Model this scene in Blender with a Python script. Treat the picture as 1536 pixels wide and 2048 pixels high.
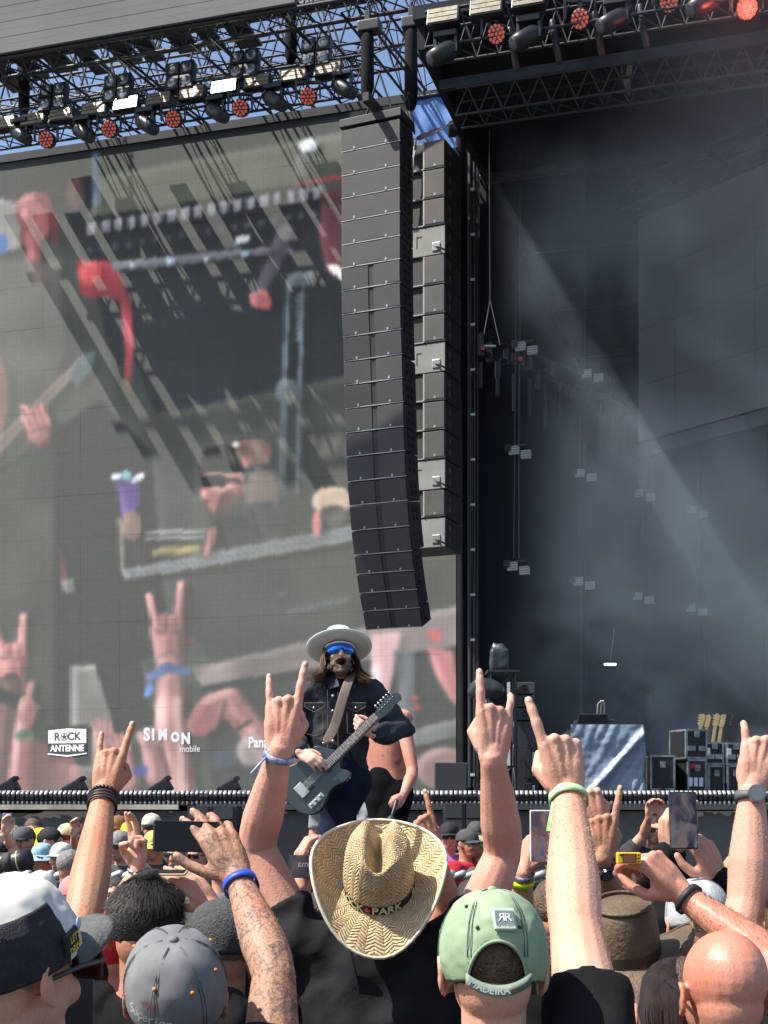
import bpy, bmesh, math, random
import numpy as np
from mathutils import Vector, Matrix, Quaternion, noise as mnoise
random.seed(7); np.random.seed(7)
for o in list(bpy.data.objects): bpy.data.objects.remove(o)
S = bpy.context.scene
COL = S.collection
# ---------------------------------------------------------------- camera, sky, sun, exposure
F, HOR, EYE = 2838.0, 1640.0, 1.90            # focal length (photo px), horizon row, eye height
cam_d = bpy.data.cameras.new('camera'); cam = bpy.data.objects.new('camera', cam_d); COL.objects.link(cam)
cam.location = (0, 0, EYE); cam.rotation_euler = (math.radians(90), 0, 0)
cam_d.sensor_fit = 'VERTICAL'; cam_d.sensor_height = 36; cam_d.lens = 36*F/2048
cam_d.shift_y = (HOR-1024)/2048; cam_d.clip_start = .05; cam_d.clip_end = 2000
S.camera = cam
S.render.resolution_x, S.render.resolution_y = 768, 1024
W = bpy.data.worlds.new('World'); S.world = W; W.use_nodes = True
wn = W.node_tree; bg = wn.nodes['Background']
SUN_EL = 55.0
SUN_TRAVEL = Vector((.972*math.cos(math.radians(SUN_EL)), .235*math.cos(math.radians(SUN_EL)), -math.sin(math.radians(SUN_EL))))
sky = wn.nodes.new('ShaderNodeTexSky'); sky.sky_type = 'NISHITA'; sky.sun_disc = False
sky.sun_elevation = math.radians(SUN_EL)
sky.sun_rotation = math.atan2(-SUN_TRAVEL.x, -SUN_TRAVEL.y)
sky.air_density = 1.0; sky.dust_density = 2.0; sky.ozone_density = 2.0
wn.links.new(sky.outputs[0], bg.inputs[0]); bg.inputs[1].default_value = .12
sl = bpy.data.lights.new('sun', 'SUN'); sl.energy = 5.0; sl.angle = math.radians(.5); sl.color = (1, .95, .87)
sun = bpy.data.objects.new('sun', sl); COL.objects.link(sun)
sun.rotation_euler = SUN_TRAVEL.to_track_quat('-Z', 'Y').to_euler(); sun.location = (-20, -5, 30)
S.view_settings.view_transform = 'Standard'; S.view_settings.look = 'None'
S.view_settings.exposure = .75; S.view_settings.gamma = 1
S.cycles.volume_step_rate = 2.5; S.cycles.volume_max_steps = 64; S.cycles.max_bounces = 4; S.cycles.diffuse_bounces = 3; S.cycles.glossy_bounces = 2; S.cycles.transparent_max_bounces = 4
S.cycles.volume_bounces = 0; S.cycles.use_denoising = True

# ---------------------------------------------------------------- pixel -> place
def P(px, py, d): return Vector(((px-768)/F*d, d, EYE-(py-HOR)/F*d))
TH = math.radians(16.5)
U = Vector((math.cos(TH), -math.sin(TH), 0)); V = Vector((math.sin(TH), math.cos(TH), 0)); ZZ = Vector((0, 0, 1))
CPL = 31*math.cos(TH)
def SP(px, py, off=0.0):                       # a photo pixel on the plane of the big screen, shifted `off` metres behind it
    k = (px-768)/F
    return P(px, py, (CPL+off)/(k*math.sin(TH)+math.cos(TH)))
def UV(u, off, z): return V*(CPL+off)+U*u+ZZ*z
def to_px(p): return 768+F*p.x/p.y, HOR-F*(p.z-EYE)/p.y

# ---------------------------------------------------------------- materials
MATS = {}
def mat(name, col=(.5, .5, .5), rough=.6, metal=0., var=.12, scale=8., bump=0., bscale=60., emit=None, estr=0., sss=0., spec=.5, detail=4., col2=None, coat=0., trans=0.):
    if name in MATS: return MATS[name]
    m = bpy.data.materials.new(name); m.use_nodes = True; MATS[name] = m
    nt = m.node_tree; b = nt.nodes['Principled BSDF']
    tc = nt.nodes.new('ShaderNodeTexCoord'); nz = nt.nodes.new('ShaderNodeTexNoise')
    nz.inputs['Scale'].default_value = scale; nz.inputs['Detail'].default_value = detail
    nt.links.new(tc.outputs['Object'], nz.inputs['Vector'])
    rp = nt.nodes.new('ShaderNodeValToRGB')
    c2 = col2 or tuple(min(1, c*(1+var)) for c in col); c1 = tuple(c*(1-var) for c in col)
    if col2: c1 = col
    rp.color_ramp.elements[0].position = .3; rp.color_ramp.elements[1].position = .7
    rp.color_ramp.elements[0].color = (*c1, 1); rp.color_ramp.elements[1].color = (*c2, 1)
    nt.links.new(nz.outputs[0], rp.inputs[0]); nt.links.new(rp.outputs[0], b.inputs['Base Color'])
    b.inputs['Roughness'].default_value = rough; b.inputs['Metallic'].default_value = metal
    b.inputs['Specular IOR Level'].default_value = spec
    if coat: b.inputs['Coat Weight'].default_value = coat
    if trans: b.inputs['Transmission Weight'].default_value = trans
    if sss:
        b.inputs['Subsurface Weight'].default_value = sss; b.inputs['Subsurface Radius'].default_value = (.012, .004, .002)
        b.inputs['Subsurface Scale'].default_value = 1.
    if bump:
        n2 = nt.nodes.new('ShaderNodeTexNoise'); n2.inputs['Scale'].default_value = bscale; n2.inputs['Detail'].default_value = 3
        nt.links.new(tc.outputs['Object'], n2.inputs['Vector'])
        bp = nt.nodes.new('ShaderNodeBump'); bp.inputs['Strength'].default_value = min(1, bump); bp.inputs['Distance'].default_value = .01*max(1, bump)
        nt.links.new(n2.outputs[0], bp.inputs['Height']); nt.links.new(bp.outputs[0], b.inputs['Normal'])
    if emit:
        b.inputs['Emission Color'].default_value = (*emit, 1); b.inputs['Emission Strength'].default_value = estr
    return m

# ---------------------------------------------------------------- mesh collector
class Geo:
    def __init__(s): s.v = []; s.f = []; s.n = 0
    def add(s, vs, fs):
        o = s.n; s.v.extend([tuple(v) for v in vs]); s.n += len(vs); s.f.extend([tuple(i+o for i in f) for f in fs]); return s
    def box(s, c, h, R=None, bev=0.):
        R = R or Matrix.Identity(3); c = Vector(c)
        if bev <= 0:
            vs = [c+R@Vector((h[0]*x, h[1]*y, h[2]*z)) for x in (-1, 1) for y in (-1, 1) for z in (-1, 1)]
            return s.add(vs, [(0, 1, 3, 2), (4, 6, 7, 5), (0, 4, 5, 1), (2, 3, 7, 6), (0, 2, 6, 4), (1, 5, 7, 3)])
        bm = bmesh.new(); bmesh.ops.create_cube(bm, size=2)
        for v in bm.verts: v.co = Vector((v.co.x*h[0], v.co.y*h[1], v.co.z*h[2]))
        bmesh.ops.bevel(bm, geom=bm.edges[:], offset=bev, segments=2, affect='EDGES', profile=.6)
        bm.verts.index_update(); vs = [c+R@v.co for v in bm.verts]; fs = [[v.index for v in f.verts] for f in bm.faces]; bm.free()
        return s.add(vs, fs)
    def tube(s, pts, rad, seg=12, caps=True, flat=1., up=None):
        pts = [Vector(p) for p in pts]; n = len(pts)
        if not hasattr(rad, '__len__'): rad = [rad]*n
        if caps:                                      # rounded ends
            a = (pts[0]-pts[1]).normalized(); b = (pts[-1]-pts[-2]).normalized()
            pts = [pts[0]+a*rad[0]*.95, pts[0]+a*rad[0]*.6]+pts+[pts[-1]+b*rad[-1]*.6, pts[-1]+b*rad[-1]*.95]
            rad = [rad[0]*.3, rad[0]*.8]+list(rad)+[rad[-1]*.8, rad[-1]*.3]
        n = len(pts); t0 = (pts[1]-pts[0]).normalized()
        nrm = Vector(up) if up is not None else (Vector((0, 0, 1)) if abs(t0.z) < .9 else Vector((0, 1, 0)))
        vs = []
        for i in range(n):
            t = (pts[min(i+1, n-1)]-pts[max(i-1, 0)]).normalized()
            nrm = (nrm-t*nrm.dot(t)); nrm = nrm.normalized() if nrm.length > 1e-6 else t.orthogonal().normalized()
            bi = t.cross(nrm)
            for k in range(seg):
                a = 2*math.pi*k/seg; vs.append(pts[i]+nrm*math.cos(a)*rad[i]*flat+bi*math.sin(a)*rad[i])
        fs = [(i*seg+k, i*seg+(k+1) % seg, (i+1)*seg+(k+1) % seg, (i+1)*seg+k) for i in range(n-1) for k in range(seg)]
        fs += [tuple(range(seg-1, -1, -1)), tuple((n-1)*seg+k for k in range(seg))]
        return s.add(vs, fs)
    def ell(s, c, r, R=None, seg=16, rings=10):
        R = R or Matrix.Identity(3); c = Vector(c); r = (r, r, r) if not hasattr(r, '__len__') else r
        vs = [c+R@Vector((0, 0, r[2]))]
        for i in range(1, rings):
            th = math.pi*i/rings
            for k in range(seg):
                a = 2*math.pi*k/seg; vs.append(c+R@Vector((r[0]*math.sin(th)*math.cos(a), r[1]*math.sin(th)*math.sin(a), r[2]*math.cos(th))))
        vs.append(c+R@Vector((0, 0, -r[2])))
        fs = [(0, 1+k, 1+(k+1) % seg) for k in range(seg)]
        for i in range(rings-2):
            for k in range(seg): fs.append((1+i*seg+k, 1+(i+1)*seg+k, 1+(i+1)*seg+(k+1) % seg, 1+i*seg+(k+1) % seg))
        L = len(vs)-1; b = 1+(rings-2)*seg
        fs += [(L, b+(k+1) % seg, b+k) for k in range(seg)]
        return s.add(vs, fs)
    def prism(s, poly, depth):                        # outline in x,z ; extruded along y
        n = len(poly); vs = [(x, -depth/2, z) for x, z in poly]+[(x, depth/2, z) for x, z in poly]
        return s.add(vs, [tuple(range(n)), tuple(range(2*n-1, n-1, -1))]+[(i, i+n, (i+1) % n+n, (i+1) % n) for i in range(n)])
    def xf(s, M): s.v = [tuple(M@Vector(v)) for v in s.v]; return s
    def mesh(s, name='m', smooth=True):
        me = bpy.data.meshes.new(name); me.from_pydata(s.v, [], s.f); me.update()
        bm = bmesh.new(); bm.from_mesh(me); bmesh.ops.recalc_face_normals(bm, faces=bm.faces[:]); bm.to_mesh(me); bm.free()
        if smooth: me.polygons.foreach_set('use_smooth', [True]*len(me.polygons))
        return me
def link(name, me, m=None, parent=None, smooth=None):
    if isinstance(me, Geo): me = me.mesh(name, bool(smooth))
    o = bpy.data.objects.new(name, me); COL.objects.link(o)
    if m is not None:
        if not me.materials: me.materials.append(m)
    if parent is not None: o.parent = parent
    return o
def tag(o, label, cat, group=None):
    o['label'] = label; o['category'] = cat
    if group: o['group'] = group
    return o
def thing(name, label, cat, loc=(0, 0, 0), group=None, rot=None):
    o = bpy.data.objects.new(name, None); o.empty_display_size = .1; COL.objects.link(o); o.location = loc
    if rot is not None: o.rotation_euler = rot
    return tag(o, label, cat, group)
def struct(o): o['kind'] = 'structure'; return o
def stuff(o): o['kind'] = 'stuff'; return o
TMP = bpy.data.scenes.new('tmp')
def evaled(o):
    TMP.collection.objects.link(o); vl = TMP.view_layers[0]; vl.update(); return bpy.data.meshes.new_from_object(o.evaluated_get(vl.depsgraph))
def bake(geo, voxel, smooth=4, ratio=1., name='body', fac=.5, extra=None):
    me = geo.mesh('tmp'); o = bpy.data.objects.new('tmp', me)
    r = o.modifiers.new('r', 'REMESH'); r.mode = 'VOXEL'; r.voxel_size = voxel; r.use_smooth_shade = True
    if smooth: q = o.modifiers.new('s', 'SMOOTH'); q.factor = fac; q.iterations = smooth
    if ratio < 1: d = o.modifiers.new('d', 'DECIMATE'); d.ratio = ratio
    if extra: extra(o)
    out = evaled(o); out.name = name
    bpy.data.objects.remove(o); bpy.data.meshes.remove(me)
    out.polygons.foreach_set('use_smooth', [True]*len(out.polygons))
    return out
def text_mesh(txt, size, depth=.0, align='CENTER', bold=0., shear=0., space=1.):
    cu = bpy.data.curves.new('t', 'FONT'); cu.body = txt; cu.size = size; cu.extrude = depth; cu.align_x = align; cu.align_y = 'CENTER'
    cu.offset = bold; cu.shear = shear; cu.space_character = space; cu.resolution_u = 3
    o = bpy.data.objects.new('t', cu); me = evaled(o); bpy.data.objects.remove(o); bpy.data.curves.remove(cu)
    return me
def displace(me, fn):                                  # move every vertex along its normal by fn(point)
    n = len(me.vertices); co = np.empty(n*3, np.float32); no = np.empty(n*3, np.float32)
    me.vertices.foreach_get('co', co); me.vertex_normals.foreach_get('vector', no); c3 = co.reshape(-1, 3); n3 = no.reshape(-1, 3)
    d = np.array([fn(Vector(p)) for p in c3], np.float32); me.vertices.foreach_set('co', (c3+n3*d[:, None]).ravel()); me.update(); return me
_cyl = {}
def unit_cyl(m, seg=8):
    if (m.name, seg) not in _cyl:
        g = Geo(); vs = []
        for z in (0, 1): vs += [(math.cos(2*math.pi*k/seg), math.sin(2*math.pi*k/seg), z) for k in range(seg)]
        g.add(vs, [(k, (k+1) % seg, seg+(k+1) % seg, seg+k) for k in range(seg)]+[tuple(range(seg-1, -1, -1)), tuple(range(seg, 2*seg))])
        me = g.mesh('pipe', True)
        me.materials.append(m); _cyl[(m.name, seg)] = me
    return _cyl[(m.name, seg)]
def rod(name, a, b, r, m, parent=None, seg=8):
    a, b = Vector(a), Vector(b); d = b-a
    o = bpy.data.objects.new(name, unit_cyl(m, seg)); COL.objects.link(o)
    if parent is not None: o.parent = parent; a = a-parent.location
    o.matrix_basis = Matrix.Translation(a) @ d.to_track_quat('Z', 'Y').to_matrix().to_4x4() @ Matrix.Diagonal((r, r, d.length, 1))
    return o
def copy_tree(o, parent=None):
    c = o.copy(); COL.objects.link(c)
    if parent is not None: c.parent = parent
    for ch in list(o.children): copy_tree(ch, c)
    return c
def basis(x, y, z): return Matrix((Vector(x), Vector(y), Vector(z))).transposed()
RU = basis(U, V, ZZ)                                   # stage axes: x along the stage front, y into the stage

M_BLACK = mat('black_cloth', (.010, .011, .013), .9, spec=.2, var=.3, scale=3, bump=.5, bscale=14)
M_BMETAL = mat('black_metal', (.02, .021, .024), .45, var=.3, scale=5)
M_STEEL = mat('truss_steel', (.035, .038, .044), .5, .4, var=.35, scale=4)
M_ALU = mat('bright_aluminium', (.5, .5, .5), .4, .8, var=.2)
M_WHITE = mat('white_plastic', (.75, .75, .73), .5)
# ================================================================ GROUND, STAGE BODY
g = Geo().add([(-300, -300, 0), (300, -300, 0), (300, 500, 0), (-300, 500, 0)], [(0, 1, 2, 3)])
struct(link('ground', g, mat('worn_asphalt', (.06, .058, .055), .9, var=.3, scale=.6, bump=.4, bscale=30)))
LIPD, DECK = 16.0, 2.06
M_DECK = mat('stage_deck', (.03, .03, .032), .6, var=.4, scale=2, bump=.2, bscale=20)
st = thing('stage', 'wide black stage platform behind the crowd with cloth front', 'stage', (0, LIPD, 0))
g = Geo().box((0, 17, DECK-.06), (22, 17, .06)); link('deck', g, M_DECK, st)
def sheet(w, h, nx, nz, fn):                          # wavy cloth in x,z ; fn gives the y offset
    vs = []; fs = []
    for j in range(nz+1):
        for i in range(nx+1):
            x = -w/2+w*i/nx; z = h*j/nz; vs.append((x, fn(x, z), z))
    for j in range(nz):
        for i in range(nx): a = j*(nx+1)+i; fs.append((a, a+1, a+nx+2, a+nx+1))
    return Geo().add(vs, fs)
g = sheet(44, DECK-.06, 420, 10, lambda x, z: -.02+.03*mnoise.noise(Vector((x*1.1, z*2.2, 0)))+.012*mnoise.noise(Vector((x*6, z*3, 4))))
link('skirt_cloth', g, mat('scrim_cloth', (.13, .13, .125), .9, var=.15, scale=5, bump=.3, bscale=40, spec=.1), st, True)
g = Geo().box((-14.2, -.1, DECK-.015), (11.9, .05, .028)); link('edge_batten', g, mat('pale_batten', (.55, .5, .38), .7, var=.35, scale=3), st)
g = Geo().box((9.9, -.1, DECK-.015), (12, .05, .03)); link('edge_profile', g, mat('grey_profile', (.1, .1, .1), .5, .5), st)
# the ribbed light bar along the stage lip
bar = thing('lip_light_bar', 'long ribbed black light bar running along the front edge of the stage', 'light bar', (0, LIPD-.1, DECK+.02))
link('backing_rail', Geo().box((0, .12, .0), (6.2, .02, .1)), M_BMETAL, bar)
seg = Geo()
prof = [(-.024, .0), (-.024, .048), (-.018, .055), (.018, .055), (.021, .048), (.021, 0)]
vs = []; n = 14
for (x, r) in prof: vs += [(x, -r*math.cos(2*math.pi*k/n), .085+r*math.sin(2*math.pi*k/n)) for k in range(n)]
seg.add(vs, [(i*n+k, i*n+(k+1) % n, (i+1)*n+(k+1) % n, (i+1)*n+k) for i in range(len(prof)-1) for k in range(n)])
seg_me = seg.mesh('tube_segment', False); seg_me.materials.append(mat('ribbed_tube', (.05, .05, .052), .3, .2, var=.3))
cell_me = Geo().box((0, -.03, .01), (.011, .02, .02), bev=.006).mesh('lens_cell', True); cell_me.materials.append(mat('lens_cell', (.22, .23, .24), .15, .3, var=.8, scale=3))
sunlit_me = Geo().box((0, -.022, .132), (.017, .03, .004), Matrix.Rotation(.5, 3, 'X')).box((0, -.05, .112), (.017, .005, .014)).mesh('sunlit_cap'); sunlit_me.materials.append(mat('sunlit_pale', (.5, .5, .5), .4, .2, var=.4, scale=2))  # pale plates added to paint the sun highlight on each segment top
px = -66
nseg = 0
while px < 1600:
    x = (px-768)/F*(LIPD-.1)
    for nm, me in (('tube_segment', seg_me), ('lens_cell', cell_me), ('sunlit_cap', sunlit_me)):
        o = bpy.data.objects.new(nm, me); COL.objects.link(o); o.parent = bar; o.location = (x, 0, 0)
        o.rotation_euler = (random.uniform(-.1, .1), 0, 0)
    px += 9.4; nseg += 1
# floor lamps lying along the stage lip (left)
lampm = mat('lamp_housing', (.025, .026, .03), .4, .2)
def floor_lamp(px, py, tilt, w, kind, label):
    d = LIPD+.35; b = P(px, 1582, d); b.z = DECK
    r = thing('floor_lamp', label, 'stage light', b, 'lamps standing on the stage lip')
    R = Matrix.Rotation(-tilt, 3, 'Y')
    link('base', Geo().box((0, 0, .04), (w*.35, .12, .04), bev=.01), lampm, r)
    if kind == 0:
        link('yoke', Geo().box((-w*.1, 0, .1), (.02, .13, .07)), lampm, r)
        hd = link('head', Geo().box(Vector((0, 0, .2)), (w*.62, .11, .075), R, bev=.02), lampm, r)
        link('fins', Geo().box(Vector((0, 0, .2))+R@Vector((.12, 0, .06)), (w*.2, .09, .02), R), M_STEEL, r)
    else:
        hd = link('head', Geo().box((0, 0, .12), (w*.6, .11, .06), bev=.015), lampm, r)
        for s_ in (-1, 1): link('lens', Geo().ell((s_*w*.3, -.11, .12), (.045, .02, .045)), mat('lens_glass', (.2, .28, .3), .1, .2), r)
for k, a in enumerate([(15, 1560, .5, .2, 0), (86, 1570, 0, .17, 1), (150, 1560, .5, .2, 0), (255, 1570, 0, .17, 1), (322, 1560, .55, .2, 0), (390, 1568, 0, .19, 1), (458, 1558, .5, .2, 0)]):
    floor_lamp(*a, ['tilted black lamp at the far left of the stage lip', 'low two lens lamp beside the far left lamp', 'tilted black lamp left of the beaded raised wrist', 'low two lens lamp right of the beaded raised wrist', 'tilted black lamp below the white sponsor lettering', 'squat black lamp between two tilted lamps on the lip', 'tilted black lamp left of the blue wristband arm'][k])
# front fill loudspeakers standing before the stage cloth
def fill_stack(x0, x1, y0, y1, nx, nz, d, label):
    a = P(x0, y1, d); b = P(x1, y0, d); r = thing('front_fill_speaker', label, 'speaker', ((a.x+b.x)/2, d, 0), 'front fill speakers')
    w = (b.x-a.x)/nx; h = (b.z-a.z)/nz; zb = a.z
    link('stand', Geo().box((0, .1, zb/2), ((b.x-a.x)/2*.96, .2, zb/2-.003)), M_BMETAL, r)
    for j in range(nz):
        for i in range(nx):
            c = Vector((a.x+w*(i+.5)-r.location.x, 0, zb+h*(j+.5)))
            cb = link('cabinet', Geo().box(c, (w*.49, .25, h*.485), bev=.006), mat('speaker_box', (.02, .021, .023), .5), r)
            link('grille', Geo().box(c+Vector((-w*.06, -.253, 0)), (w*.38, .006, h*.42)), mat('fill_grille', (.035, .037, .04), .6, bump=.4, bscale=300), cb)
fill_stack(381, 480, 1612, 1668, 2, 2, LIPD-.9, 'black speaker boxes before the stage cloth above the black phone')
fill_stack(888, 1010, 1606, 1702, 3, 3, LIPD-.9, 'grid of black speaker boxes behind the raised bare arm right of straw hat')
# small catwalk under the guitarist and the pit barrier behind it
cw = thing('catwalk', 'low black catwalk platform under the guitarist', 'platform', (-.35, 9.2, 0))
link('deck', Geo().box((0, 0, 1.17), (1.35, 1.1, .03)), M_DECK, cw); link('skirt', Geo().box((0, 0, .57), (1.3, 1.05, .57)), M_BLACK, cw)
br = thing('pit_barrier', 'dark crowd barrier with ribbed silver top rail behind the catwalk', 'barrier', (0, 10.55, .03))
link('panel', Geo().box((0, .06, .7), (6, .015, .7)), M_BMETAL, br)
bar_me = Geo().box((0, 0, .72), (.016, .018, .66)).mesh('upright'); bar_me.materials.append(M_BMETAL)
for i in range(100):
    o = bpy.data.objects.new('upright', bar_me); COL.objects.link(o); o.parent = br; o.location = (-5.9+i*.118, 0, 0)
rib_me = Geo().tube([(-.03, 0, -.012), (.03, 0, .012)], .03, 8).mesh('rail_rib'); rib_me.materials.append(mat('rail_silver', (.42, .43, .44), .4, .7))
for i in range(140):
    o = bpy.data.objects.new('rail_rib', rib_me); COL.objects.link(o); o.parent = br; o.location = (-5.9+i*.085, 0, 1.46)

# ================================================================ BIG SCREEN (painted picture)
SCX0, SCX1, SCY0, SCY1, SS = -70, 930, 190, 1600, 3
gx, gy = np.meshgrid(np.arange(SCX0, SCX1, SS)+.0, np.arange(SCY0, SCY1, SS)+.0)
IMG = np.zeros(gx.shape+(3,)); IMG[:] = (86, 90, 80)
def blur(a, n):
    for _ in range(n):
        for ax in (0, 1):
            b = np.concatenate([np.take(a, [0], ax), a, np.take(a, [-1], ax)], ax)
            s_ = [slice(None)]*a.ndim; s1 = list(s_); s2 = list(s_); s3 = list(s_)
            s1[ax] = slice(0, -2); s2[ax] = slice(1, -1); s3[ax] = slice(2, None)
            a = (b[tuple(s1)]+b[tuple(s2)]*2+b[tuple(s3)])/4
    return a
def paint(mask, rgb, alpha=1., bl=2):
    m = blur(mask.astype(float), max(1, int(bl*.5)))[..., None]*alpha
    IMG[:] = IMG*(1-m)+np.array(rgb, float)*m
def poly(pts, rgb, alpha=1., bl=2):
    ins = np.zeros(gx.shape, bool); n = len(pts)
    for i in range(n):
        (x1, y1), (x2, y2) = pts[i], pts[(i+1) % n]
        if y1 == y2: continue
        c = ((y1 > gy) != (y2 > gy)) & (gx < (x2-x1)*(gy-y1)/(y2-y1)+x1); ins ^= c
    paint(ins, rgb, alpha, bl)
def oval(cx, cy, rx, ry, rgb, alpha=1., bl=2, ang=0.):
    c, s_ = math.cos(ang), math.sin(ang); dx = gx-cx; dy = gy-cy
    paint(((dx*c+dy*s_)/rx)**2+((-dx*s_+dy*c)/ry)**2 < 1, rgb, alpha, bl)
def stroke(pts, w, rgb, alpha=1., bl=1):
    m = np.zeros(gx.shape, bool); ws = w if hasattr(w, '__len__') else [w]*len(pts)
    for i in range(len(pts)-1):
        (x1, y1), (x2, y2) = pts[i], pts[i+1]; L = (x2-x1)**2+(y2-y1)**2+1e-9
        t = np.clip(((gx-x1)*(x2-x1)+(gy-y1)*(y2-y1))/L, 0, 1)
        m |= (gx-x1-t*(x2-x1))**2+(gy-y1-t*(y2-y1))**2 < (ws[i]+(ws[i+1]-ws[i])*t)**2
    paint(m, rgb, alpha, bl)
def limb(pts, w, rgb, bl=2):
    ws = list(w) if hasattr(w, '__len__') else [w]*len(pts); c = np.array(rgb, float)
    stroke(pts, ws, c*.74, 1, bl); stroke([(x-.18*q, y-.1*q) for (x, y), q in zip(pts, ws)], [q*.78 for q in ws], c, .9, bl+1); stroke([(x-.4*q, y-.15*q) for (x, y), q in zip(pts, ws)], [q*.3 for q in ws], np.minimum(c*1.16, 255), .8, bl+2)
SK, SK2, PK = (196, 128, 124), (150, 92, 92), (205, 110, 118)
# backdrop zones
poly([(-70, 330), (700, 215), (700, 900), (300, 820), (150, 470), (-70, 480)], (30, 40, 48), 1, 6)
poly([(200, 350), (690, 260), (690, 390), (170, 440)], (98, 104, 92), 1, 6)
poly([(-70, 470), (130, 430), (240, 640), (330, 880), (330, 1560), (-70, 1560)], (84, 88, 78), 1, 5)
poly([(300, 830), (930, 700), (930, 1250), (380, 1330), (300, 1250)], (80, 86, 78), 1, 6)
poly([(380, 1335), (930, 1205), (930, 1290), (400, 1372)], (150, 138, 136), 1, 2)
poly([(400, 1372), (930, 1290), (930, 1600), (430, 1600)], (60, 66, 64), 1, 4)
poly([(110, 860), (200, 800), (300, 900), (330, 1250), (300, 1470), (110, 1470)], (26, 32, 29), .9, 6)
poly([(138, 1330), (190, 1325), (225, 1440), (225, 1560), (140, 1560)], (150, 146, 140), .9, 2)
poly([(275, 1320), (400, 1280), (420, 1330), (320, 1420), (300, 1420)], (120, 118, 112), .5, 2)
# man in the pale hat, at the left
oval(-20, 450, 95, 55, (170, 168, 165), .9, 5); poly([(32, 400), (50, 384), (78, 382), (96, 400), (104, 440), (92, 474), (66, 480), (44, 462), (30, 430)], (186, 104, 102), 1, 3); poly([(60, 380), (96, 388), (116, 440), (112, 500), (98, 470), (92, 420), (70, 396)], (150, 66, 72), 1, 3); limb([(60, 470), (78, 560)], [20, 12], (186, 108, 104), 4); oval(46, 425, 8, 12, (228, 150, 146), .8, 3); oval(150, 385, 20, 34, (150, 80, 80), .6, 4)
oval(0, 486, 16, 20, (60, 130, 220), 1, 2)
poly([(-70, 520), (120, 520), (130, 700), (60, 900), (-70, 960)], (112, 110, 104), .8, 8)
oval(-10, 790, 26, 80, (180, 120, 120), .7, 6)
stroke([(-20, 905), (60, 825), (165, 720)], [11, 10, 9], (170, 150, 145), 1, 1)
for q in (-6, 0, 6): stroke([(-20, 905+q), (60, 825+q), (165, 720+q)], 1.6, (90, 75, 72), 1, 0)
poly([(140, 745), (165, 705), (190, 700), (182, 740), (150, 775)], (96, 120, 124), 1, 2)
limb([(78, 868), (70, 848)], [26, 24], (206, 132, 126), 1)
for q in range(4): limb([(46+q*12, 832-q*7), (60+q*12, 858-q*4)], [7, 8], (214, 140, 134), 0)
limb([(44, 812), (60, 822)], [6, 8], (214, 140, 134), 0)
# red cloth and tube row
poly([(152, 520), (195, 508), (230, 530), (262, 600), (268, 700), (255, 790), (238, 700), (235, 620), (200, 600), (160, 590)], (190, 52, 66), 1, 4)
oval(178, 545, 22, 24, (235, 90, 95), .8, 4); poly([(195, 590), (235, 600), (250, 700), (240, 780), (215, 690)], (24, 30, 36), .9, 4)
poly([(150, 440), (640, 362), (640, 430), (560, 510), (170, 520)], (22, 30, 38), 1, 5)
for i in range(18):
    x = 172+i*26.5; y = 444-i*4.3
    poly([(x, y), (x+20, y-4), (x+20, y+24), (x, y+28)], (132, 134, 146), 1, 1); oval(x+4, y+56, 7, 8, (86, 92, 100), .8, 2)
poly([(218, 522), (360, 508), (480, 494), (585, 490), (585, 506), (480, 515), (350, 532), (225, 542)], (120, 122, 132), .9, 2)
for x in (262, 410): oval(x, 528-(x-262)*.08, 4, 4, (210, 212, 220), 1, 0)
for x in (338, 488): oval(x, 520-(x-338)*.09, 7, 7, (150, 175, 200), 1, 1)
poly([(470, 470), (500, 468), (500, 486), (470, 488)], (165, 170, 178), 1, 1)
poly([(560, 445), (588, 452), (560, 540), (528, 585), (510, 575), (535, 500)], (92, 88, 104), 1, 2)
oval(520, 598, 20, 20, (196, 94, 92), 1, 1)
for q in range(4): limb([(502+q*9, 588+q*4), (506+q*10, 606+q*3)], [6, 6], (222, 116, 112), 0)
limb([(528, 584), (540, 606)], [6, 5], (214, 108, 104), 0)
for x in (575, 607): stroke([(x, 560), (x-8, 760), (x-14, 985)], 4, (112, 132, 150), .8, 2)
poly([(570, 545), (625, 540), (625, 570), (570, 575)], (104, 116, 128), .9, 2); oval(572, 780, 24, 26, (120, 132, 140), .8, 4)
for i in range(9): stroke([(590, 590+i*11), (602, 586+i*11)], 3, (112, 130, 148), .9, 0)
poly([(640, 385), (690, 370), (690, 560), (650, 540), (636, 470)], (148, 62, 78), .75, 5); stroke([(590, 368), (690, 350)], 3, (225, 60, 75), 1, 0)
for q in range(3): oval(668+q*9, 535+q*11, 15, 6, (222, 226, 226), 1, 1, .5)
oval(615, 290, 18, 14, (190, 200, 214), .9, 2); oval(600, 330, 14, 26, (140, 150, 160), .5, 4); stroke([(190, 310), (190, 400)], 9, (96, 124, 170), .6, 3)
# pit people
oval(505, 905, 36, 28, (142, 112, 98), 1, 2); poly([(426, 898), (470, 880), (480, 895), (440, 905)], (150, 118, 102), 1, 1); oval(522, 985, 34, 50, (158, 118, 112), .9, 3)
poly([(470, 1010), (545, 1000), (560, 1075), (480, 1085)], (72, 74, 76), 1, 3)
oval(432, 968, 33, 48, (186, 124, 116), 1, 2); oval(446, 918, 44, 26, (52, 58, 58), 1, 2); poly([(402, 905), (490, 905), (488, 945), (404, 940)], (52, 58, 58), 1, 2)
poly([(400, 950), (450, 952), (448, 972), (404, 968)], (26, 28, 30), 1, 1); oval(412, 985, 10, 6, (222, 140, 130), 1, 1); oval(410, 993, 9, 4, (205, 60, 70), 1, 0)
oval(440, 1015, 22, 20, (92, 70, 66), .9, 3); poly([(400, 1100), (425, 1035), (490, 1030), (540, 1090)], (44, 50, 50), 1, 3)
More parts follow.
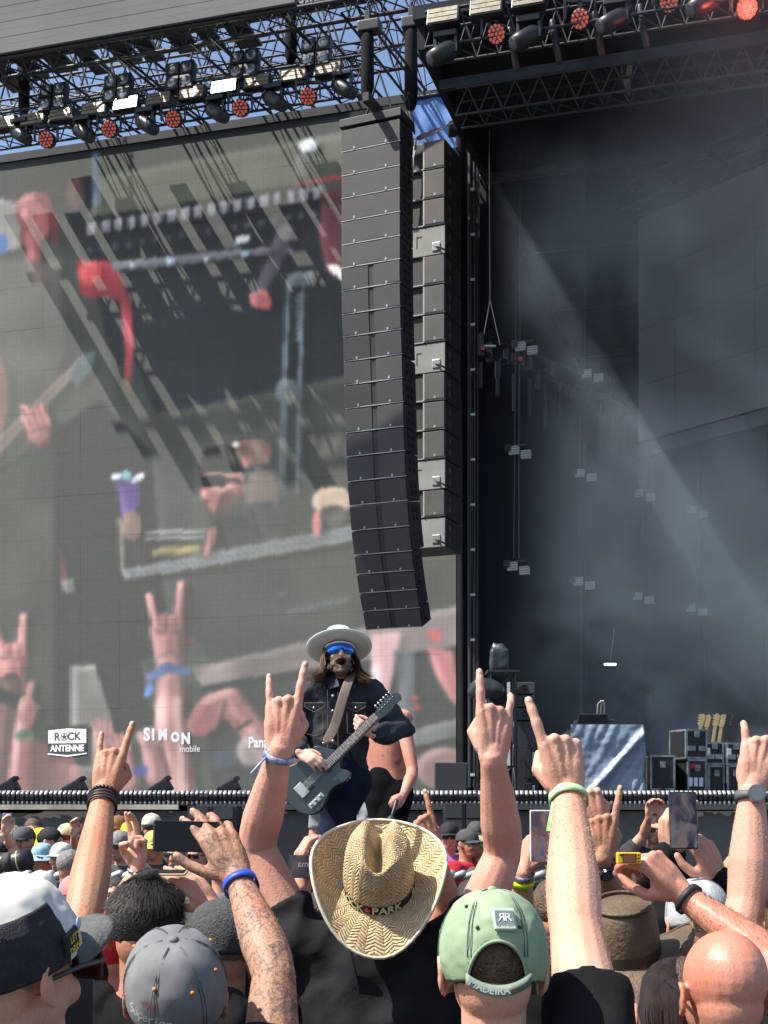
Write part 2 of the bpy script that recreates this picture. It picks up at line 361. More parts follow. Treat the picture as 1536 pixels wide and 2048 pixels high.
poly([(230, 960), (280, 958), (278, 1010), (250, 1040), (240, 1030)], (108, 62, 178), 1, 2); oval(262, 1050, 20, 34, (150, 116, 104), 1, 3)
oval(232, 952, 12, 9, (190, 206, 222), 1, 1); oval(252, 950, 10, 13, (120, 180, 205), 1, 1, .4); oval(273, 955, 17, 8, (214, 222, 228), 1, 1, -.5)
poly([(232, 1030), (246, 1040), (250, 1135), (238, 1140)], (150, 138, 112), .8, 2); poly([(250, 1080), (290, 1080), (296, 1125), (246, 1135)], (52, 52, 60), 1, 2)
for y in (1064, 1076): stroke([(288, y), (408, y-4)], 3, (184, 190, 194), .9, 1)
poly([(300, 1094), (400, 1088), (398, 1106), (300, 1112)], (186, 166, 84), .8, 1)
poly([(238, 1138), (700, 1050), (930, 1010), (930, 1045), (700, 1082), (250, 1160)], (150, 156, 160), .85, 2)
for i in range(46): stroke([(246+i*15, 1134-i*2.75), (270+i*15, 1150-i*2.75)], 1.8, (92, 100, 104), .9, 0)
oval(662, 1000, 42, 28, (214, 186, 160), 1, 3); oval(632, 1045, 10, 28, (224, 128, 118), 1, 3); oval(665, 1030, 26, 22, (110, 108, 100), 1, 3)
poly([(115, 1090), (136, 1150), (128, 1180), (118, 1160)], (140, 60, 66), .9, 3); poly([(120, 1158), (148, 1155), (150, 1184), (124, 1186)], (160, 164, 168), .8, 1)
poly([(392, 880), (560, 850), (575, 1010), (560, 1090), (380, 1105)], (118, 124, 116), .35, 8)
oval(446, 916, 44, 26, (30, 34, 34), .95, 1); poly([(402, 906), (490, 906), (488, 944), (404, 940)], (30, 34, 34), .95, 1); oval(505, 902, 36, 26, (150, 116, 100), .9, 1)
poly([(402, 944), (488, 946), (486, 985), (470, 1000), (450, 1024), (420, 1030), (408, 1006), (402, 980)], (188, 122, 114), 1, 1); poly([(440, 985), (484, 960), (484, 990), (452, 1026), (424, 1032)], (120, 80, 74), .8, 2)
poly([(400, 950), (452, 952), (450, 972), (404, 970)], (20, 22, 24), 1, 0); oval(405, 985, 6, 9, (214, 140, 130), 1, 0)
# finer detail on the pit people
oval(470, 975, 9, 13, (176, 108, 100), 1, 1); stroke([(404, 1002), (420, 1026), (448, 1034)], 5, (112, 78, 72), .8, 2); stroke([(452, 958), (478, 962)], 3, (24, 26, 28), 1, 0); stroke([(408, 1000), (416, 1002)], 2.5, (120, 50, 50), 1, 0)
stroke([(412, 912), (440, 908), (462, 914)], 1.6, (120, 124, 122), .8, 0); stroke([(416, 920), (456, 920)], 1.4, (100, 104, 102), .7, 0); oval(488, 924, 6, 9, (216, 120, 112), 1, 1); oval(470, 888, 7, 7, (220, 220, 224), .9, 1); oval(512, 938, 9, 5, (110, 130, 170), .8, 1)
stroke([(434, 1040), (452, 1095)], 3, (30, 34, 34), .8, 1); stroke([(500, 1020), (520, 1070)], 3, (52, 54, 56), .8, 1); limb([(424, 1062), (412, 1108)], [12, 9], (176, 120, 112), 1)
for q in range(7): stroke([(640+q*7, 984+abs(q-3)*3), (646+q*7, 1010)], 2, (236, 214, 190), .7, 0)
for q in range(5): stroke([(236+q*9, 1060+q*3), (240+q*9, 1120)], 2, (80, 76, 84), .6, 0)
for q in range(10): stroke([(560+q*14, 1190+(q*37 % 40)), (566+q*14, 1180+(q*37 % 40))], 3, (128, 140, 150), .5, 1)
# raised hands and phones at the bottom of the picture
def horns(x, y, s_, sh, w=1.):
    limb([(x, y-14*s_), (x+2*s_, y+44*s_)], [37*s_, 28*s_], sh); limb([(x-36*s_, y-86*s_), (x-28*s_, y-56*s_), (x-18*s_, y-26*s_)], [9*s_, 10*s_, 13*s_], sh, 1); limb([(x+27*s_, y-110*s_), (x+24*s_, y-70*s_), (x+20*s_, y-26*s_)], [10*s_, 11*s_, 14*s_], sh, 1)
    for q in (-9, 9): limb([(x+q*s_, y-44*s_), (x+q*s_, y-22*s_)], [10*s_, 9*s_], sh, 1); stroke([(x+q*s_-8, y-30*s_), (x+q*s_+8, y-29*s_)], 2, (120, 70, 66), .5, 1)
    oval(x+26*s_, y-108*s_, 6*s_, 7*s_, (224, 170, 164), .7, 1)
horns(334, 1278, 1., SK); limb([(338, 1330), (340, 1450), (352, 1600)], [28, 32, 44], (205, 148, 142), 3); stroke([(352, 1400), (362, 1580)], 10, (234, 190, 184), .7, 4)
stroke([(300, 1352), (330, 1334), (372, 1340)], 9, (90, 120, 196), 1, 1); stroke([(300, 1372), (292, 1386)], 8, (70, 116, 214), 1, 1)
horns(22, 1330, .9, SK); limb([(20, 1370), (0, 1600)], [24, 36], (128, 92, 88), 3); stroke([(-4, 1388), (30, 1402)], 13, (44, 40, 40), 1, 1)
limb([(52, 1410), (42, 1480), (36, 1600)], [16, 20, 26], (206, 146, 146), 2); oval(52, 1420, 20, 30, SK, 1, 2); stroke([(60, 1366), (52, 1400)], 7, SK, 1, 1); stroke([(72, 1414), (50, 1410)], 7, SK, 1, 1); oval(48, 1470, 20, 12, (96, 156, 112), 1, 1)
limb([(392, 1450), (425, 1415), (460, 1405), (500, 1450), (560, 1530)], [24, 32, 32, 30, 34], (206, 142, 136), 2)
for q in range(4): limb([(404+q*13, 1424-q*6), (388+q*12, 1462-q*3)], [10, 8], (206, 140, 134), 1)
stroke([(470, 1440), (520, 1520)], 8, (150, 96, 92), .4, 4); oval(404, 1440, 26, 34, PK, .8, 4)
stroke([(450, 1470), (500, 1440)], 3, (90, 74, 74), .9, 0)
for x, y in ((206, 1470), (240, 1500), (300, 1490)):
    limb([(x+14, y+60), (x, y)], [26, 22], (196, 138, 136), 2)
    for q in range(4): limb([(x-14+q*10, y-2), (x-22+q*12, y-36+abs(q-1.5)*8)], [7, 5], (200, 142, 140), 1)
poly([(92, 1452), (182, 1450), (182, 1530), (96, 1522)], (30, 32, 36), .95, 2); poly([(420, 1500), (470, 1490), (472, 1530), (425, 1535)], (70, 84, 108), .9, 2)
poly([(740, 1265), (800, 1262), (790, 1330), (770, 1420), (745, 1480)], (222, 172, 176), 1, 5); poly([(785, 1300), (830, 1300), (830, 1480), (800, 1500)], (120, 128, 142), .9, 5)
oval(868, 1268, 18, 12, (222, 110, 112), 1, 2, .7); poly([(850, 1290), (905, 1300), (930, 1420), (900, 1400), (870, 1350)], (214, 128, 130), 1, 4); oval(830, 1395, 8, 8, (214, 82, 82), 1, 2); oval(832, 1415, 10, 8, (214, 82, 82), 1, 2)
poly([(815, 1460), (930, 1430), (930, 1470), (815, 1495)], (140, 146, 146), .8, 2); oval(885, 1535, 56, 44, (190, 140, 136), .9, 5)
poly([(372, 1275), (388, 1276), (384, 1288)], (228, 40, 60), 1, 0); oval(280, 1540, 16, 12, (60, 90, 190), .9, 3)
oval(505, 1500, 34, 34, (190, 172, 170), .8, 4); poly([(40, 1470), (140, 1500), (200, 1600), (20, 1600)], (200, 120, 120), .6, 6)
lo = blur(IMG.mean(-1, keepdims=True), 4); IMG[:] = IMG+.5*(lo-np.roll(lo, (3, 5), (0, 1)))
rs = np.random.RandomState(3); nz_ = rs.rand(24, 18); nz_ = np.kron(nz_, np.ones((21, 20)))[:gx.shape[0], :gx.shape[1]]; nz_ = np.pad(nz_, ((0, gx.shape[0]-nz_.shape[0]), (0, gx.shape[1]-nz_.shape[1])), mode='edge')
IMG[:] = IMG*(.82+.36*blur(nz_, 60)[..., None]); gr_ = IMG.mean(-1, keepdims=True); IMG[:] = 255*(np.clip(gr_+(IMG-gr_)*.72, 0, 255)/255)**1.28
IMG[:] = blur(IMG, 1)
IMG_L = (np.clip(IMG, 0, 255)/255.)**2.2
def screen_col(px, py):
    j = np.clip(((py-SCY0)/SS).astype(int), 0, gx.shape[0]-1); i = np.clip(((px-SCX0)/SS).astype(int), 0, gx.shape[1]-1); return IMG_L[j, i]
m = bpy.data.materials.new('led_screen'); m.use_nodes = True; nt = m.node_tree; b = nt.nodes['Principled BSDF']
at = nt.nodes.new('ShaderNodeAttribute'); at.attribute_name = 'pix'
nt.links.new(at.outputs['Color'], b.inputs['Emission Color']); b.inputs['Emission Strength'].default_value = .56
tc = nt.nodes.new('ShaderNodeTexCoord'); bk = nt.nodes.new('ShaderNodeTexBrick')
mp = nt.nodes.new('ShaderNodeMapping'); mp.inputs['Rotation'].default_value = (math.radians(90), 0, 0); nt.links.new(tc.outputs['Object'], mp.inputs[0]); nt.links.new(mp.outputs[0], bk.inputs['Vector'])
bk.offset = 0; bk.inputs['Scale'].default_value = 1; bk.inputs['Brick Width'].default_value = .125; bk.inputs['Row Height'].default_value = .125; bk.inputs['Mortar Size'].default_value = .005
bk.inputs['Color1'].default_value = (.072, .075, .067, 1); bk.inputs['Color2'].default_value = (.078, .08, .072, 1); bk.inputs['Mortar'].default_value = (.064, .067, .06, 1)
nt.links.new(bk.outputs[0], b.inputs['Base Color']); b.inputs['Roughness'].default_value = .75
mm = nt.nodes.new('ShaderNodeMapRange'); mm.inputs['To Min'].default_value = .56; mm.inputs['To Max'].default_value = .5; nt.links.new(bk.outputs['Fac'], mm.inputs['Value']); nt.links.new(mm.outputs[0], b.inputs['Emission Strength'])
M_LED = m
u1 = SP(912, 900).dot(U); ztop = SP(350, 276).z
scr = thing('video_screen', 'huge side video screen showing the crowd and the hatted guitarist', 'screen', UV(0, 0, 0)); scr.rotation_euler = (0, 0, -TH)
NT, NZ = 14, 15; z0 = ztop-NZ
for i in range(NT):
    for j in range(NZ):
        ua = u1-(i+1); za = z0+j; N = 30
        a = np.linspace(.0012, .9988, N+1); uu, zz = np.meshgrid(ua+a, za+a)
        wx = (V.x*CPL+U.x*uu); wy = (V.y*CPL+U.y*uu)
        ppx = 768+F*wx/wy; ppy = HOR-F*(zz-EYE)/wy
        if ppx.max() < -40: continue
        jit = random.uniform(-.0015, .0015)
        vs = np.stack([uu, np.full_like(uu, jit), zz], -1).reshape(-1, 3)
        idx = np.arange((N+1)**2).reshape(N+1, N+1)
        fs = np.stack([idx[:-1, :-1], idx[:-1, 1:], idx[1:, 1:], idx[1:, :-1]], -1).reshape(-1, 4)
        me = bpy.data.meshes.new('led_panel'); me.from_pydata(vs.tolist(), [], fs.tolist())
        ca = me.color_attributes.new('pix', 'FLOAT_COLOR', 'POINT')
        c = screen_col(ppx, ppy).reshape(-1, 3)*random.uniform(.95, 1.05); c = np.concatenate([c, np.ones((len(c), 1))], 1)
        ca.data.foreach_set('color', c.astype(np.float32).ravel())
        link('led_panel', me, M_LED, scr)
link('backing', Geo().box((u1-NT/2, .08, z0+NZ/2), (NT/2, .05, NZ/2)), M_BMETAL, scr)
link('top_beam', Geo().box((u1-NT/2, .1, ztop+.09), (NT/2+.02, .16, .09)), M_BMETAL, scr)
link('support_base', Geo().box((u1-NT/2, .4, z0/2), (NT/2, .3, z0/2-.003)), M_BMETAL, scr)
# lettering shown on the screen
m_txt = mat('screen_white', (.2, .2, .2), .7, emit=(.9, .92, .95), estr=.62); m_txtd = mat('screen_dark', (.05, .055, .06), .7, emit=(.02, .02, .025), estr=.3)
m_txtg = mat('screen_greywhite', (.2, .2, .2), .7, emit=(.75, .78, .8), estr=.5)
def on_screen(name, me, m, px, py, lift=.01, sx=1.):
    p = SP(px, py); o = link(name, me, m, scr); o.rotation_euler = (math.radians(90), 0, 0); o.location = (p.dot(U), -lift, p.z); o.scale = (sx, 1, 1); return o
def flat_poly(pts):                                    # px outline -> flat mesh around its centre, in screen metres (x, y up)
    c = (sum(p[0] for p in pts)/len(pts), sum(p[1] for p in pts)/len(pts)); o = SP(*c)
    return Geo().add([((SP(*p)-o).dot(U), (SP(*p)-o).z, 0) for p in pts], [tuple(range(len(pts)))]).mesh('logo_plate', False), c
ML = SP(200, 1500).y/F                                 # metres per px there
me, c = flat_poly([(97, 1461), (135, 1457), (173, 1458), (173, 1486), (97, 1487)]); on_screen('logo_plate', me, m_txt, *c, .012)
me, c = flat_poly([(97, 1488), (173, 1487), (173, 1507), (135, 1512), (97, 1508)]); on_screen('logo_plate', me, m_txtd, *c, .012)
me, c = flat_poly([(96, 1506.5), (135, 1510.5), (174, 1505.5), (174, 1508), (135, 1513.5), (96, 1509)]); on_screen('logo_edge', me, m_txt, *c, .014)
on_screen('logo_text', text_mesh('R', 22*ML, bold=.008), m_txtd, 115, 1474.5, .02); on_screen('logo_text', text_mesh('CK', 22*ML, bold=.008), m_txtd, 149, 1473.5, .02)
on_screen('logo_text', text_mesh('ANTENNE', 17.5*ML, bold=.009), m_txt, 135, 1497, .02, .93)
star = Geo().add([(math.sin(k*math.pi/5)*(.085 if k % 2 == 0 else .036), math.cos(k*math.pi/5)*(.085 if k % 2 == 0 else .036), 0) for k in range(10)], [tuple(range(10))]); on_screen('logo_star', star.mesh('s', False), m_txtd, 129.5, 1474, .022)
ring = Geo(); nn = 24; ring.add([(math.cos(2*math.pi*k/nn)*r_, math.sin(2*math.pi*k/nn)*r_, 0) for r_ in (.095, .075) for k in range(nn)], [(k, (k+1) % nn, nn+(k+1) % nn, nn+k) for k in range(nn)]); on_screen('logo_ring', ring.mesh('r', False), m_txtd, 129.5, 1474, .021)
for ch, px_, py_, sz in (('S', 294, 1470, 34), ('I', 307, 1470, 30), ('M', 326, 1470, 29), ('O', 351, 1475, 25), ('N', 372, 1478, 29)): on_screen('sponsor_text', text_mesh(ch, sz*ML, bold=.02), m_txtg, px_, py_, .016, .85)
on_screen('sponsor_text', text_mesh('mobile', 19*ML), m_txtg, 380, 1498, .016, .85)
on_screen('sponsor_text', text_mesh('Panama', 28*ML, bold=.01), m_txtg, 530, 1485, .016, .8)

# ================================================================ TRUSSES ABOVE THE SCREEN
def truss(label, A, B, w, h, bays, rc=.028, rb=.016, side=None, group='roof trusses', m=None):
    A, B = Vector(A), Vector(B); m = m or M_STEEL
    d = (B-A).normalized(); s_ = d.cross(ZZ).normalized(); up = s_.cross(d)
    r = thing('roof_truss', label, 'truss', A, group)
    cor = [s_*w/2, -s_*w/2, s_*w/2+up*h, -s_*w/2+up*h]
    for c in cor: rod('chord', A+c, B+c, rc, m, r)
    L = (B-A).length/bays
    for i in range(bays):
        p, q, mid = A+d*L*i, A+d*L*(i+1), A+d*L*(i+.5)
        for k in (0, 1):
            rod('brace', p+cor[k], mid+cor[k+2], rb, m, r, 6); rod('brace', mid+cor[k+2], q+cor[k], rb, m, r, 6)
        rod('brace', p+cor[0], q+cor[1], rb*.8, m, r, 6); rod('brace', p+cor[2], q+cor[3], rb*.8, m, r, 6)
    return r
def span(px0, py0, px1, off):                          # endpoints on a plane parallel to the screen, level
    a = SP(px0, py0, off); b = SP(px1, 500, off); b.z = a.z; return a, b
a, b = span(-60, 297, 735, -1.5); T1 = truss('light truss carrying lamps directly above the video screen', a, b, .5, .55, 22)
T1A = a.copy()
a, b = span(-60, 262, 760, .4); truss('slim truss just behind the lamp truss above the screen', a, b, .4, .5, 18)
a, b = span(-60, 250, 870, 2.6); truss('deep roof truss behind the lamp row, with tall zigzag braces', a, b, 1.0, 1.75, 11, .05, .026)
a, b = span(-60, 205, 870, 7.5); truss('far roof truss seen through the nearer ones against the sky', a, b, 1.2, 2.0, 8, .04, .022)
a, b = span(-60, 148, 870, -2.6); truss('front roof truss under the grey header with heavy upper chord', a, b, .7, .75, 17, .045, .02)
for k, (px_, py_, o0, o1, dx) in enumerate([(30, 165, -2.6, 9, .5), (215, 130, -2.6, 9, .5), (400, 90, -2.6, 9, .5), (560, 60, -2.6, 9, .4), (705, 30, -2.6, 9, .3)]):
    a = SP(px_, py_, o0); b = a+V*(o1-o0)+U*dx*4; a.z += .1; b.z = a.z
    truss(['cross truss running back at the far left of the roof', 'cross truss running back above the left white strobe', 'cross truss running back above the second red lamp from the right', 'cross truss running back beside the black chain hoist', 'cross truss running back above the loudspeaker column'][k], a, b, .5, .55, 7, .03, .014)
hb = thing('roof_beam', 'heavy round steel beam crossing the open roof above the lamps', 'beam', SP(-60, 140, -2.0))
a, b = span(-60, 128, 880, -2.0); rod('pipe', a, b, .11, M_STEEL, hb, 12)
# grey ribbed header at the top left
hd = thing('roof_header', 'grey ribbed roof header panel in the top left corner', 'header', SP(250, 60, -7))
a, b = span(-70, 121, 590, -7); L = (b-a).length; mid = (a+b)/2
M_HDR = mat('header_grey', (.14, .145, .145), .8, var=.15, scale=.5)
for k in range(20):
    z = a.z+.07+k*.14
    link('rib_panel', Geo().box(mid-hd.location+ZZ*(z-mid.z)+V*(.003 if k % 2 else 0), (L/2, .03, .0692), RU, bev=.004), M_HDR, hd)
link('frame', Geo().box(mid-hd.location+ZZ*1.4+V*.08, (L/2, .03, 1.45), RU), M_BMETAL, hd)

# ================================================================ LAMPS ON THE TRUSS
M_RED = mat('red_led', (.3, .09, .075), .3, var=.7, scale=30, emit=(1., .2, .14), estr=.17)
M_STROBE = mat('strobe_louvre', (.24, .21, .15), .4, .2, var=.35, scale=10)
M_LIT = mat('lit_strobe', (.8, .8, .7), .4, emit=(1, .95, .72), estr=9.)
M_CELL = mat('blinder_cell', (.35, .37, .38), .2, .6)
LAMPGRP = 'lamps hung on the roof trusses'
def led_spot(pos, face, label, r=.172):
    t = thing('led_spot', label, 'stage light', pos, LAMPGRP)
    f = Vector(face).normalized(); q = f.to_track_quat('Z', 'Y').to_matrix()
    g = Geo(); prof = [(.10, -.3), (.16, -.24), (r*1.02, -.1), (r*1.05, .0), (r*.98, .012)]; n = 20; vs = []
    for rr, z in prof: vs += [q@Vector((rr*math.cos(2*math.pi*k/n), rr*math.sin(2*math.pi*k/n), z)) for k in range(n)]
    g.add(vs, [(i*n+k, i*n+(k+1) % n, (i+1)*n+(k+1) % n, (i+1)*n+k) for i in range(len(prof)-1) for k in range(n)]+[tuple(range(n-1, -1, -1))])
    hdo = link('head', g, lampm, t, True)
    link('lens_plate', Geo().add([q@Vector((r*.98*math.cos(2*math.pi*k/n), r*.98*math.sin(2*math.pi*k/n), .004)) for k in range(n)], [tuple(range(n))]), mat('lens_plate_dark', (.05, .03, .03), .3), t)
    lg = led_cell_mesh
    rr = [(0, 0)]+[(.5, a) for a in range(0, 360, 60)]+[(.86, a) for a in range(0, 360, 30)]
    for s_, a in rr:
        o = bpy.data.objects.new('led_cell', lg); COL.objects.link(o); o.parent = t
        o.matrix_basis = Matrix.Translation(q@Vector((s_*r*.93*math.cos(math.radians(a)), s_*r*.93*math.sin(math.radians(a)), .012))) @ q.to_4x4()
    link('yoke', Geo().box((0, .02, .2), (.03, .03, .1)).box((0, .02, .3), (.26, .03, .025)).box((-.25, .02, .15), (.018, .05, .17)).box((.25, .02, .15), (.018, .05, .17)), lampm, t)
    return t
led_cell_mesh = Geo().ell((0, 0, 0), (.03, .03, .016), seg=8, rings=4).mesh('led_cell'); led_cell_mesh.materials.append(M_RED)
def beam_head(pos, face, label):
    t = thing('moving_head', label, 'stage light', pos, LAMPGRP); f = Vector(face).normalized()
    q = f.to_track_quat('Z', 'X').to_matrix()
    link('head', Geo().tube([f*-.24, f*-.1, f*.16, f*.34], [.13, .16, .15, .12], 14, caps=False), lampm, t, True)
    link('lens', Geo().ell(f*.34, (.11, .11, .02), q), mat('spot_glass', (.1, .11, .13), .05, .5), t, True)
    link('yoke', Geo().box((0, 0, .28), (.2, .1, .05), RU, bev=.015).box(RU@Vector((-.18, 0, .12)), (.025, .06, .16), RU).box(RU@Vector((.18, 0, .12)), (.025, .06, .16), RU), lampm, t)
    return t
def strobe(pos, label, lit=False, w=.3, h=.16, face=None, R=None):
    t = thing('strobe_panel', label, 'stage light', pos, LAMPGRP); R = R or RU@Matrix.Rotation(math.radians(-14), 3, 'X')
    link('housing', Geo().box((0, 0, 0), (w, .09, h), R, bev=.015), lampm, t)
    for k in range(3):
        link('louvre', Geo().box(R@Vector((0, -.092, (k-1)*h*.58)), (w*.9, .01, h*.24), R), M_LIT if lit else M_STROBE, t)
    return t
def blinder(pos, label):
    t = thing('blinder', label, 'stage light', pos, LAMPGRP); R = RU@Matrix.Rotation(math.radians(-10), 3, 'X')
    for i in (-1, 1):
        for j in (-1, 1):
            c = R@Vector((i*.165, 0, j*.165)); link('cell_box', Geo().box(c, (.155, .1, .155), R, bev=.02), lampm, t)
            o = link('lens', Geo().ell(c+R@Vector((0, -.1, 0)), (.115, .02, .115), R), M_CELL, t, True)
    link('hanger', Geo().box((0, 0, -.42), (.025, .025, .12)), lampm, t)
    return t
DIRN = lambda x, y, z: U*x-V*y+ZZ*z
names = ['at the far left', 'second from the left', 'third from the left', 'fourth from the left', 'nearest the loudspeaker column']
for k, (x, y) in enumerate([(92, 279), (218, 258), (346, 238), (480, 216), (616, 193)]): led_spot(SP(x, y, -1.9), DIRN(.12, .9, -.35), 'round red LED spot on the screen truss, '+names[k])
for k, (x, y) in enumerate([(40, 272), (165, 268), (292, 252), (432, 228), (548, 205), (686, 180)]): beam_head(SP(x, y-4, -1.8), DIRN(.75, .25, -.6), 'black moving head on the screen truss, '+(names+['beside the loudspeaker column top'])[k])
for k, (x, y, l) in enumerate([(12, 250, 0), (68, 243, 0), (126, 233, 0), (190, 222, 0), (254, 211, 1), (320, 202, 0), (386, 190, 0), (450, 178, 1), (516, 167, 0), (588, 154, 0), (658, 141, 0)]):
    strobe(SP(x, y, -1.75), ('lit white strobe, %s of the two glowing ones' % ('left' if k == 4 else 'right')) if l else 'unlit strobe panel on the screen truss, number %s counted from the left' % ['one', 'two', 'three', 'four', '', 'six', 'seven', '', 'nine', 'ten', 'eleven'][k], bool(l))
for k, (x, y) in enumerate([(108, 198), (237, 180), (362, 155), (490, 132), (633, 108)]): blinder(SP(x, y, -1.7), 'four cell blinder lamp above the screen truss, '+names[k])
# chain hoists
def chain(r, a, b, n, m):
    a, b = Vector(a), Vector(b); me = chain_me
    for i in range(n):
        o = bpy.data.objects.new('chain_link', me); COL.objects.link(o); o.parent = r
        o.location = a.lerp(b, (i+.5)/n)-r.location; o.rotation_euler = (0, 0, (i % 2)*math.pi/2); o.scale = (1, 1, (b-a).length/n/.1)
g = Geo(); n = 12; pts = [(math.cos(2*math.pi*k/n)*.03, 0, math.sin(2*math.pi*k/n)*.062) for k in range(n)]
g.tube(pts+[pts[0]], .009, 5, caps=False); chain_me = g.mesh('chain_link'); chain_me.materials.append(M_STEEL)
def hoist(px_, py_, off, hgt, label, top):
    c = SP(px_, py_, off); r = thing('chain_hoist', label, 'hoist', c, 'chain hoists')
    link('chain_bag', Geo().tube([(0, 0, -hgt/2), (0, 0, -hgt*.42), (0, 0, hgt/2)], [.1, .13, .125], 12), M_BLACK, r, True)
    link('motor', Geo().box((.05, 0, hgt/2+.2), (.22, .14, .11), RU, bev=.03), M_BMETAL, r)
    link('hook', Geo().box((0, 0, hgt/2+.4), (.05, .04, .12), RU, bev=.01), M_BMETAL, r)
    chain(r, c+ZZ*(hgt/2+.5), c+ZZ*(hgt/2+.5+top), int(top/.1), M_STEEL)
hoist(48, 178, -1.2, 1.0, 'black chain hoist with long bag at the far left of the roof', 1.4)
hoist(582, 78, -1.4, .9, 'black chain hoist with bag in the middle of the open roof', 1.6)
hoist(735, 138, -3.4, 1.2, 'big chain hoist with tall bag directly above the loudspeaker column', 1.8)
hoist(822, 140, -3.0, 1.4, 'chain hoist bag right of the loudspeaker column top', 1.5)

# boards of the walkway are unseen, added so their shadows stripe the picture
wk = thing('shadow_boards', 'dark walkway boards, unseen, added above the screen to cast its shadow stripes', 'occluder', SP(0, 60, -2)); zw = 18.75
for k in range(12):
    c = UV(SP(-185, 500, -2).dot(U)+k*.72+random.uniform(-.1, .1), -2.0+random.uniform(-.25, .2), zw+.02*(k % 3)); link('board', Geo().box(c-wk.location, (.2+.06*(k % 2), .95+.25*random.random(), .03), RU), M_BMETAL, wk)
for q in (-2.7, -1.4): a = UV(SP(-185, 500, -2).dot(U)-.5, q, zw-.08); rod('bearer', a, a+U*9, .05, M_STEEL, wk)
# ================================================================ LINE ARRAYS
M_CAB = mat('cabinet_paint', (.035, .036, .039), .55, var=.2, scale=6, bump=.15, bscale=200)
M_GRL = mat('grille_mesh', (.046, .045, .046), .55, .1, var=.1, scale=2, bump=.3, bscale=400)
M_EDGE = mat('cabinet_edge', (.42, .42, .41), .45, .3)
TP = math.radians(23); PU = Vector((math.cos(TP), -math.sin(TP), 0)); PV = Vector((math.sin(TP), math.cos(TP), 0))
ys = [260, 306, 354, 399, 445, 492, 538, 584, 631, 676, 725, 772, 819, 867, 915, 965, 1013, 1063, 1112, 1150, 1188, 1224, 1261]
dx = [0, 0, 0, 0, 0, 0, 0, .5, 1.5, 3, 5, 6, 8, 9, 11, 13, 17, 21, 27, 32, 38, 45, 52]
D0 = 27.3; base = P(682, 260, D0); WID = 1.235
pa = thing('line_array', 'tall curved column of black line array speakers before the screen', 'speaker array', base)
pts = []
for y, d in zip(ys, dx):
    p = base+PV*(d/44.); p = Vector((p.x, p.y, EYE-(y-HOR)/F*p.y)); pts.append(p)
for i in range(len(ys)-1):
    a, b = pts[i], pts[i+1]; up = (a-b).normalized(); bk_ = PU.cross(up).normalized()*-1
    if bk_.dot(PV) < 0: bk_ = -bk_
    R = basis(PU, bk_, up); h = (a-b).length; small = i >= 18; dep = .5 if small else .66
    c = (a+b)/2-base
    def T(x, y, z): return c+R@Vector((x, y, z))
    solid = i < 6
    cab = link('cabinet', Geo().box(T(WID/2, dep/2+.03, 0), (WID/2-.004, dep/2-.03, h/2-.012), R, bev=.012), M_CAB, pa)
    link('lower_edge', Geo().box(T(WID/2, .02, -h/2+.016), (WID/2-.01, .02, .008), R), M_EDGE, cab)
    if solid: spans = [(.012, WID-.012)]
    else: spans = [(.012, WID*.455), (WID*.545, WID-.012)]
    for s0, s1 in spans:
        tw = 0 if solid else (.05 if s0 < .1 else -.05)
        Rg = R@Matrix.Rotation(tw, 3, 'Z')
        link('grille', Geo().box(T((s0+s1)/2, .012, .006), ((s1-s0)/2, .016, h/2-.022), Rg, bev=.005), M_GRL, cab)
        link('badge', Geo().box(T(s0+(s1-s0)*(.5 if not solid else .22), -.008, -h/2+.055), (.016, .004, .024), R), M_EDGE, cab)
    if solid: link('badge', Geo().box(T(WID*.76, -.008, -h/2+.055), (.016, .004, .024), R), M_EDGE, cab)
    else: link('centre_recess', Geo().box(T(WID/2, .035, 0), (WID*.05, .012, h/2-.014), R), mat('recess', (.02, .021, .023), .6), cab)
    for q in range(2 if not small else 1):
        for r_ in range(2):
            link('handle_slot', Geo().box(T(WID-.002, dep*(.35+.3*q), h*(.16-.32*r_)), (.004, .05, h*.09), R), mat('slot_dark', (.006, .006, .007), .7), cab)
R = basis(PU, PV, ZZ)
link('rigging_frame', Geo().box(R@Vector((WID/2, .33, .11)), (WID/2+.02, .36, .075), R, bev=.01), M_CAB, pa)
link('rigging_bar', Geo().box(R@Vector((WID*.55, .33, .34)), (.06, .7, .08), R), M_BMETAL, pa)
for s_ in (.28, .8): rod('shackle_chain', base+R@Vector((WID*s_, .3, .2)), base+R@Vector((WID*.55, .3, 1.1)), .02, M_STEEL, pa)
for k in range(5):
    g = Geo().tube([R@Vector((WID*(.5+.05*k), .6, .25)), R@Vector((WID*(.7+.05*k), .8, .5+.1*k)), R@Vector((WID*(.95), .9, .1))], .012, 6); link('cable', g, M_BMETAL, pa, True)
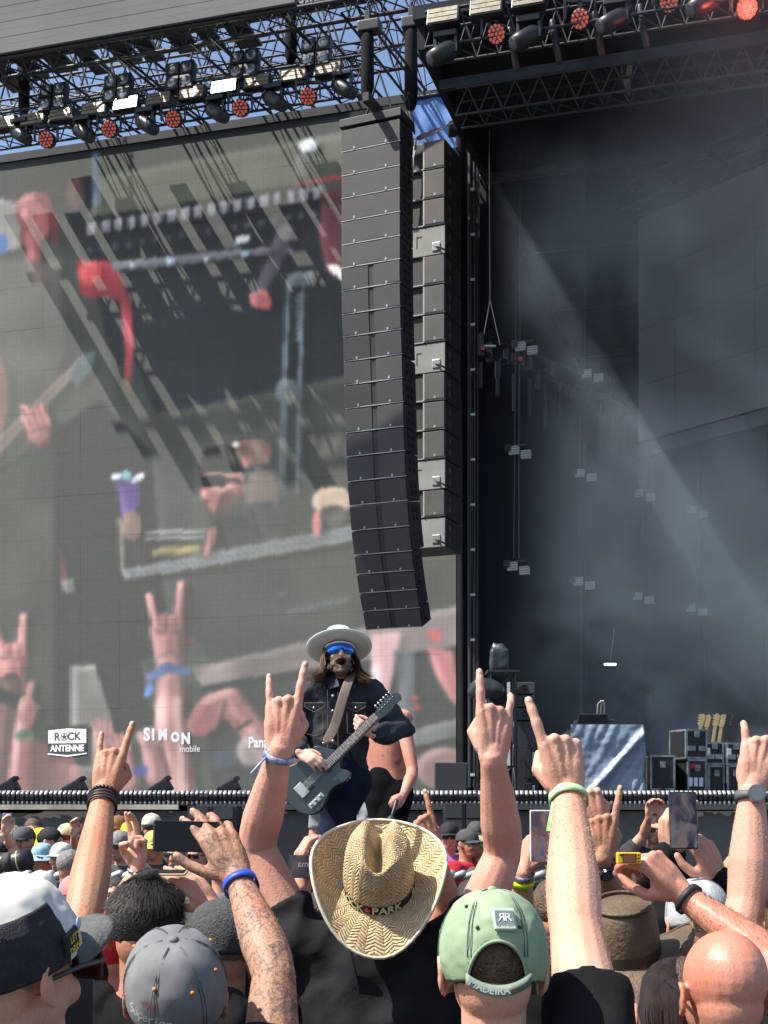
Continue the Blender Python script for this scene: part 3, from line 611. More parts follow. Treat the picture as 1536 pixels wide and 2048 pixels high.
# side column behind it
yr = [294, 352, 410, 464, 522, 581, 639, 695, 754, 811, 869, 926, 986, 1041, 1101]; grey = {3, 7, 11, 13}
sb = P(792, 294, 28.9); sa = thing('subwoofer_column', 'column of grey fronted bass speakers hung behind the line array', 'speaker array', sb)
M_GREYF = mat('grey_front', (.27, .28, .26), .7, var=.12, scale=3); M_BROWNG = mat('warm_grille', (.085, .082, .078), .6, var=.15, scale=2, bump=.3, bscale=300)
WS = 1.06
for i in range(14):
    z1 = EYE-(yr[i]-HOR)/F*28.9; z0_ = EYE-(yr[i+1]-HOR)/F*28.9; h = z1-z0_; c = Vector((0, 0, (z0_+z1)/2-sb.z))
    T = lambda x, y, z: c+R@Vector((x, y, z))
    cab = link('cabinet', Geo().box(T(WS/2, .52, 0), (WS/2-.005, .46, h/2-.012), R, bev=.012), M_CAB, sa)
    if i in grey:
        link('front_plate', Geo().box(T(WS/2, .05, 0), (WS/2-.008, .03, h/2-.012), R, bev=.006), M_GREYF, cab)
        link('socket_plate', Geo().box(T(WS*.82, .012, -h*.22), (.085, .012, .085), R, bev=.01), M_ALU, cab)
        link('plug', Geo().tube([T(WS*.82, 0, -h*.22), T(WS*.9, -.06, -h*.3), T(WS*1.02, 0, -h*.42)], .018, 6), M_BMETAL, cab, True)
        link('corner_mark', Geo().box(T(WS*.42, .016, h*.02), (.01, .004, h*.2), R).box(T(WS*.47, .016, h*.2), (.05, .004, .01), R), mat('mark_dark', (.09, .09, .085), .6), cab)
    else:
        link('grille', Geo().box(T(WS*.79, .02, .005), (WS*.2, .03, h/2-.03), R, bev=.01), M_BROWNG, cab)
        link('baffle', Geo().box(T(WS*.575, .045, 0), (WS*.014, .055, h/2-.02), R), mat('pale_edge', (.42, .42, .36), .6), cab)
        link('front_lip', Geo().box(T(WS/2, .03, -h/2+.024), (WS/2-.01, .028, .011), R), M_EDGE, cab)
        link('badge', Geo().box(T(WS*.8, -.012, -h/2+.075), (.018, .004, .026), R), M_EDGE, cab)
    for q in (-1, 1): link('handle_slot', Geo().box(T(WS-.002, .3, q*h*.2), (.004, .05, .055), R), mat('slot_grey', (.1, .105, .11), .5), cab)
for k in range(6):
    g = Geo().tube([R@Vector((.3+.02*k, -.02, -.1-.05*k)), R@Vector((.34+.03*k, -.1, .05)), R@Vector((.55, -.05, .02+.02*k)), R@Vector((1.2, .1, .3))], .014, 6); link('cable', g, M_BMETAL if k % 2 else mat('grey_cable', (.35, .36, .36), .5), sa, True)
for k in range(4):
    g = Geo().tube([R@Vector((.36+.02*k, -.06, -.05)), R@Vector((.33+.03*k, -.12, -.7)), R@Vector((.2+.03*k, -.12, -1.45)), R@Vector((.3, -.1, -1.1+.1*k)), R@Vector((.4+.02*k, -.08, -.2))], .012, 6); link('cable_loop', g, mat('grey_cable', (.35, .36, .36), .5), sa, True)
c = P(912, 258, 28.8); hm = thing('chain_hoist', 'small chain hoist above the bass speaker column', 'hoist', c, 'chain hoists')
link('motor', Geo().box((0, 0, 0), (.16, .14, .12), bev=.04), M_BMETAL, hm); link('hook', Geo().box((.02, 0, -.26), (.03, .03, .12), bev=.01), M_ALU, hm); chain(hm, c+ZZ*.12, c+ZZ*1.1, 10, M_STEEL)
# blue cloth banner above
bn = thing('blue_banner', 'pale blue cloth banner hanging above the bass speaker column', 'banner', SP(872, 300, -.3))
a, b = SP(822, 300, -.3), SP(920, 300, -.3); w = (b-a).length; zt = SP(872, 190, -.3).z-bn.location.z
g = sheet(w, zt, 30, 30, lambda x, z: .05*mnoise.noise(Vector((x*2, z*2, 3)))+.025*mnoise.noise(Vector((x*6, z*1.5, 1)))); g.xf(RU.to_4x4())
link('cloth', g, mat('blue_cloth', (.1, .23, .55), .7, var=.2, scale=2, bump=.3, bscale=6), bn, True); rod('top_pole', bn.location+RU@Vector((-w/2, 0, zt)), bn.location+RU@Vector((w/2, 0, zt)), .05, M_STEEL, bn)

# ================================================================ STAGE HOUSE (right)
def drape(label, px0, px1, ytop, ybot, off, n, amp, name='stage_drape', m=None, grp='black stage drapes'):
    a, b = SP(px0, ybot, off), SP(px1, ybot, off); w = (b-a).length; c = (a+b)/2; zt = SP((px0+px1)/2, ytop, off).z; c.z = DECK
    r = thing(name, label, 'drape', c, grp)
    g = sheet(w, zt-DECK, n, 6, lambda x, z: amp*math.sin(x*9+1.3*math.sin(x*2.1))+amp*.5*math.sin(x*23+z*.2)); g.xf(RU.to_4x4())
    link('cloth', g, m or M_BLACK, r, True); rod('hanging_pipe', c+RU@Vector((-w/2, 0, zt-DECK)), c+RU@Vector((w/2, 0, zt-DECK)), .05, M_STEEL, r)
    return r
drape('narrow black drape beside the right edge of the screen', 913, 958, 120, 1580, -.35, 60, .05)
poles = thing('drape_mast', 'slim steel mast beside the screen drape reaching the roof', 'mast', SP(944, 1575, -.6))
for px_, r_ in ((940, .05), (949, .035), (955, .022)): rod('pipe', SP(px_, 1575, -.6), SP(px_, 60, -.6), r_, M_STEEL, poles, 10)
for y in range(200, 1560, 90): link('clamp', Geo().box(SP(946, y, -.62)-poles.location, (.05, .04, .03), RU, bev=.01), M_ALU if y % 180 else M_BMETAL, poles)
BK = 15.0
ub = SP(958, 1000, .2).dot(U)
sh = thing('stage_house', 'dark black walled stage house with roof behind the smoke', 'stage building', UV(ub+12, BK/2, DECK)); sh.rotation_euler = (0, 0, -TH)
M_DRK = mat('stage_black', (.010, .014, .022), .9, var=.3, scale=1.5, bump=.3, bscale=5)
HT = 14.1
link('back_wall', Geo().box((0, BK/2, HT/2), (13, .1, HT/2)), M_DRK, sh)
link('side_wall', Geo().box((-12.1, .4, HT/2), (.08, BK/2-.6, HT/2)), M_DRK, sh)
ROOFZ = 14.3
link('roof', Geo().box((1.2, -2.0, ROOFZ), (13.2, BK/2+3.2, .12)), M_DRK, sh)
for k in range(9): link('roof_rafter', Geo().box((-11.9+2.9*k, -2., ROOFZ-.35), (.07, BK/2+3., .22)), M_DRK, sh)
for k in range(6): link('roof_purlin', Geo().box((1.2, -11.5+4*k, ROOFZ-.75), (13, .06, .09)), M_STEEL, sh)
for k in range(14): link('wall_fold', Geo().tube([(-11.8+1.8*k, BK/2-.16, 0), (-11.8+1.8*k+random.uniform(-.2, .2), BK/2-.16, HT-.5)], random.uniform(.05, .12), 8), M_DRK, sh, True)
# switched off angled screen
R52 = math.radians(52); du = Vector((math.cos(R52), -math.sin(R52), 0)); dn = Vector((math.sin(R52), math.cos(R52), 0))
a = P(1280, 440, 30); zb_ = P(1280, 885, 30).z; ds = thing('dark_screen', 'switched off dark screen hanging angled over the stage at the right', 'screen', a)
Rs = basis(du, dn, ZZ); hh = (a.z-zb_)
for i in range(7):
    for j in range(4):
        link('screen_panel', Geo().box(Rs@Vector((.5+i*1.0, 0, -hh*(j+.5)/4)), (.497, .05, hh/8-.004), Rs), mat('dark_screen_face', (.075, .08, .082), .5, var=.04, scale=1), ds)
link('bottom_frame', Geo().box(Rs@Vector((3.5, .05, -hh-.2)), (3.55, .12, .14), Rs), M_STEEL, ds)
truss('dark truss above the switched off angled screen', a+ZZ*.25-du*.5, a+ZZ*.25+du*7, .5, .5, 10, group='stage house trusses')
# light truss under the front roof edge, top right
OFF2 = -6.0
a, b = SP(858, 112, OFF2), SP(1620, 500, OFF2); b.z = a.z; truss('lamp truss under the front edge of the stage roof', a, b, .55, .6, 16, group='stage house trusses')
b2 = a+V*1.5; truss('second dark truss just inside the stage roof edge', a+V*2.2-ZZ*.1, b+V*2.2-ZZ*.1, .5, .5, 14, group='stage house trusses')
for k, (x, y) in enumerate([(888, 37), (974, 19), (1058, 3)]): strobe(SP(x, y, OFF2-.35), 'unlit strobe panel under the stage roof, '+['left', 'middle', 'right'][k]+' of three', w=.28, h=.16)
for k, (x, y) in enumerate([(993, 68), (1160, 38), (1338, 4)]): led_spot(SP(x, y, OFF2-.3), DIRN(-.1, .85, -.4), 'round red LED spot under the stage roof, '+['left', 'middle', 'right'][k]+' of three', .155)
for k, (x, y) in enumerate([(892, 104), (1058, 74), (1232, 40), (1412, 6)]): beam_head(SP(x, y, OFF2-.3), DIRN(-.7, .5, -.5), 'moving head under the stage roof, '+['first', 'second', 'third', 'fourth'][k]+' from the left')
for k, (x, y) in enumerate([(1000, 60), (1085, 45), (1170, 28), (1260, 14)]):
    c = SP(x+20, y, OFF2); r = thing('cable_bundle', 'dark cable drop on the roof lamp truss, '+['first', 'second', 'third', 'fourth'][k]+' from the left', 'cable', c, 'cable drops')
    link('cable', Geo().tube([c*0, Vector((.05, 0, -.3)), Vector((.12, .05, -.62))], .06, 8), M_BMETAL, r, True)
rl = bpy.data.lights.new('red_lamp_light', 'POINT'); rl.energy = 45; rl.color = (1, .12, .08); rl.shadow_soft_size = .15
lo_ = led_spot(SP(1494, 16, OFF2-.3), DIRN(-.1, .85, -.4), 'round red LED spot in red glowing haze at the top right corner', .17); ro = bpy.data.objects.new('red_glow', rl); COL.objects.link(ro); ro.parent = lo_; ro.location = DIRN(-.1, .85, -.4)*.35
rp_ = thing('rope_coil', 'pale rope coil hanging from the stage roof', 'rope', SP(1250, 95, -3))
for k in range(5): link('rope_loop', Geo().tube([(0, 0, 0), (.05+.02*k, 0, -.3), (.02*k, 0, -.75-.04*k), (-.07, 0, -.4), (0, 0, 0)], .013, 6), mat('pale_rope', (.4, .36, .33), .8), rp_, True)
rod('line', SP(1060, 110, -3), SP(1450, 62, -3), .018, mat('pale_rope', (.4, .36, .33), .8), rp_)
# hanging lamp ladders inside the stage
M_PAN = mat('lamp_panel', (.55, .56, .54), .45, var=.1)
cols = [(1040, 30.0, [(1053, 697), (1040, 905), (1037, 1137)], 560), (1170, 31.8, [(1185, 752), (1171, 951), (1168, 1167)], 600), (1285, 33.6, [(1289, 991), (1287, 1196)], 900), (1395, 35.6, [(1395, 1024), (1394, 1220)], 960)]
Rl = Matrix.Rotation(math.radians(-25), 3, 'Z')
for k, (px_, d, lv, yt) in enumerate(cols):
    top = P(px_, yt, d); r = thing('lamp_ladder', 'hanging pipe with paired lamp panels, '+['nearest the loudspeakers', 'second from the loudspeakers', 'third from the loudspeakers', 'deepest in the stage'][k], 'stage light', top, 'hanging lamp ladders')
    rod('pipe', P(px_-2, lv[-1][1]-20, d), top, .02, M_STEEL, r); rod('cable', P(px_-12, lv[-1][1]-20, d), P(px_-8, yt+40, d), .012, M_BMETAL, r)
    rod('sling', top, top+ZZ*3.2, .012, M_STEEL, r)
    for (x, y) in lv:
        for s_ in (-1, 1):
            c = P(x+s_*12, y+s_*4, d-.05)-top
            o = link('lamp_panel', Geo().box(c, (.105, .05, .085), Rl, bev=.008), M_PAN, r)
            for q in (-1, 0, 1): link('louvre', Geo().box(c+Rl@Vector((0, -.052, q*.05)), (.098, .006, .008), Rl), mat('louvre_grey', (.2, .2, .2), .5), o)
        link('bracket', Geo().box(P(x-4, y-14, d)-top, (.2, .03, .02), Rl).box(P(x-22, y-8, d)-top, (.07, .08, .08), Rl, bev=.02), M_BMETAL, r)
a = P(962, 706, 29.5); b = P(1260, 812, 36); r = thing('side_rigging_pipe', 'receding pipe of unused fittings hanging in the smoke', 'rigging', a)
rod('pipe', a, b, .06, M_BMETAL, r); rod('pipe', a+ZZ*.4, b+ZZ*.3, .04, M_BMETAL, r)
for k in range(22):
    c = a.lerp(b, k/21.); link('fitting', Geo().box(c-r.location+Vector((0, 0, random.uniform(-.2, .3))), (.06, .06, random.uniform(.08, .25)), bev=.02), M_BMETAL, r)
    if k % 2 == 0: L = random.uniform(.5, 1.2); rod('hanging_tube', c-ZZ*.2, c-ZZ*(.2+L), .045, M_STEEL, r)
for k in range(3): link('red_fitting', Geo().box(P([966, 980, 1040][k], [697, 692, 718][k], 29.4)-r.location, (.04 if k != 1 else .12, .03, .04 if k != 1 else .015), bev=.005), mat('red_paint', (.6, .03, .03), .4) if k != 1 else M_WHITE, r)
rod('sling', P(980, 600, 29.5), P(962, 700, 29.5), .012, M_ALU, r); rod('sling', P(980, 600, 29.5), P(1000, 690, 29.5), .012, M_ALU, r); rod('wire', P(980, 600, 29.5), P(978, 190, 29.5), .01, M_ALU, r)
lit = thing('work_light', 'small lit work lamp glowing at the dark back of the stage', 'lamp', P(1220, 1329, 36))
link('housing', Geo().box((0, .04, .03), (.2, .05, .035)), M_BMETAL, lit); link('tube', Geo().box((0, -.02, 0), (.15, .02, .03), bev=.01), mat('lit_tube', (.9, .9, .8), .4, emit=(1, .95, .8), estr=2.5), lit); rod('wire', P(1220, 1325, 36), P(1229, 1255, 36), .008, M_ALU, lit)

# ---------------------------------------------------------------- props on the deck
tp = thing('covered_riser', 'drum riser covered with a blue grey tarpaulin', 'riser', (P(1215, 1575, 21.5).x, 21.5, DECK)); wv = 1.12; hv = EYE-(1449-HOR)/F*21.5-DECK
vs = []; fs = []; nx, nz = 60, 60
def tarp(i, j):
    s_ = i/nx*2; t = j/nz
    if s_ < 1.45: x, y = -wv/2+wv*s_/1.45, 0.
    else: x, y = wv/2+.10*(1-t)*(s_-1.45)/.55+.05*(s_-1.45)/.55, 1.3*(s_-1.45)/.55
    w_ = .05*mnoise.noise(Vector((x*3+t*2.5, y, t*3)))+.06*abs(mnoise.noise(Vector(((x-t*.7)*6, y*2, t*2))))+.012*mnoise.noise(Vector((x*16, y*9, t*16)))
    dg = (x+wv/2)/wv; fold = .09*math.exp(-((t-dg*.95+.05)/.07)**2)
    return (x+(w_ if s_ > 1.45 else 0), y-(w_*(1.1-.3*t))-fold if s_ <= 1.45 else y, t*hv)
for j in range(nz+1):
    for i in range(nx+1): vs.append(tarp(i, j))
for j in range(nz):
    for i in range(nx): q = j*(nx+1)+i; fs.append((q, q+1, q+nx+2, q+nx+1))
link('tarpaulin', Geo().add(vs, fs), mat('silver_tarp', (.2, .25, .32), .42, .1, var=.12, scale=3, bump=.35, bscale=25), tp, True)
link('platform', Geo().box((0, .66, hv/2-.02), (wv/2-.03, .6, hv/2-.04)), M_BMETAL, tp); link('red_edge', Geo().box((wv/2+.08, .9, hv*.6), (.02, .35, hv*.3)), mat('dark_red_cloth', (.25, .02, .025), .8), tp)
kit = thing('mixing_desk', 'small unlit gear and chrome stand on top of the covered riser', 'gear', (P(1190, 1449, 22).x, 22.1, DECK+hv))
link('desk', Geo().box((0, 0, .06), (.3, .2, .05), bev=.015), M_BMETAL, kit); link('panel', Geo().box((-.05, -.2, .12), (.22, .02, .07), Matrix.Rotation(.3, 3, 'X')), M_STEEL, kit)
for k in range(3): link('stand', Geo().tube([(.05+.05*k, 0, .1), (.06+.05*k, 0, .36), (.1+.02*k, -.05, .4)], .014, 6), M_ALU, kit, True)
M_CASE = mat('case_board', (.012, .013, .016), .5, var=.3, scale=6); M_CEDGE = mat('case_edge', (.24, .26, .28), .4, .6, var=.4)
def road_case(px0, px1, y0, y1, d, dep, rot, label, labels=0, red=False, on=None, tilt=0.):
    a, b = P(px0, y1, d), P(px1, y0, d); w = b.x-a.x; h = b.z-on; c = Vector(((a.x+b.x)/2, d+dep/2, on))
    r = thing('road_case', label, 'case', c, 'road cases piled on the stage'); r.rotation_euler = (0, tilt, rot)
    link('body', Geo().box((0, 0, h/2), (w/2-.008, dep/2-.008, h/2-.008)), M_CASE, r); e = .016
    for sx in (-1, 1):
        for sy in (-1, 1): link('edge', Geo().box((sx*(w/2-e), sy*(dep/2-e), h/2), (e, e, h/2-2*e-.002)), M_CEDGE, r)
        for zz_ in (e, h-e): link('edge', Geo().box((sx*(w/2-e), 0, zz_), (e, dep/2, e)), M_CEDGE, r)
    for sy in (-1, 1):
        for zz_ in (e, h-e): link('edge', Geo().box((0, sy*(dep/2-e), zz_), (w/2-2*e-.002, e, e)), M_CEDGE, r)
    link('latch', Geo().box((0, -dep/2-.004, h*.82), (.045, .012, .05), bev=.004), M_CEDGE, r); link('handle', Geo().box((-w*.25, -dep/2-.004, h*.35), (.07, .012, .04), bev=.004).box((w*.25, -dep/2-.004, h*.35), (.07, .012, .04), bev=.004), M_CEDGE if not red else M_STEEL, r)
    for q in range(labels): link('paper_label', Geo().box((-w*.36+q*w*.28, -dep/2-.004, h*.55), (.035, .004, .07)), mat('paper', (.6, .62, .64), .7), r)
    if red: link('red_strip', Geo().box((-.03, -dep/2-.003, h*.86), (w*.28, .004, .035)), mat('red_strip', (.4, .01, .03), .6), r)
    return r
road_case(1302, 1352, 1510, 1578, 22.5, .5, -.05, 'road case with shiny edges right beside the covered riser', on=DECK)
road_case(1360, 1404, 1518, 1578, 22.6, .6, .35, 'road case with paper labels and a red strip, under the leaning case', 3, True, on=DECK)
zt2 = EYE-(1518-HOR)/F*22.6+.003
road_case(1358, 1408, 1458, 1515, 22.6, .5, .35, 'leaning black road case on top of the labelled one', on=zt2, tilt=.0)
road_case(1408, 1444, 1530, 1578, 23.2, .6, .2, 'low dark road case third from the riser', on=DECK); road_case(1446, 1484, 1530, 1578, 23.2, .6, .2, 'low dark road case at the right end of the pile', on=DECK)
zt3 = EYE-(1530-HOR)/F*23.2+.003
road_case(1407, 1446, 1484, 1528, 23.2, .5, .1, 'dark road case with a red tag and one paper label, upper row', 1, on=zt3); road_case(1449, 1490, 1485, 1529, 23.2, .5, .1, 'dark road case at the upper right of the pile with a red tag', 1, on=zt3)
gold = mat('gold_headstock', (.5, .36, .16), .4, .2); 
def rack_guitar(px_, label, m, d=23.6):
    a = P(px_-4, 1482, d); r = thing('racked_guitar', label, 'guitar', a, 'guitars racked behind the cases'); R_ = Matrix.Rotation(.15, 3, 'Y')
    for s_ in (-.05, .05):
        link('neck', Geo().box(R_@Vector((s_, 0, .1)), (.025, .012, .16), R_), m, r)
        link('headstock', Geo().prism([(-.04, .24), (.03, .24), (.05, .42), (.01, .46), (-.03, .43)], .03).xf(Matrix.Translation(R_@Vector((s_, 0, 0)))@R_.to_4x4()), m, r)
        for q in range(4): link('tuner', Geo().ell(R_@Vector((s_-.05, 0, .28+.045*q)), (.014, .01, .012), seg=8, rings=5), M_ALU, r)
    link('rack_body', Geo().box((0, .05, -.5), (.16, .06, .45), bev=.03), M_CASE, r)
rack_guitar(1407, 'double neck guitar with gold headstocks, left of the racked guitars', gold); rack_guitar(1436, 'double neck guitar with gold headstocks, in the middle of the rack', gold); rack_guitar(1460, 'dark guitar headstocks at the right of the rack', M_BMETAL)
# stage left: monitor wedge, tower, side fill
c = P(902, 1580, 20); wd = thing('monitor_wedge', 'plain black monitor box on the stage below the screen corner', 'speaker', (c.x, 20, DECK))
hz = EYE-(1526-HOR)/F*20-DECK; link('cabinet', Geo().box((0, 0, hz/2), (.23, .2, hz/2-.002), bev=.012), M_CAB, wd); link('grille', Geo().box((0, -.205, hz/2), (.2, .006, hz/2-.03)), M_GRL, wd)
sf = thing('side_fill_stack', 'stack of small grey speakers with round ports at the stage side', 'speaker', (P(1048, 1580, 24).x, 24, DECK)); Rf = Matrix.Rotation(-.1, 3, 'Z')
for k in range(3):
    z = EYE-(1378+26*k-HOR)/F*24-DECK; cb = link('cabinet', Geo().box((0, 0, z), (.18, .2, .098), Rf, bev=.01), mat('fill_grey', (.05, .052, .055), .6), sf)
    for s_ in (1, -1):
        o = Geo(); n = 10; o.add([Rf@Vector((.02+.055*math.cos(math.pi*q/n), -.203, s_*(.012+.045*math.sin(math.pi*q/n))))+Vector((0, 0, z)) for q in range(n+1)], [tuple(range(n+1))]); link('port', o, mat('slot_dark', (.006, .006, .007), .7), cb)
zz_ = EYE-(1445-HOR)/F*24-DECK; link('base_cabinet', Geo().box((.02, .02, zz_/2), (.2, .24, zz_/2-.004), bev=.01), M_CAB, sf)
for s_ in (0, 1): link('light_strip', Geo().box((.13, -.27, .22+.55*s_), (.02, .02, .2)), M_PAN, sf); link('fixture', Geo().box((.03, -.28, .22+.55*s_), (.07, .03, .24), bev=.01), M_BMETAL, sf)
tw = thing('equipment_tower', 'narrow truss tower with covered lamp on top at the stage side', 'tower', (P(1005, 1580, 23.5).x, 23.5, DECK)); ht = EYE-(1345-HOR)/F*23.5-DECK
for sx in (-1, 1):
    for sy in (-1, 1): rod('post', tw.location+Vector((sx*.2, sy*.2, 0)), tw.location+Vector((sx*.2, sy*.2, ht)), .022, M_STEEL, tw)
for k in range(6):
    z = ht*k/6; rod('brace', tw.location+Vector((-.2, -.2, z)), tw.location+Vector((.2, -.2, z+ht/6)), .014, M_STEEL, tw); rod('brace', tw.location+Vector((.2, -.2, z)), tw.location+Vector((.2, .2, z+ht/6)), .014, M_STEEL, tw)
link('shelf', Geo().box((0, 0, ht), (.27, .27, .02)), M_STEEL, tw)
for s_ in (-.3, .08): link('light_strip', Geo().box((s_, -.24, ht*.62), (.025, .02, ht*.3)), M_PAN, tw)
g = Geo(); g.ell((-.05, 0, ht+.25), (.17, .15, .24)); g.box((-.05, 0, ht+.2), (.15, .14, .18)); g.ell((-.14, 0, ht+.42), (.06, .06, .1)); me = bake(g, .03, 2, name='cover'); 
displace(me, lambda q: .03*mnoise.noise(q*6))
link('lamp_cover', me, mat('black_bag', (.03, .035, .04), .35, var=.3, bump=.6, bscale=18), tw)
g = Geo().ell((-.28, -.2, ht-.3), (.3, .16, .17)); me = g.mesh('bag');
displace(me, lambda q: .06*mnoise.noise(q*5))
link('black_bag', me, mat('black_bag', (.03, .035, .04), .35, var=.3, bump=.6, bscale=18), tw)
mr = thing('mic_riser', 'small dark stage box behind the lip near the tall phone', 'box', (P(1348, 1580, 17.5).x, 17.5, DECK)); link('box', Geo().box((0, 0, .05), (.14, .1, .048), bev=.01), M_STEEL, mr); link('knob', Geo().tube([(.0, 0, .1), (0, 0, .2)], [.05, .035], 10, caps=False), M_BMETAL, mr, True)
# ================================================================ PEOPLE
def skin(name, c, red=.35, hair=0., sss=.07):
    if name in MATS: return MATS[name]
    m = mat(name, c, .6, 0, var=.1, scale=11, bump=.14, bscale=170, sss=sss, col2=(min(1, c[0]*1.06), c[1]*(1-.35*red), c[2]*(1-.35*red)))
    nt = m.node_tree; b = nt.nodes['Principled BSDF']; b.inputs['Specular IOR Level'].default_value = .45
    b.inputs['Subsurface Radius'].default_value = (.010, .003, .0015)
    vo = nt.nodes.new('ShaderNodeTexVoronoi'); vo.feature = 'DISTANCE_TO_EDGE'; vo.inputs['Scale'].default_value = 210; b2 = nt.nodes.new('ShaderNodeBump'); b2.inputs['Strength'].default_value = .16; b2.inputs['Distance'].default_value = .002
    nt.links.new(nt.nodes['Texture Coordinate'].outputs['Object'], vo.inputs['Vector']); nt.links.new(vo.outputs['Distance'], b2.inputs['Height']); nt.links.new(nt.nodes['Bump'].outputs[0], b2.inputs['Normal']); nt.links.new(b2.outputs[0], b.inputs['Normal'])
    # blotches of sun redness
    nb_ = nt.nodes.new('ShaderNodeTexNoise'); nb_.inputs['Scale'].default_value = 5.; nb_.inputs['Detail'].default_value = 3; nt.links.new(nt.nodes['Texture Coordinate'].outputs['Object'], nb_.inputs['Vector'])
    rb = nt.nodes.new('ShaderNodeValToRGB'); rb.color_ramp.elements[0].position = .42; rb.color_ramp.elements[1].position = .66; rb.color_ramp.elements[0].color = (1, 1, 1, 1); rb.color_ramp.elements[1].color = (.98, .8, .76, 1)
    o0 = b.inputs['Base Color'].links[0].from_socket; m0 = nt.nodes.new('ShaderNodeMix'); m0.data_type = 'RGBA'; m0.blend_type = 'MULTIPLY'; m0.inputs[0].default_value = 1; nt.links.new(nb_.outputs[0], rb.inputs[0]); nt.links.new(o0, m0.inputs[6]); nt.links.new(rb.outputs[0], m0.inputs[7]); nt.links.new(m0.outputs[2], b.inputs['Base Color'])
    # tiny freckles and arm hair speckle
    tc = nt.nodes['Texture Coordinate']; n3 = nt.nodes.new('ShaderNodeTexNoise'); n3.inputs['Scale'].default_value = 240; n3.inputs['Detail'].default_value = 2
    mp = nt.nodes.new('ShaderNodeMapping'); mp.inputs['Scale'].default_value = (1, 1, .35); nt.links.new(tc.outputs['Object'], mp.inputs[0]); nt.links.new(mp.outputs[0], n3.inputs['Vector'])
    rp = nt.nodes.new('ShaderNodeValToRGB'); rp.color_ramp.elements[0].position = .33; rp.color_ramp.elements[1].position = .52
    k = 1-.45*hair; rp.color_ramp.elements[0].color = (k, k*.96, k*.9, 1); rp.color_ramp.elements[1].color = (1, 1, 1, 1)
    old = b.inputs['Base Color'].links[0].from_socket; mx = nt.nodes.new('ShaderNodeMix'); mx.data_type = 'RGBA'; mx.blend_type = 'MULTIPLY'; mx.inputs[0].default_value = 1
    nt.links.new(n3.outputs[0], rp.inputs[0]); nt.links.new(old, mx.inputs[6]); nt.links.new(rp.outputs[0], mx.inputs[7]); nt.links.new(mx.outputs[2], b.inputs['Base Color'])
    return m
SKA = skin('skin_pale', (.6, .375, .27), hair=.2); SKB = skin('skin_fair', (.54, .32, .225), hair=.2); SKC = skin('skin_tan', (.43, .24, .145), hair=.3); SKD = skin('skin_pink', (.58, .33, .245), .4, hair=.2)
SKT = skin('skin_tattooed', (.42, .25, .165), hair=.9)
def tattoo(m, sc=16, thr=.52, col=(.05, .06, .06)):
    nt = m.node_tree; b = nt.nodes['Principled BSDF']; tc = nt.nodes['Texture Coordinate']
    n = nt.nodes.new('ShaderNodeTexNoise'); n.inputs['Scale'].default_value = sc; n.inputs['Detail'].default_value = 3; n.inputs['Distortion'].default_value = 2.2; nt.links.new(tc.outputs['Object'], n.inputs['Vector'])
    rp = nt.nodes.new('ShaderNodeValToRGB'); rp.color_ramp.elements[0].position = thr; rp.color_ramp.elements[1].position = thr+.05; rp.color_ramp.elements[0].color = (0, 0, 0, 1); rp.color_ramp.elements[1].color = (.7, .7, .7, 1)
    e = rp.color_ramp.elements.new(thr+.12); e.color = (0, 0, 0, 1)
    old = b.inputs['Base Color'].links[0].from_socket; mx = nt.nodes.new('ShaderNodeMix'); mx.data_type = 'RGBA'; mx.inputs[7].default_value = (*col, 1)
    nt.links.new(n.outputs[0], rp.inputs[0]); nt.links.new(rp.outputs[0], mx.inputs[0]); nt.links.new(old, mx.inputs[6]); nt.links.new(mx.outputs[2], b.inputs['Base Color'])
tattoo(SKT)
M_NAIL = mat('fingernail', (.62, .4, .33), .3, var=.05, sss=.1)
M_TEE = mat('black_tee', (.008, .008, .009), .9, spec=.15, var=.25, scale=9, bump=.35, bscale=30)
M_TEE2 = mat('washed_black_tee', (.016, .016, .018), .9, spec=.15, var=.25, scale=9, bump=.35, bscale=30)
M_JEAN = mat('dark_jeans', (.02, .025, .045), .8, var=.3, scale=12)
def hairmat(name, c, c2=None, sc=60):
    m = mat(name, c, .45, 0, scale=sc, col2=c2 or tuple(min(1, x*2.2) for x in c), bump=.8, bscale=sc*3, detail=6); 
    return m
H_DARK = hairmat('hair_dark', (.006, .005, .005), (.03, .025, .022)); H_BROWN = hairmat('hair_brown', (.05, .028, .016), (.12, .07, .04)); H_BLOND = hairmat('hair_blond', (.35, .24, .11), (.55, .42, .24)); H_GREY = hairmat('hair_grey', (.14, .12, .1), (.3, .28, .25))
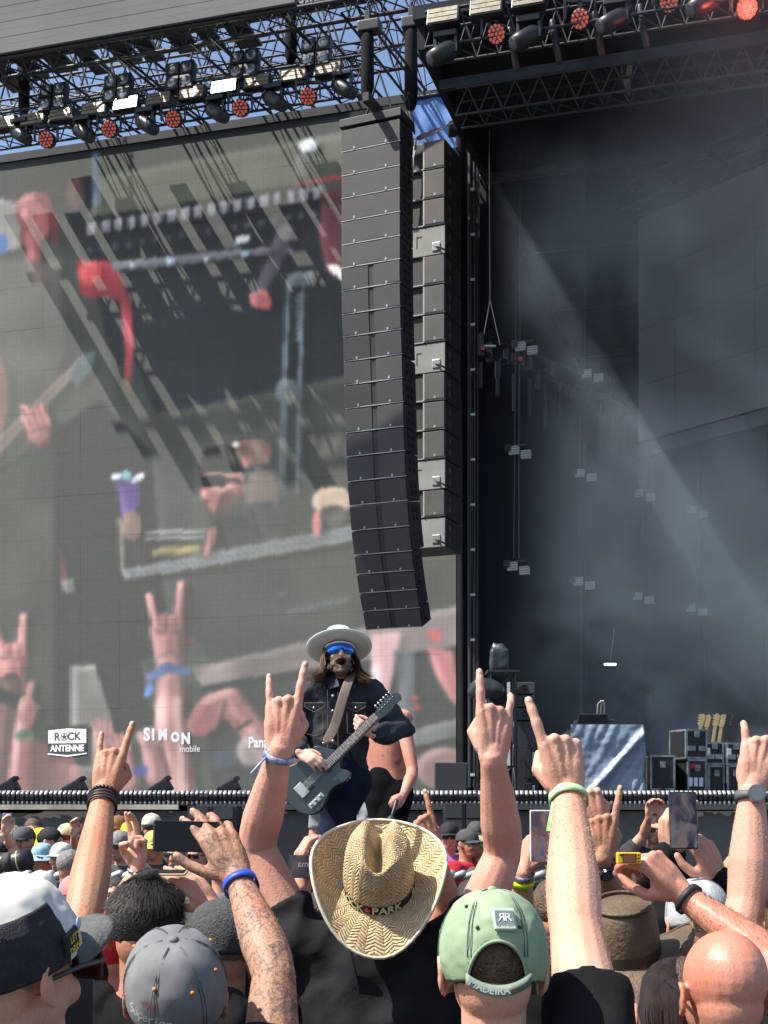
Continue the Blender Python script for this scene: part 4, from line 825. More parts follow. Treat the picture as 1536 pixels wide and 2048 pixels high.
POSES = {
 'horns': ([(5, 4, 6, 4), (0, 92, 98, 60), (0, 92, 98, 60), (-10, 8, 14, 8)], [(.026, .022, -.008), (.044, .056, -.026), (.026, .084, -.05), (-.004, .086, -.054)]),
 'hornsb': ([(2, 4, 10, 6), (0, 88, 98, 60), (0, 88, 98, 60), (-12, 10, 38, 30)], [(.026, .022, -.008), (.044, .056, -.026), (.026, .084, -.05), (-.004, .086, -.054)]),
 'point': ([(8, 2, 8, 4), (0, 84, 98, 60), (0, 88, 98, 60), (0, 86, 95, 60)], [(.026, .022, -.008), (.044, .056, -.026), (.030, .084, -.05), (.002, .088, -.056)]),
 'fist': ([(0, 80, 95, 60)]*4, [(.026, .022, -.008), (.044, .056, -.026), (.03, .08, -.05), (.0, .084, -.056)]),
 'grip': ([(4, 35, 40, 25), (1, 38, 42, 28), (-1, 42, 45, 28), (-4, 45, 45, 28)], [(.026, .022, -.010), (.052, .05, -.024), (.060, .08, -.036), (.058, .106, -.042)]),
 'spread': ([(9, 18, 22, 12), (3, 20, 24, 14), (-4, 24, 30, 18), (-11, 30, 34, 20)], [(.026, .022, -.010), (.056, .044, -.016), (.078, .07, -.018), (.092, .096, -.016)]),
 'pinch': ([(6, 40, 50, 30), (2, 55, 62, 36), (-2, 62, 66, 36), (-6, 66, 66, 36)], [(.026, .022, -.012), (.05, .05, -.034), (.05, .085, -.05), (.042, .112, -.058)]),
 'relax': ([(4, 20, 25, 12), (1, 25, 30, 16), (-2, 30, 34, 18), (-6, 35, 36, 18)], [(.026, .022, -.010), (.050, .05, -.02), (.058, .08, -.03), (.056, .106, -.036)]),
}
LEN = [(.044, .027, .021), (.049, .031, .022), (.045, .029, .022), (.035, .022, .019)]
MCP = [(.031, .098, .0), (.0105, .103, .003), (-.0105, .098, .001), (-.030, .088, -.004)]
def hand(g, Wp, d, n, side, pose, s=1., nails=None):
    y = Vector(d).normalized(); z = Vector(n); z = (z-y*z.dot(y)).normalized(); x = y.cross(z)
    if side == 'R': x = -x
    W = lambda a: Vector(Wp)+(x*a[0]+y*a[1]+z*a[2])*s
    fing, th = POSES[pose] if isinstance(pose, str) else pose
    # palm
    g.ell(W((0, .052, -.002)), (.042*s, .056*s, .0165*s), basis(x, y, z))
    for i, (a, w) in enumerate(zip((.017, .006, -.006, -.017), MCP)):
        g.tube([W((a, -.004, 0)), W(((a+w[0])/2, .05, .003)), W(w)], [.0155*s, .0145*s, .0128*s], 10)
    for (a, w) in zip((.012, .004, -.004, -.012), MCP): g.tube([W((a, .004, .013)), W(((a+w[0])/2, .055, .0145)), W((w[0], w[1], w[2]+.011))], .0034*s, 6)
    g.ell(W((-.020, -.012, .010)), .009*s)
    g.ell(W((.026, .036, -.012)), (.018*s, .034*s, .017*s), basis(x, y, z)); g.ell(W((-.026, .036, -.010)), (.015*s, .036*s, .016*s), basis(x, y, z))
    for i in range(4):
        sp, *fl = fing[i]; p = Vector(MCP[i]); a = 0.; pts = [p.copy()]; r0 = [.0112, .0115, .0108, .0096][i]
        dirs = []
        for L, da in zip(LEN[i], fl):
            a += math.radians(da); q = math.radians(sp)
            dv = Vector((math.sin(q)*math.cos(a), math.cos(q)*math.cos(a), -math.sin(a))); p = p+dv*L; pts.append(p.copy()); dirs.append(dv)
        dense = [pts[0]]; rr = [r0*1.06*s]
        for k in range(3):
            m_ = (pts[k]+pts[k+1])/2; dense += [m_, pts[k+1]]; f0 = [1., .9, .82][k]
            rr += [r0*f0*.94*s, r0*[1.0, .92, .78][k]*s]
        if fl[0] > 60: g.ell(W(Vector(MCP[i])+Vector((0, .003, .003))), .0125*s)
        g.tube([W(q) for q in dense], rr, 10)
        if nails is not None:
            dv = dirs[-1]; a_ = a; nv = Vector((0, math.sin(a_), math.cos(a_)))
            c = pts[-1]-dv*.003+nv*r0*.60; nails.append((W(c), x*1., (x*dv.x+y*dv.y+z*dv.z), (y*nv.y+z*nv.z), s*(.85 if i == 3 else 1)))
    g.tube([W(q) for q in th], [.0165*s, .0135*s, .0118*s, .0095*s], 10)
def arm_pts(sh, e, w):
    u = e-sh; f = w-e
    pts = [sh, sh+u*.35, sh+u*.7, e-u*.06, e+f*.12, e+f*.3, e+f*.6, e+f*.85, w]
    return pts, [.058, .054, .047, .042, .044, .0455, .038, .0305, .0285]
def add_head(g, C, R, s=1., far=False):
    T = lambda a: Vector(C)+R@(Vector(a)*s)
    E = lambda c, r, q=None: g.ell(T(c), tuple(k*s for k in r), R if q is None else R@q, 20, 14)
    E((0, -.012, .03), (.0765, .097, .088)); E((0, .03, -.02), (.064, .066, .085)); E((0, .045, -.078), (.047, .046, .038)); E((0, -.035, -.02), (.062, .065, .07))
    E((0, .096, -.022), (.0135, .02, .028)); E((0, .107, -.036), (.015, .013, .012)); E((0, .08, .022), (.05, .022, .014))
    for q in (-1, 1): E((q*.034, .076, -.03), (.024, .02, .024))
    E((0, .086, -.068), (.022, .014, .010)); E((0, .082, -.085), (.02, .014, .010))
    for q in (-1, 1):
        Q = Matrix.Rotation(q*.5, 3, 'Z')@Matrix.Rotation(q*-.12, 3, 'Y')
        E((q*.081, -.012, -.008), (.0065, .019, .028), Q)
        rim = [(q*(.082+.007*math.cos(t*.5)), -.012-.018*math.sin(t), -.008+.028*math.cos(t)) for t in np.linspace(.1, 3.0, 9)]
        g.tube([T(p) for p in rim], .0052*s, 8); E((q*.081, -.004, -.036), (.006, .009, .010))
FCOUNT = [0]
def person(label, head, facing=0., arms=(), skinm=SKB, shirt=M_TEE, hair=None, tilt=0., turn=0., roll=0., voxel=.0042, group='people in the crowd', sleeve=.5, ratio=.6, base_z=0., trousers=M_JEAN, lean=(0, 0), shw=.195, legs=None, far=False, H=None, neck_raise=0., jumper=False, shirtless=False, bake_shirt=.011, wr=.010, hs=1.):
    C = P(*head) if not isinstance(head, Vector) else head.copy()
    if H is None: H = (C.z-base_z)/.935
    k = H/1.8; ca, sa_ = math.cos(facing), math.sin(facing)
    fw = Vector((-sa_, ca, 0)); rt = Vector((ca, sa_, 0)); B = Vector((C.x, C.y, base_z))-fw*.02
    root = thing('person', label, 'person', B, group)
    Lo = lambda x, y, z: B+rt*x+fw*y+ZZ*z+(rt*lean[0]+fw*lean[1])*(-(1-z/(1.5*k)))
    Rh = basis(rt, fw, ZZ)@Matrix.Rotation(turn, 3, 'Z')@Matrix.Rotation(tilt, 3, 'X')@Matrix.Rotation(roll, 3, 'Y')
    g = Geo(); nails = [] if not far else None
    add_head(g, C, Rh, 1.*k**.3*hs, far)
    nb = Lo(0, -.01, 1.50*k); g.tube([C+Rh@Vector((0, -.022, -.05)), (C+Rh@Vector((0, -.022, -.05))).lerp(nb, .5), nb, Lo(0, -.01, 1.42*k)], [.058, .056, .064, .08], 14)
    shs = {}
    A = {a['side']: a for a in arms}
    for sd, sg in (('L', -1), ('R', 1)):
        a = A.get(sd)
        if a is None and far and not shirtless: a = dict(side=sd, down=True)
        if a is None: a = dict(side=sd, down=True)
        if a.get('down'):
            sh = Lo(sg*shw*k, 0, 1.46*k); e = Lo(sg*(shw+.07)*k, -.03, 1.15*k); w = Lo(sg*(shw+.05)*k, .12, .93*k); dv = Vector((0, 0, -1))+fw*.3; nn = rt*sg
            a = dict(a, E=e, W=w, d=dv, n=nn, pose='relax')
        else:
            e = P(*a['e']) if not isinstance(a['e'], Vector) else a['e']; w = P(*a['w']) if not isinstance(a['w'], Vector) else a['w']
            up = e.z > 1.3*k+base_z
            sh = Lo(sg*(shw-.01)*k, .0, (1.46+(a.get('raise', .045) if up else 0))*k)
            t = P(*a['tip']) if 'tip' in a else None
            a = dict(a, E=e, W=w, d=a.get('d') or (t-w), n=a.get('n', Vector((0, -1, 0))))
        A[sd] = a; shs[sd] = sh; e, w = a['E'], a['W']
        pts, rr = arm_pts(sh, e, w); th = a.get('thick', 1.)
        g.tube(pts, [r*k**.5*th for r in rr], 14)
        hsz = a.get('s', 1.04); d_ = Vector(a['d']).normalized()
        g.tube([w-(w-e).normalized()*.02, w, w+d_*.02], [.0285*th, .0275*hsz, .024*hsz], 12)
        if a.get('pose'): hand(g, w+d_*.008, d_, a['n'], sd, a['pose'], hsz, nails)
        g.tube([Lo(sg*.06, 0, 1.46*k), sh], [.075, .062], 12)
    if shirtless: torso(g, Lo, k, 0, shs)
    M0 = Matrix.Translation(-B); g.xf(M0)
    link('body', bake(g, voxel if not far else .011, 3, ratio, 'body', .5), skinm, root)
    if nails:
        ng = Geo()
        for (c, xx, dd, nn, sc) in nails: ng.ell(c-B, (.0052*sc, .0072*sc, .0022*sc), basis(xx.normalized(), dd.normalized(), nn.normalized()), 8, 6)
        link('fingernails', ng, M_NAIL, root, True)
    if not shirtless:
        g = Geo(); torso(g, Lo, k, .012, shs)
        for sd in ('L', 'R'):
            sh, e, w = shs[sd], A[sd]['E'], A[sd]['W']; sl = A[sd].get('sleeve', sleeve)
            if jumper or sl > 1: g.tube([sh, sh.lerp(e, .5), e, e.lerp(w, .5), e.lerp(w, min(.92, sl-.05) if sl > 1 else .92)], [.086, .076, .072, .064, .05], 14)
            else: g.tube([sh+(sh-e)*.05, sh.lerp(e, sl*.6), sh.lerp(e, sl)], [.084, .076, .074], 14, caps=False)
        g.xf(M0); me = bake(g, bake_shirt if not far else .022, 5, 1., 'shirt')
        displace(me, lambda p: wr*1.3*(mnoise.noise(Vector((p.x*7+p.z*3, p.y*7, p.z*10-p.x*6)))+.5*mnoise.noise(p*19)+.8*(1-abs(mnoise.noise(Vector((p.x*4+p.z*5, p.y*4, p.z*7-p.x*5)))*3))))
        link('shirt', me, shirt, root)
    # legs
    g = Geo(); fl = legs or [Lo(-.12, .0, .06*k), Lo(.12, .0, .06*k)]
    for sg, ft in zip((-1, 1), fl):
        hp = Lo(sg*.095, 0, .93*k); kn = (hp+ft)/2+fw*.04
        g.tube([hp, hp.lerp(kn, .5), kn, kn.lerp(ft, .5), ft+ZZ*.03], [.115, .1, .075, .068, .06], 12)
    g.tube([Lo(0, 0, .88*k), Lo(0, 0, 1.02*k)], [.15, .15], 14); g.xf(M0)
    if legs is not None:
        link('trousers', bake(g, .014, 5, 1., 'trousers'), trousers, root)
    else: link('trousers', g, trousers, root, True)
    g = Geo()
    for ft in fl: g.ell(ft+fw*.05-ZZ*.015*k-B, (.05, .13, .045), basis(rt, fw, ZZ), 12, 8)
    link('shoes', g, M_BMETAL, root, True)
    return dict(ka=k**.5, root=root, C=C, R=Rh, B=B, k=k**.3*hs, Lo=Lo, A=A, sh=shs, nb=nb, fw=fw, rt=rt)
def torso(g, Lo, k, ex, shs):
    rings = [(.88, .165, .11), (.98, .165, .115), (1.1, .158, .112), (1.22, .172, .122), (1.33, .185, .125), (1.41, .182, .112), (1.47, .15, .088), (1.505, .09, .07), (1.53, .068, .064)]
    n = 24; vs = []
    for z, a, b in rings:
        for i in range(n):
            t = 2*math.pi*i/n; c, s_ = math.cos(t), math.sin(t); ee = .8
            vs.append(Lo((a+ex)*k*math.copysign(abs(c)**ee, c), (b+ex)*k*math.copysign(abs(s_)**ee, s_)-.01, z*k))
    fs = [(i*n+j, i*n+(j+1) % n, (i+1)*n+(j+1) % n, (i+1)*n+j) for i in range(len(rings)-1) for j in range(n)]+[tuple(range(n-1, -1, -1)), tuple((len(rings)-1)*n+j for j in range(n))]
    g.add(vs, fs)
    for sd in ('L', 'R'): g.tube([Lo((-.09 if sd == 'L' else .09)*k, 0, 1.42*k), shs[sd]], [.095*k+ex, .078*k+ex], 14)
def hl(p):                                             # head frame of a person, relative to its root
    R, C, B, s = p['R'], p['C'], p['B'], p['k']
    return lambda a: (C+R@(Vector(a)*s))-B
def hair_shell(p, m, low=-.055, grow=1.035, name='hair', front=.045, puff=0.):
    R, C, B, s = p['R'], p['C'], p['B'], p['k']; vs = []; fs = []; n, rg = 36, 22
    for i in range(rg+1):
        th = math.pi*.98*i/rg
        for j in range(n):
            a = 2*math.pi*j/n; q = Vector((.0765*math.sin(th)*math.cos(a), .097*math.sin(th)*math.sin(a), .088*math.cos(th)))*grow
            q += Vector((0, -.012, .03)); nz_ = mnoise.noise(q*40)*.004+mnoise.noise(q*110)*.002
            q += q.normalized()*(nz_+puff*(.6+.4*math.cos(th)))
            if q.z < -.02: q.x *= 1-.25*min(1, (-.02-q.z)/.06); q.y = min(q.y, 9)
            vs.append(q)
    def keep(c): return (c.z > low and c.y < front-max(0, -(c.z-.03))*.8 and not (abs(c.x) > .06 and -.045 < c.z < .015 and c.y > -.03)) if c.z < .06 else (c.y < front+.03+(c.z-.06)*.9)
    for i in range(rg):
        for j in range(n):
            f = (i*n+j, i*n+(j+1) % n, (i+1)*n+(j+1) % n, (i+1)*n+j); c = (Vector(vs[f[0]])+Vector(vs[f[2]]))/2
            if keep(c): fs.append(f)
    T = hl(p); return link(name, Geo().add([T(v) for v in vs], fs), m, p['root'], True)
def strands(p, m, n, fn, w=.0016, name='hair_strands'):
    T = hl(p); g = Geo(); vs = []; fs = []; R = p['R']
    for i in range(n):
        pts = fn(i); o = len(vs); L = len(pts)
        for k, q in enumerate(pts):
            q = Vector(q); t = Vector(pts[min(k+1, L-1)])-Vector(pts[max(k-1, 0)]); sd = t.cross(q if q.length > .01 else Vector((0, 0, 1)))
            sd = sd.normalized() if sd.length > 1e-8 else Vector((1, 0, 0)); ww = w*(1-.75*k/(L-1)); vs += [T(q-sd*ww), T(q+sd*ww)]
        fs += [(o+2*k, o+2*k+1, o+2*k+3, o+2*k+2) for k in range(L-1)]
    g.add(vs, fs); me = bpy.data.meshes.new(name); me.from_pydata(g.v, [], g.f); me.polygons.foreach_set('use_smooth', [True]*len(me.polygons))
    return stuff(link(name, me, m, p['root']))
def face_bits(p, glasses=None, beard=None, mouth=True, eyes=True, brow=None):
    T = hl(p); R = p['R']; s = p['k']; r = p['root']
    if eyes:
        for q in (-1, 1): link('eye', Geo().ell(T((q*.031, .084, .0)), (.013*s, .008*s, .006*s), R, 10, 6), mat('eye_dark', (.06, .04, .035), .3), r, True)
        for q in (-1, 1): link('eyebrow', Geo().ell(T((q*.032, .096, .018)), (.018*s, .006*s, .0045*s), R, 10, 6), brow or H_BROWN, r, True)
    if mouth: link('mouth', Geo().ell(T((0, .097, -.073)), (.02*s, .006*s, .005*s), R, 10, 6), mat('lips', (.3, .08, .07), .5), r, True)
    if glasses:
        g = Geo()
        for q in (-1, 1): g.box(T((q*.034, .1, .0)), (.028*s, .006*s, .019*s), R, bev=.004)
        gl = link('sunglasses', g, mat('dark_lens', (.01, .01, .012), .08, coat=.5) if glasses == 'dark' else mat('thin_glass', (.15, .13, .12), .1), r)
        f = Geo().box(T((0, .104, .008)), (.065*s, .004*s, .004*s), R)
        for q in (-1, 1): f.box(T((q*.076, .04, .008)), (.003*s, .062*s, .005*s), R)
        link('glasses_frame', f, M_BMETAL, gl)
    if beard:
        g = Geo().ell(T((0, .05, -.085)), (.05*s, .05*s, .036*s), R, 14, 10); link('beard', g, beard, r, True)
def cap(p, m, vis=1, brim_m=None, name='cap', size=1.06, visor_len=.075, droop=.02, tilt=0., opening=False, low=.012, seams=None, button=True, front_m=None, bucket=False, yaw=0.):
    """baseball cap; vis=+1 peak forward, -1 peak backward"""
    R, C, B, s = p['R'], p['C'], p['B'], p['k']
    Q = Matrix.Rotation(yaw+(0 if vis > 0 else math.pi), 3, 'Z')@Matrix.Rotation(tilt, 3, 'X')
    off = Vector((0, -.008, .03)); T = lambda a: (C+R@(off+Q@(Vector(a)))*s)-B
    n, rg = (96, 44) if opening or front_m is not None else (48, 18); rx, ry, rz = .083*size, .104*size, .094*size; zl = low-.03; vs = []; fs = []; fr = []
    for i in range(rg+1):
        t = i/rg
        for j in range(n):
            a = 2*math.pi*j/n; th = t*math.acos(max(-1, zl/rz)); sn = math.sin(th)**.82
            sm = 1-.010*math.exp(-(((a*6/(2*math.pi)+.5) % 1-.5)/.06)**2)*(1 if t > .05 else 0)
            q = Vector((rx*sn*math.cos(a)*sm, ry*sn*math.sin(a)*sm, rz*math.cos(th)))
            q += q.normalized()*(.0028*mnoise.noise(q*28)+.0016*mnoise.noise(q*70)); vs.append(q)
    for i in range(rg):
        for j in range(n):
            f = (i*n+j, i*n+(j+1) % n, (i+1)*n+(j+1) % n, (i+1)*n+j); c = sum((vs[k] for k in f), Vector())/4
            if opening and c.y < 0 and (c.x/.046)**2+((c.z-zl)/.062)**2 < 1: continue
            (fr if front_m is not None and c.y > 0 and (abs(math.atan2(c.x, c.y)) < 1.24) or (front_m is not None and c.z > rz*.62 and c.y > -.06) else fs).append(f)
    if opening:                                       # clean edge to the arched opening
        used = {k for f in fs for k in f}
        for k in used:
            v = vs[k]; e = (v.x/.046)**2+((v.z-zl)/.062)**2
            if v.y < 0 and e < 1.0:
                w = 1/math.sqrt(max(e, .05)); nx_, nz_ = v.x*w, zl+(v.z-zl)*w; sn = math.sin(math.acos(min(1, nz_/rz)))**.82; vs[k] = Vector((nx_, -ry*math.sqrt(max(0, sn*sn-(nx_/rx)**2)), nz_))
    r = link(name, Geo().add([T(v) for v in vs], fs), m, p['root'], True)
    if opening:
        pts = []
        for t in np.linspace(.02, math.pi-.02, 24):
            nx_, nz_ = .047*math.cos(t), zl+.063*math.sin(t); sn = math.sin(math.acos(min(1, nz_/rz)))**.82; pts.append(T((nx_, -ry*math.sqrt(max(0, sn*sn-(nx_/rx)**2))*1.01, nz_)))
        link('opening_trim', Geo().tube(pts, .003*s, 6), brim_m or m, r, True)
    sol = r.modifiers.new('thick', 'SOLIDIFY'); sol.thickness = .003
    if fr: o = link('front_panel', Geo().add([T(v) for v in vs], fr), front_m, r, True)
    vv = []; ff = []; nu, nv = 24, 8
    span_ = math.radians(360 if bucket else 128)
    for i in range(nv+1):
        for j in range(nu+1):
            a = math.pi/2+span_*(j/nu-.5); k = i/nv; c = math.cos(a); sn = math.sin(a)
            ext = visor_len*k*((1 if bucket else max(0, 1-(abs(j/nu-.5)*2)**2.6)))
            x, y = (rx*.985+(ext if bucket else ext*.25))*c, (ry*.985+ext)*sn
            z = zl+.004-(droop*k if bucket else (droop*k*k*.5+(abs(c)**2)*.022*k))
            vv.append((x, y, z))
    for i in range(nv):
        for j in range(nu): q = i*(nu+1)+j; ff.append((q, q+1, q+nu+2, q+nu+1))
    o = link('brim' if bucket else 'visor', Geo().add([T(v) for v in vv], ff), brim_m or m, r, True); sol = o.modifiers.new('thick', 'SOLIDIFY'); sol.thickness = .004
    if button and not bucket: link('button', Geo().ell(T((0, 0, rz)), (.009*s, .009*s, .006*s), R, 10, 6), m, r, True)
    if seams:
        sg = Geo()
        for j in range(6):
            for d_ in (-.035, .035):
                a = 2*math.pi*(j)/6+d_; pts = []
                for t in np.linspace(.08, .97, 12):
                    th = t*math.acos(zl/rz); sn = math.sin(th)**.82; q = Vector((rx*sn*math.cos(a), ry*sn*math.sin(a), rz*math.cos(th)))*1.006
                    if opening and q.y < 0 and (q.x/.05)**2+((q.z-zl)/.066)**2 < 1: break
                    pts.append(T(q))
                if len(pts) > 2: sg.tube(pts, .0008*s, 5)
        link('stitching', sg, seams, r, True)
    return r, T, (rx, ry, rz, zl)
def band(p, sd, t, m, name='wristband', r=.034, w=.009, at='W', tail=None, beads=0):
    a = p['A'][sd]; e, wr_ = a['E'], a['W']; c = e.lerp(wr_, t); d = (wr_-e).normalized(); B = p['B']; th = a.get('thick', 1.)
    x = d.orthogonal().normalized(); y = d.cross(x); g = Geo(); n = 26
    rr = np.interp(t, [.5, .7, .9, 1.0], [.043, .0385, .0335, .032])*th*r/.034
    if beads:
        for i in range(beads): q = 2*math.pi*i/beads; g.ell(c-B+(x*math.cos(q)+y*math.sin(q))*rr, r*.19, None, 8, 6)
    else:
        vs = []
        for k, (zz, ro) in enumerate(((-w, rr-.001), (-w, rr+.0025), (w, rr+.002), (w, rr-.001))):
            vs += [c-B+(x*math.cos(2*math.pi*i/n)+y*math.sin(2*math.pi*i/n))*ro+d*zz*(1+.25*math.sin(2*math.pi*i/n)) for i in range(n)]
        g.add(vs, [(k*n+i, k*n+(i+1) % n, ((k+1) % 4)*n+(i+1) % n, ((k+1) % 4)*n+i) for k in range(4) for i in range(n)])
    o = link(name, g, m, p['root'], True)
    if tail is not None:
        q0 = c-B+Vector(tail[0]); q1 = q0+Vector(tail[1]); link('loose_end', Geo().box((q0+q1)/2, (.009, .002, (q1-q0).length/2), (q1-q0).to_track_quat('Z', 'Y').to_matrix()), m, o)
    return o, c, d, rr
def watch(p, sd, t, m_case, m_strap, face=Vector((0, -1, 0))):
    o, c, d, rr = band(p, sd, t, m_strap, 'watch', .034, .010); f = Vector(face); f = (f-d*f.dot(d)).normalized(); B = p['B']
    q = f.to_track_quat('Z', 'Y').to_matrix(); z = c-B+f*(rr+.003)
    g = Geo(); n = 24; g.add([z+q@Vector((.0215*math.cos(2*math.pi*i/n), .0215*math.sin(2*math.pi*i/n), h)) for h in (-.004, .007) for i in range(n)], [tuple(range(n-1, -1, -1)), tuple(range(n, 2*n))]+[(i, (i+1) % n, n+(i+1) % n, n+i) for i in range(n)])
    link('watch_case', g, m_case, o)
    g = Geo().add([z+q@Vector((.018*math.cos(2*math.pi*i/n), .018*math.sin(2*math.pi*i/n), .0076)) for i in range(n)], [tuple(range(n))]); link('watch_face', g, mat('watch_glass', (.12, .14, .15), .08, coat=.5), o)
def phone(label, c, xax, up, w=.075, h=.155, m=None, scr=None, case=None, text=None):
    c = Vector(c); xax = Vector(xax).normalized(); up = Vector(up); up = (up-xax*up.dot(xax)).normalized(); nz = up.cross(xax); R = basis(xax, nz, up)   # screen on the -nz side
    r = thing('phone', label, 'phone', c, 'phones held up in the crowd')
    link('body', Geo().box((0, 0, 0), (w/2, .0042, h/2), R, bev=.004), case or mat('phone_black', (.012, .012, .014), .25, coat=.4), r)
    sg = sheet(w*.93, h*.95, 14, 28, lambda x, z: 0); sg.xf(Matrix.Translation(R@Vector((0, -.0056, -h*.475)))@R.to_4x4())
    link('screen', sg, scr or mat('phone_screen_dark', (.006, .006, .007), .3, spec=.25), r)
    return r, R
def screen_mat(name, cols, sc, es):
    if name in MATS: return MATS[name]
    m = mat(name, (.01, .01, .012), .1, coat=.4); nt = m.node_tree; b = nt.nodes['Principled BSDF']; tc = nt.nodes['Texture Coordinate']
    n = nt.nodes.new('ShaderNodeTexNoise'); n.inputs['Scale'].default_value = sc; n.inputs['Detail'].default_value = 3; n.inputs['Distortion'].default_value = 1.; nt.links.new(tc.outputs['Object'], n.inputs['Vector'])
    rp = nt.nodes.new('ShaderNodeValToRGB'); el = rp.color_ramp.elements
    while len(el) < len(cols): el.new(.5)
    for i, c in enumerate(cols): el[i].position = .3+.4*i/(len(cols)-1); el[i].color = (*c, 1)
    nt.links.new(n.outputs[0], rp.inputs[0]); nt.links.new(rp.outputs[0], b.inputs['Emission Color']); b.inputs['Emission Strength'].default_value = es; return m

def fuzz(p, sd, n, m, L=.011, upper=.35):
    a = p['A'][sd]; sh, e, w = p['sh'][sd], a['E'], a['W']; th = a.get('thick', 1.)*p['ka']; vs = []; fs = []; B = p['B']
    for i in range(n):
        if random.random() < .78: t = random.random()**.8; q0, q1 = e, w; rr = np.interp(t, [0, .12, .3, .6, .85, 1], [.042, .044, .0455, .038, .0305, .0285])
        else: t = 1-random.random()*upper; q0, q1 = sh, e; rr = np.interp(t, [.35, .7, 1], [.054, .047, .042])
        d = (q1-q0).normalized(); x = d.orthogonal().normalized(); y = d.cross(x); an = random.uniform(0, 2*math.pi); nr = x*math.cos(an)+y*math.sin(an)
        c = q0.lerp(q1, t)+nr*rr*th*.93-B; tg = d.cross(nr); g_ = (d*random.uniform(.3, 1)+tg*random.uniform(-.7, .7)+nr*random.uniform(.35, .8)).normalized()*L*random.uniform(.5, 1.3)
        sdv = g_.cross(nr).normalized()*.00026; o = len(vs); vs += [c-sdv, c+sdv, c+g_*.6+nr*.001, c+g_]; fs += [(o, o+1, o+2), (o+2, o+3, o)]
    me = bpy.data.meshes.new('arm_hair'); me.from_pydata(vs, [], fs); return stuff(link('arm_hair', me, m, p['root']))
M_FUZZ = mat('arm_hair_gold', (.5, .34, .16), .5); M_FUZZD = mat('arm_hair_dark', (.1, .06, .035), .5)
NX = Vector((0, -1, 0))
# ---------------------------------------------------------------- straw hat man, both arms raised
p = person('person in black tee and straw cowboy hat raising both arms', (766, 1822, 3.62), 0,
  [dict(side='L', e=(512, 1690, 3.62), w=(560, 1502, 3.5), tip=(568, 1400, 3.5), n=(-.1, -1, .15), pose='horns', s=1.12, sleeve=.42, thick=1.12),
   dict(side='R', e=(1008, 1702, 3.62), w=(986, 1520, 3.5), tip=(990, 1400, 3.5), n=(.1, -1, .15), pose='hornsb', s=1.12, sleeve=.42, thick=1.12)], SKD, M_TEE2, tilt=.25, shw=.215, H=1.9); fuzz(p, 'L', 900, M_FUZZ, .007); fuzz(p, 'R', 900, M_FUZZ, .007)
STRAW = p
hair_shell(p, H_DARK)
band(p, 'L', .955, mat('blue_band', (.03, .08, .42), .6, col2=(.55, .6, .75), scale=60), tail=((-.03, -.02, -.005), (-.035, -.01, -.04)))
# the hat
m = mat('straw', (.5, .34, .17), .75, col2=(.7, .53, .31), scale=30, detail=3); nt = m.node_tree; b = nt.nodes['Principled BSDF']
uvn = nt.nodes.new('ShaderNodeUVMap'); uvn.uv_map = 'UVMap'
sxyz = nt.nodes.new('ShaderNodeSeparateXYZ'); nt.links.new(uvn.outputs[0], sxyz.inputs[0])
def mth(op, a, b_=None):
    n = nt.nodes.new('ShaderNodeMath'); n.operation = op
    for i, v in enumerate((a, b_)):
        if v is None: continue
        if isinstance(v, (int, float)): n.inputs[i].default_value = v
        else: nt.links.new(v, n.inputs[i])
    return n.outputs[0]
# herringbone: alternate columns lean opposite ways
u_, v_ = sxyz.outputs[0], sxyz.outputs[1]
colf = mth('FRACT', mth('MULTIPLY', u_, 1.)); zig = mth('PINGPONG', u_, 1.)
nzs = nt.nodes.new('ShaderNodeTexNoise'); nzs.inputs['Scale'].default_value = .9; nt.links.new(uvn.outputs[0], nzs.inputs['Vector'])
row = mth('FRACT', mth('ADD', mth('ADD', v_, mth('MULTIPLY', nzs.outputs[0], 1.1)), mth('MULTIPLY', zig, 1.5)))
hrow = mth('SINE', mth('MULTIPLY', row, math.pi)); hcol = mth('SINE', mth('MULTIPLY', colf, math.pi))
hgt = mth('MULTIPLY', mth('POWER', hrow, .6), mth('POWER', hcol, .12))
bp = nt.nodes.new('ShaderNodeBump'); bp.inputs['Strength'].default_value = 1; bp.inputs['Distance'].default_value = .004; nt.links.new(hgt, bp.inputs['Height']); nt.links.new(bp.outputs[0], b.inputs['Normal'])
old = b.inputs['Base Color'].links[0].from_socket; mx = nt.nodes.new('ShaderNodeMix'); mx.data_type = 'RGBA'; mx.inputs[6].default_value = (.34, .22, .1, 1); nt.links.new(mth('MINIMUM', mth('MULTIPLY', hgt, 1.5), 1.), mx.inputs[0]); nt.links.new(old, mx.inputs[7]); nt.links.new(mx.outputs[2], b.inputs['Base Color'])
M_STRAW = m
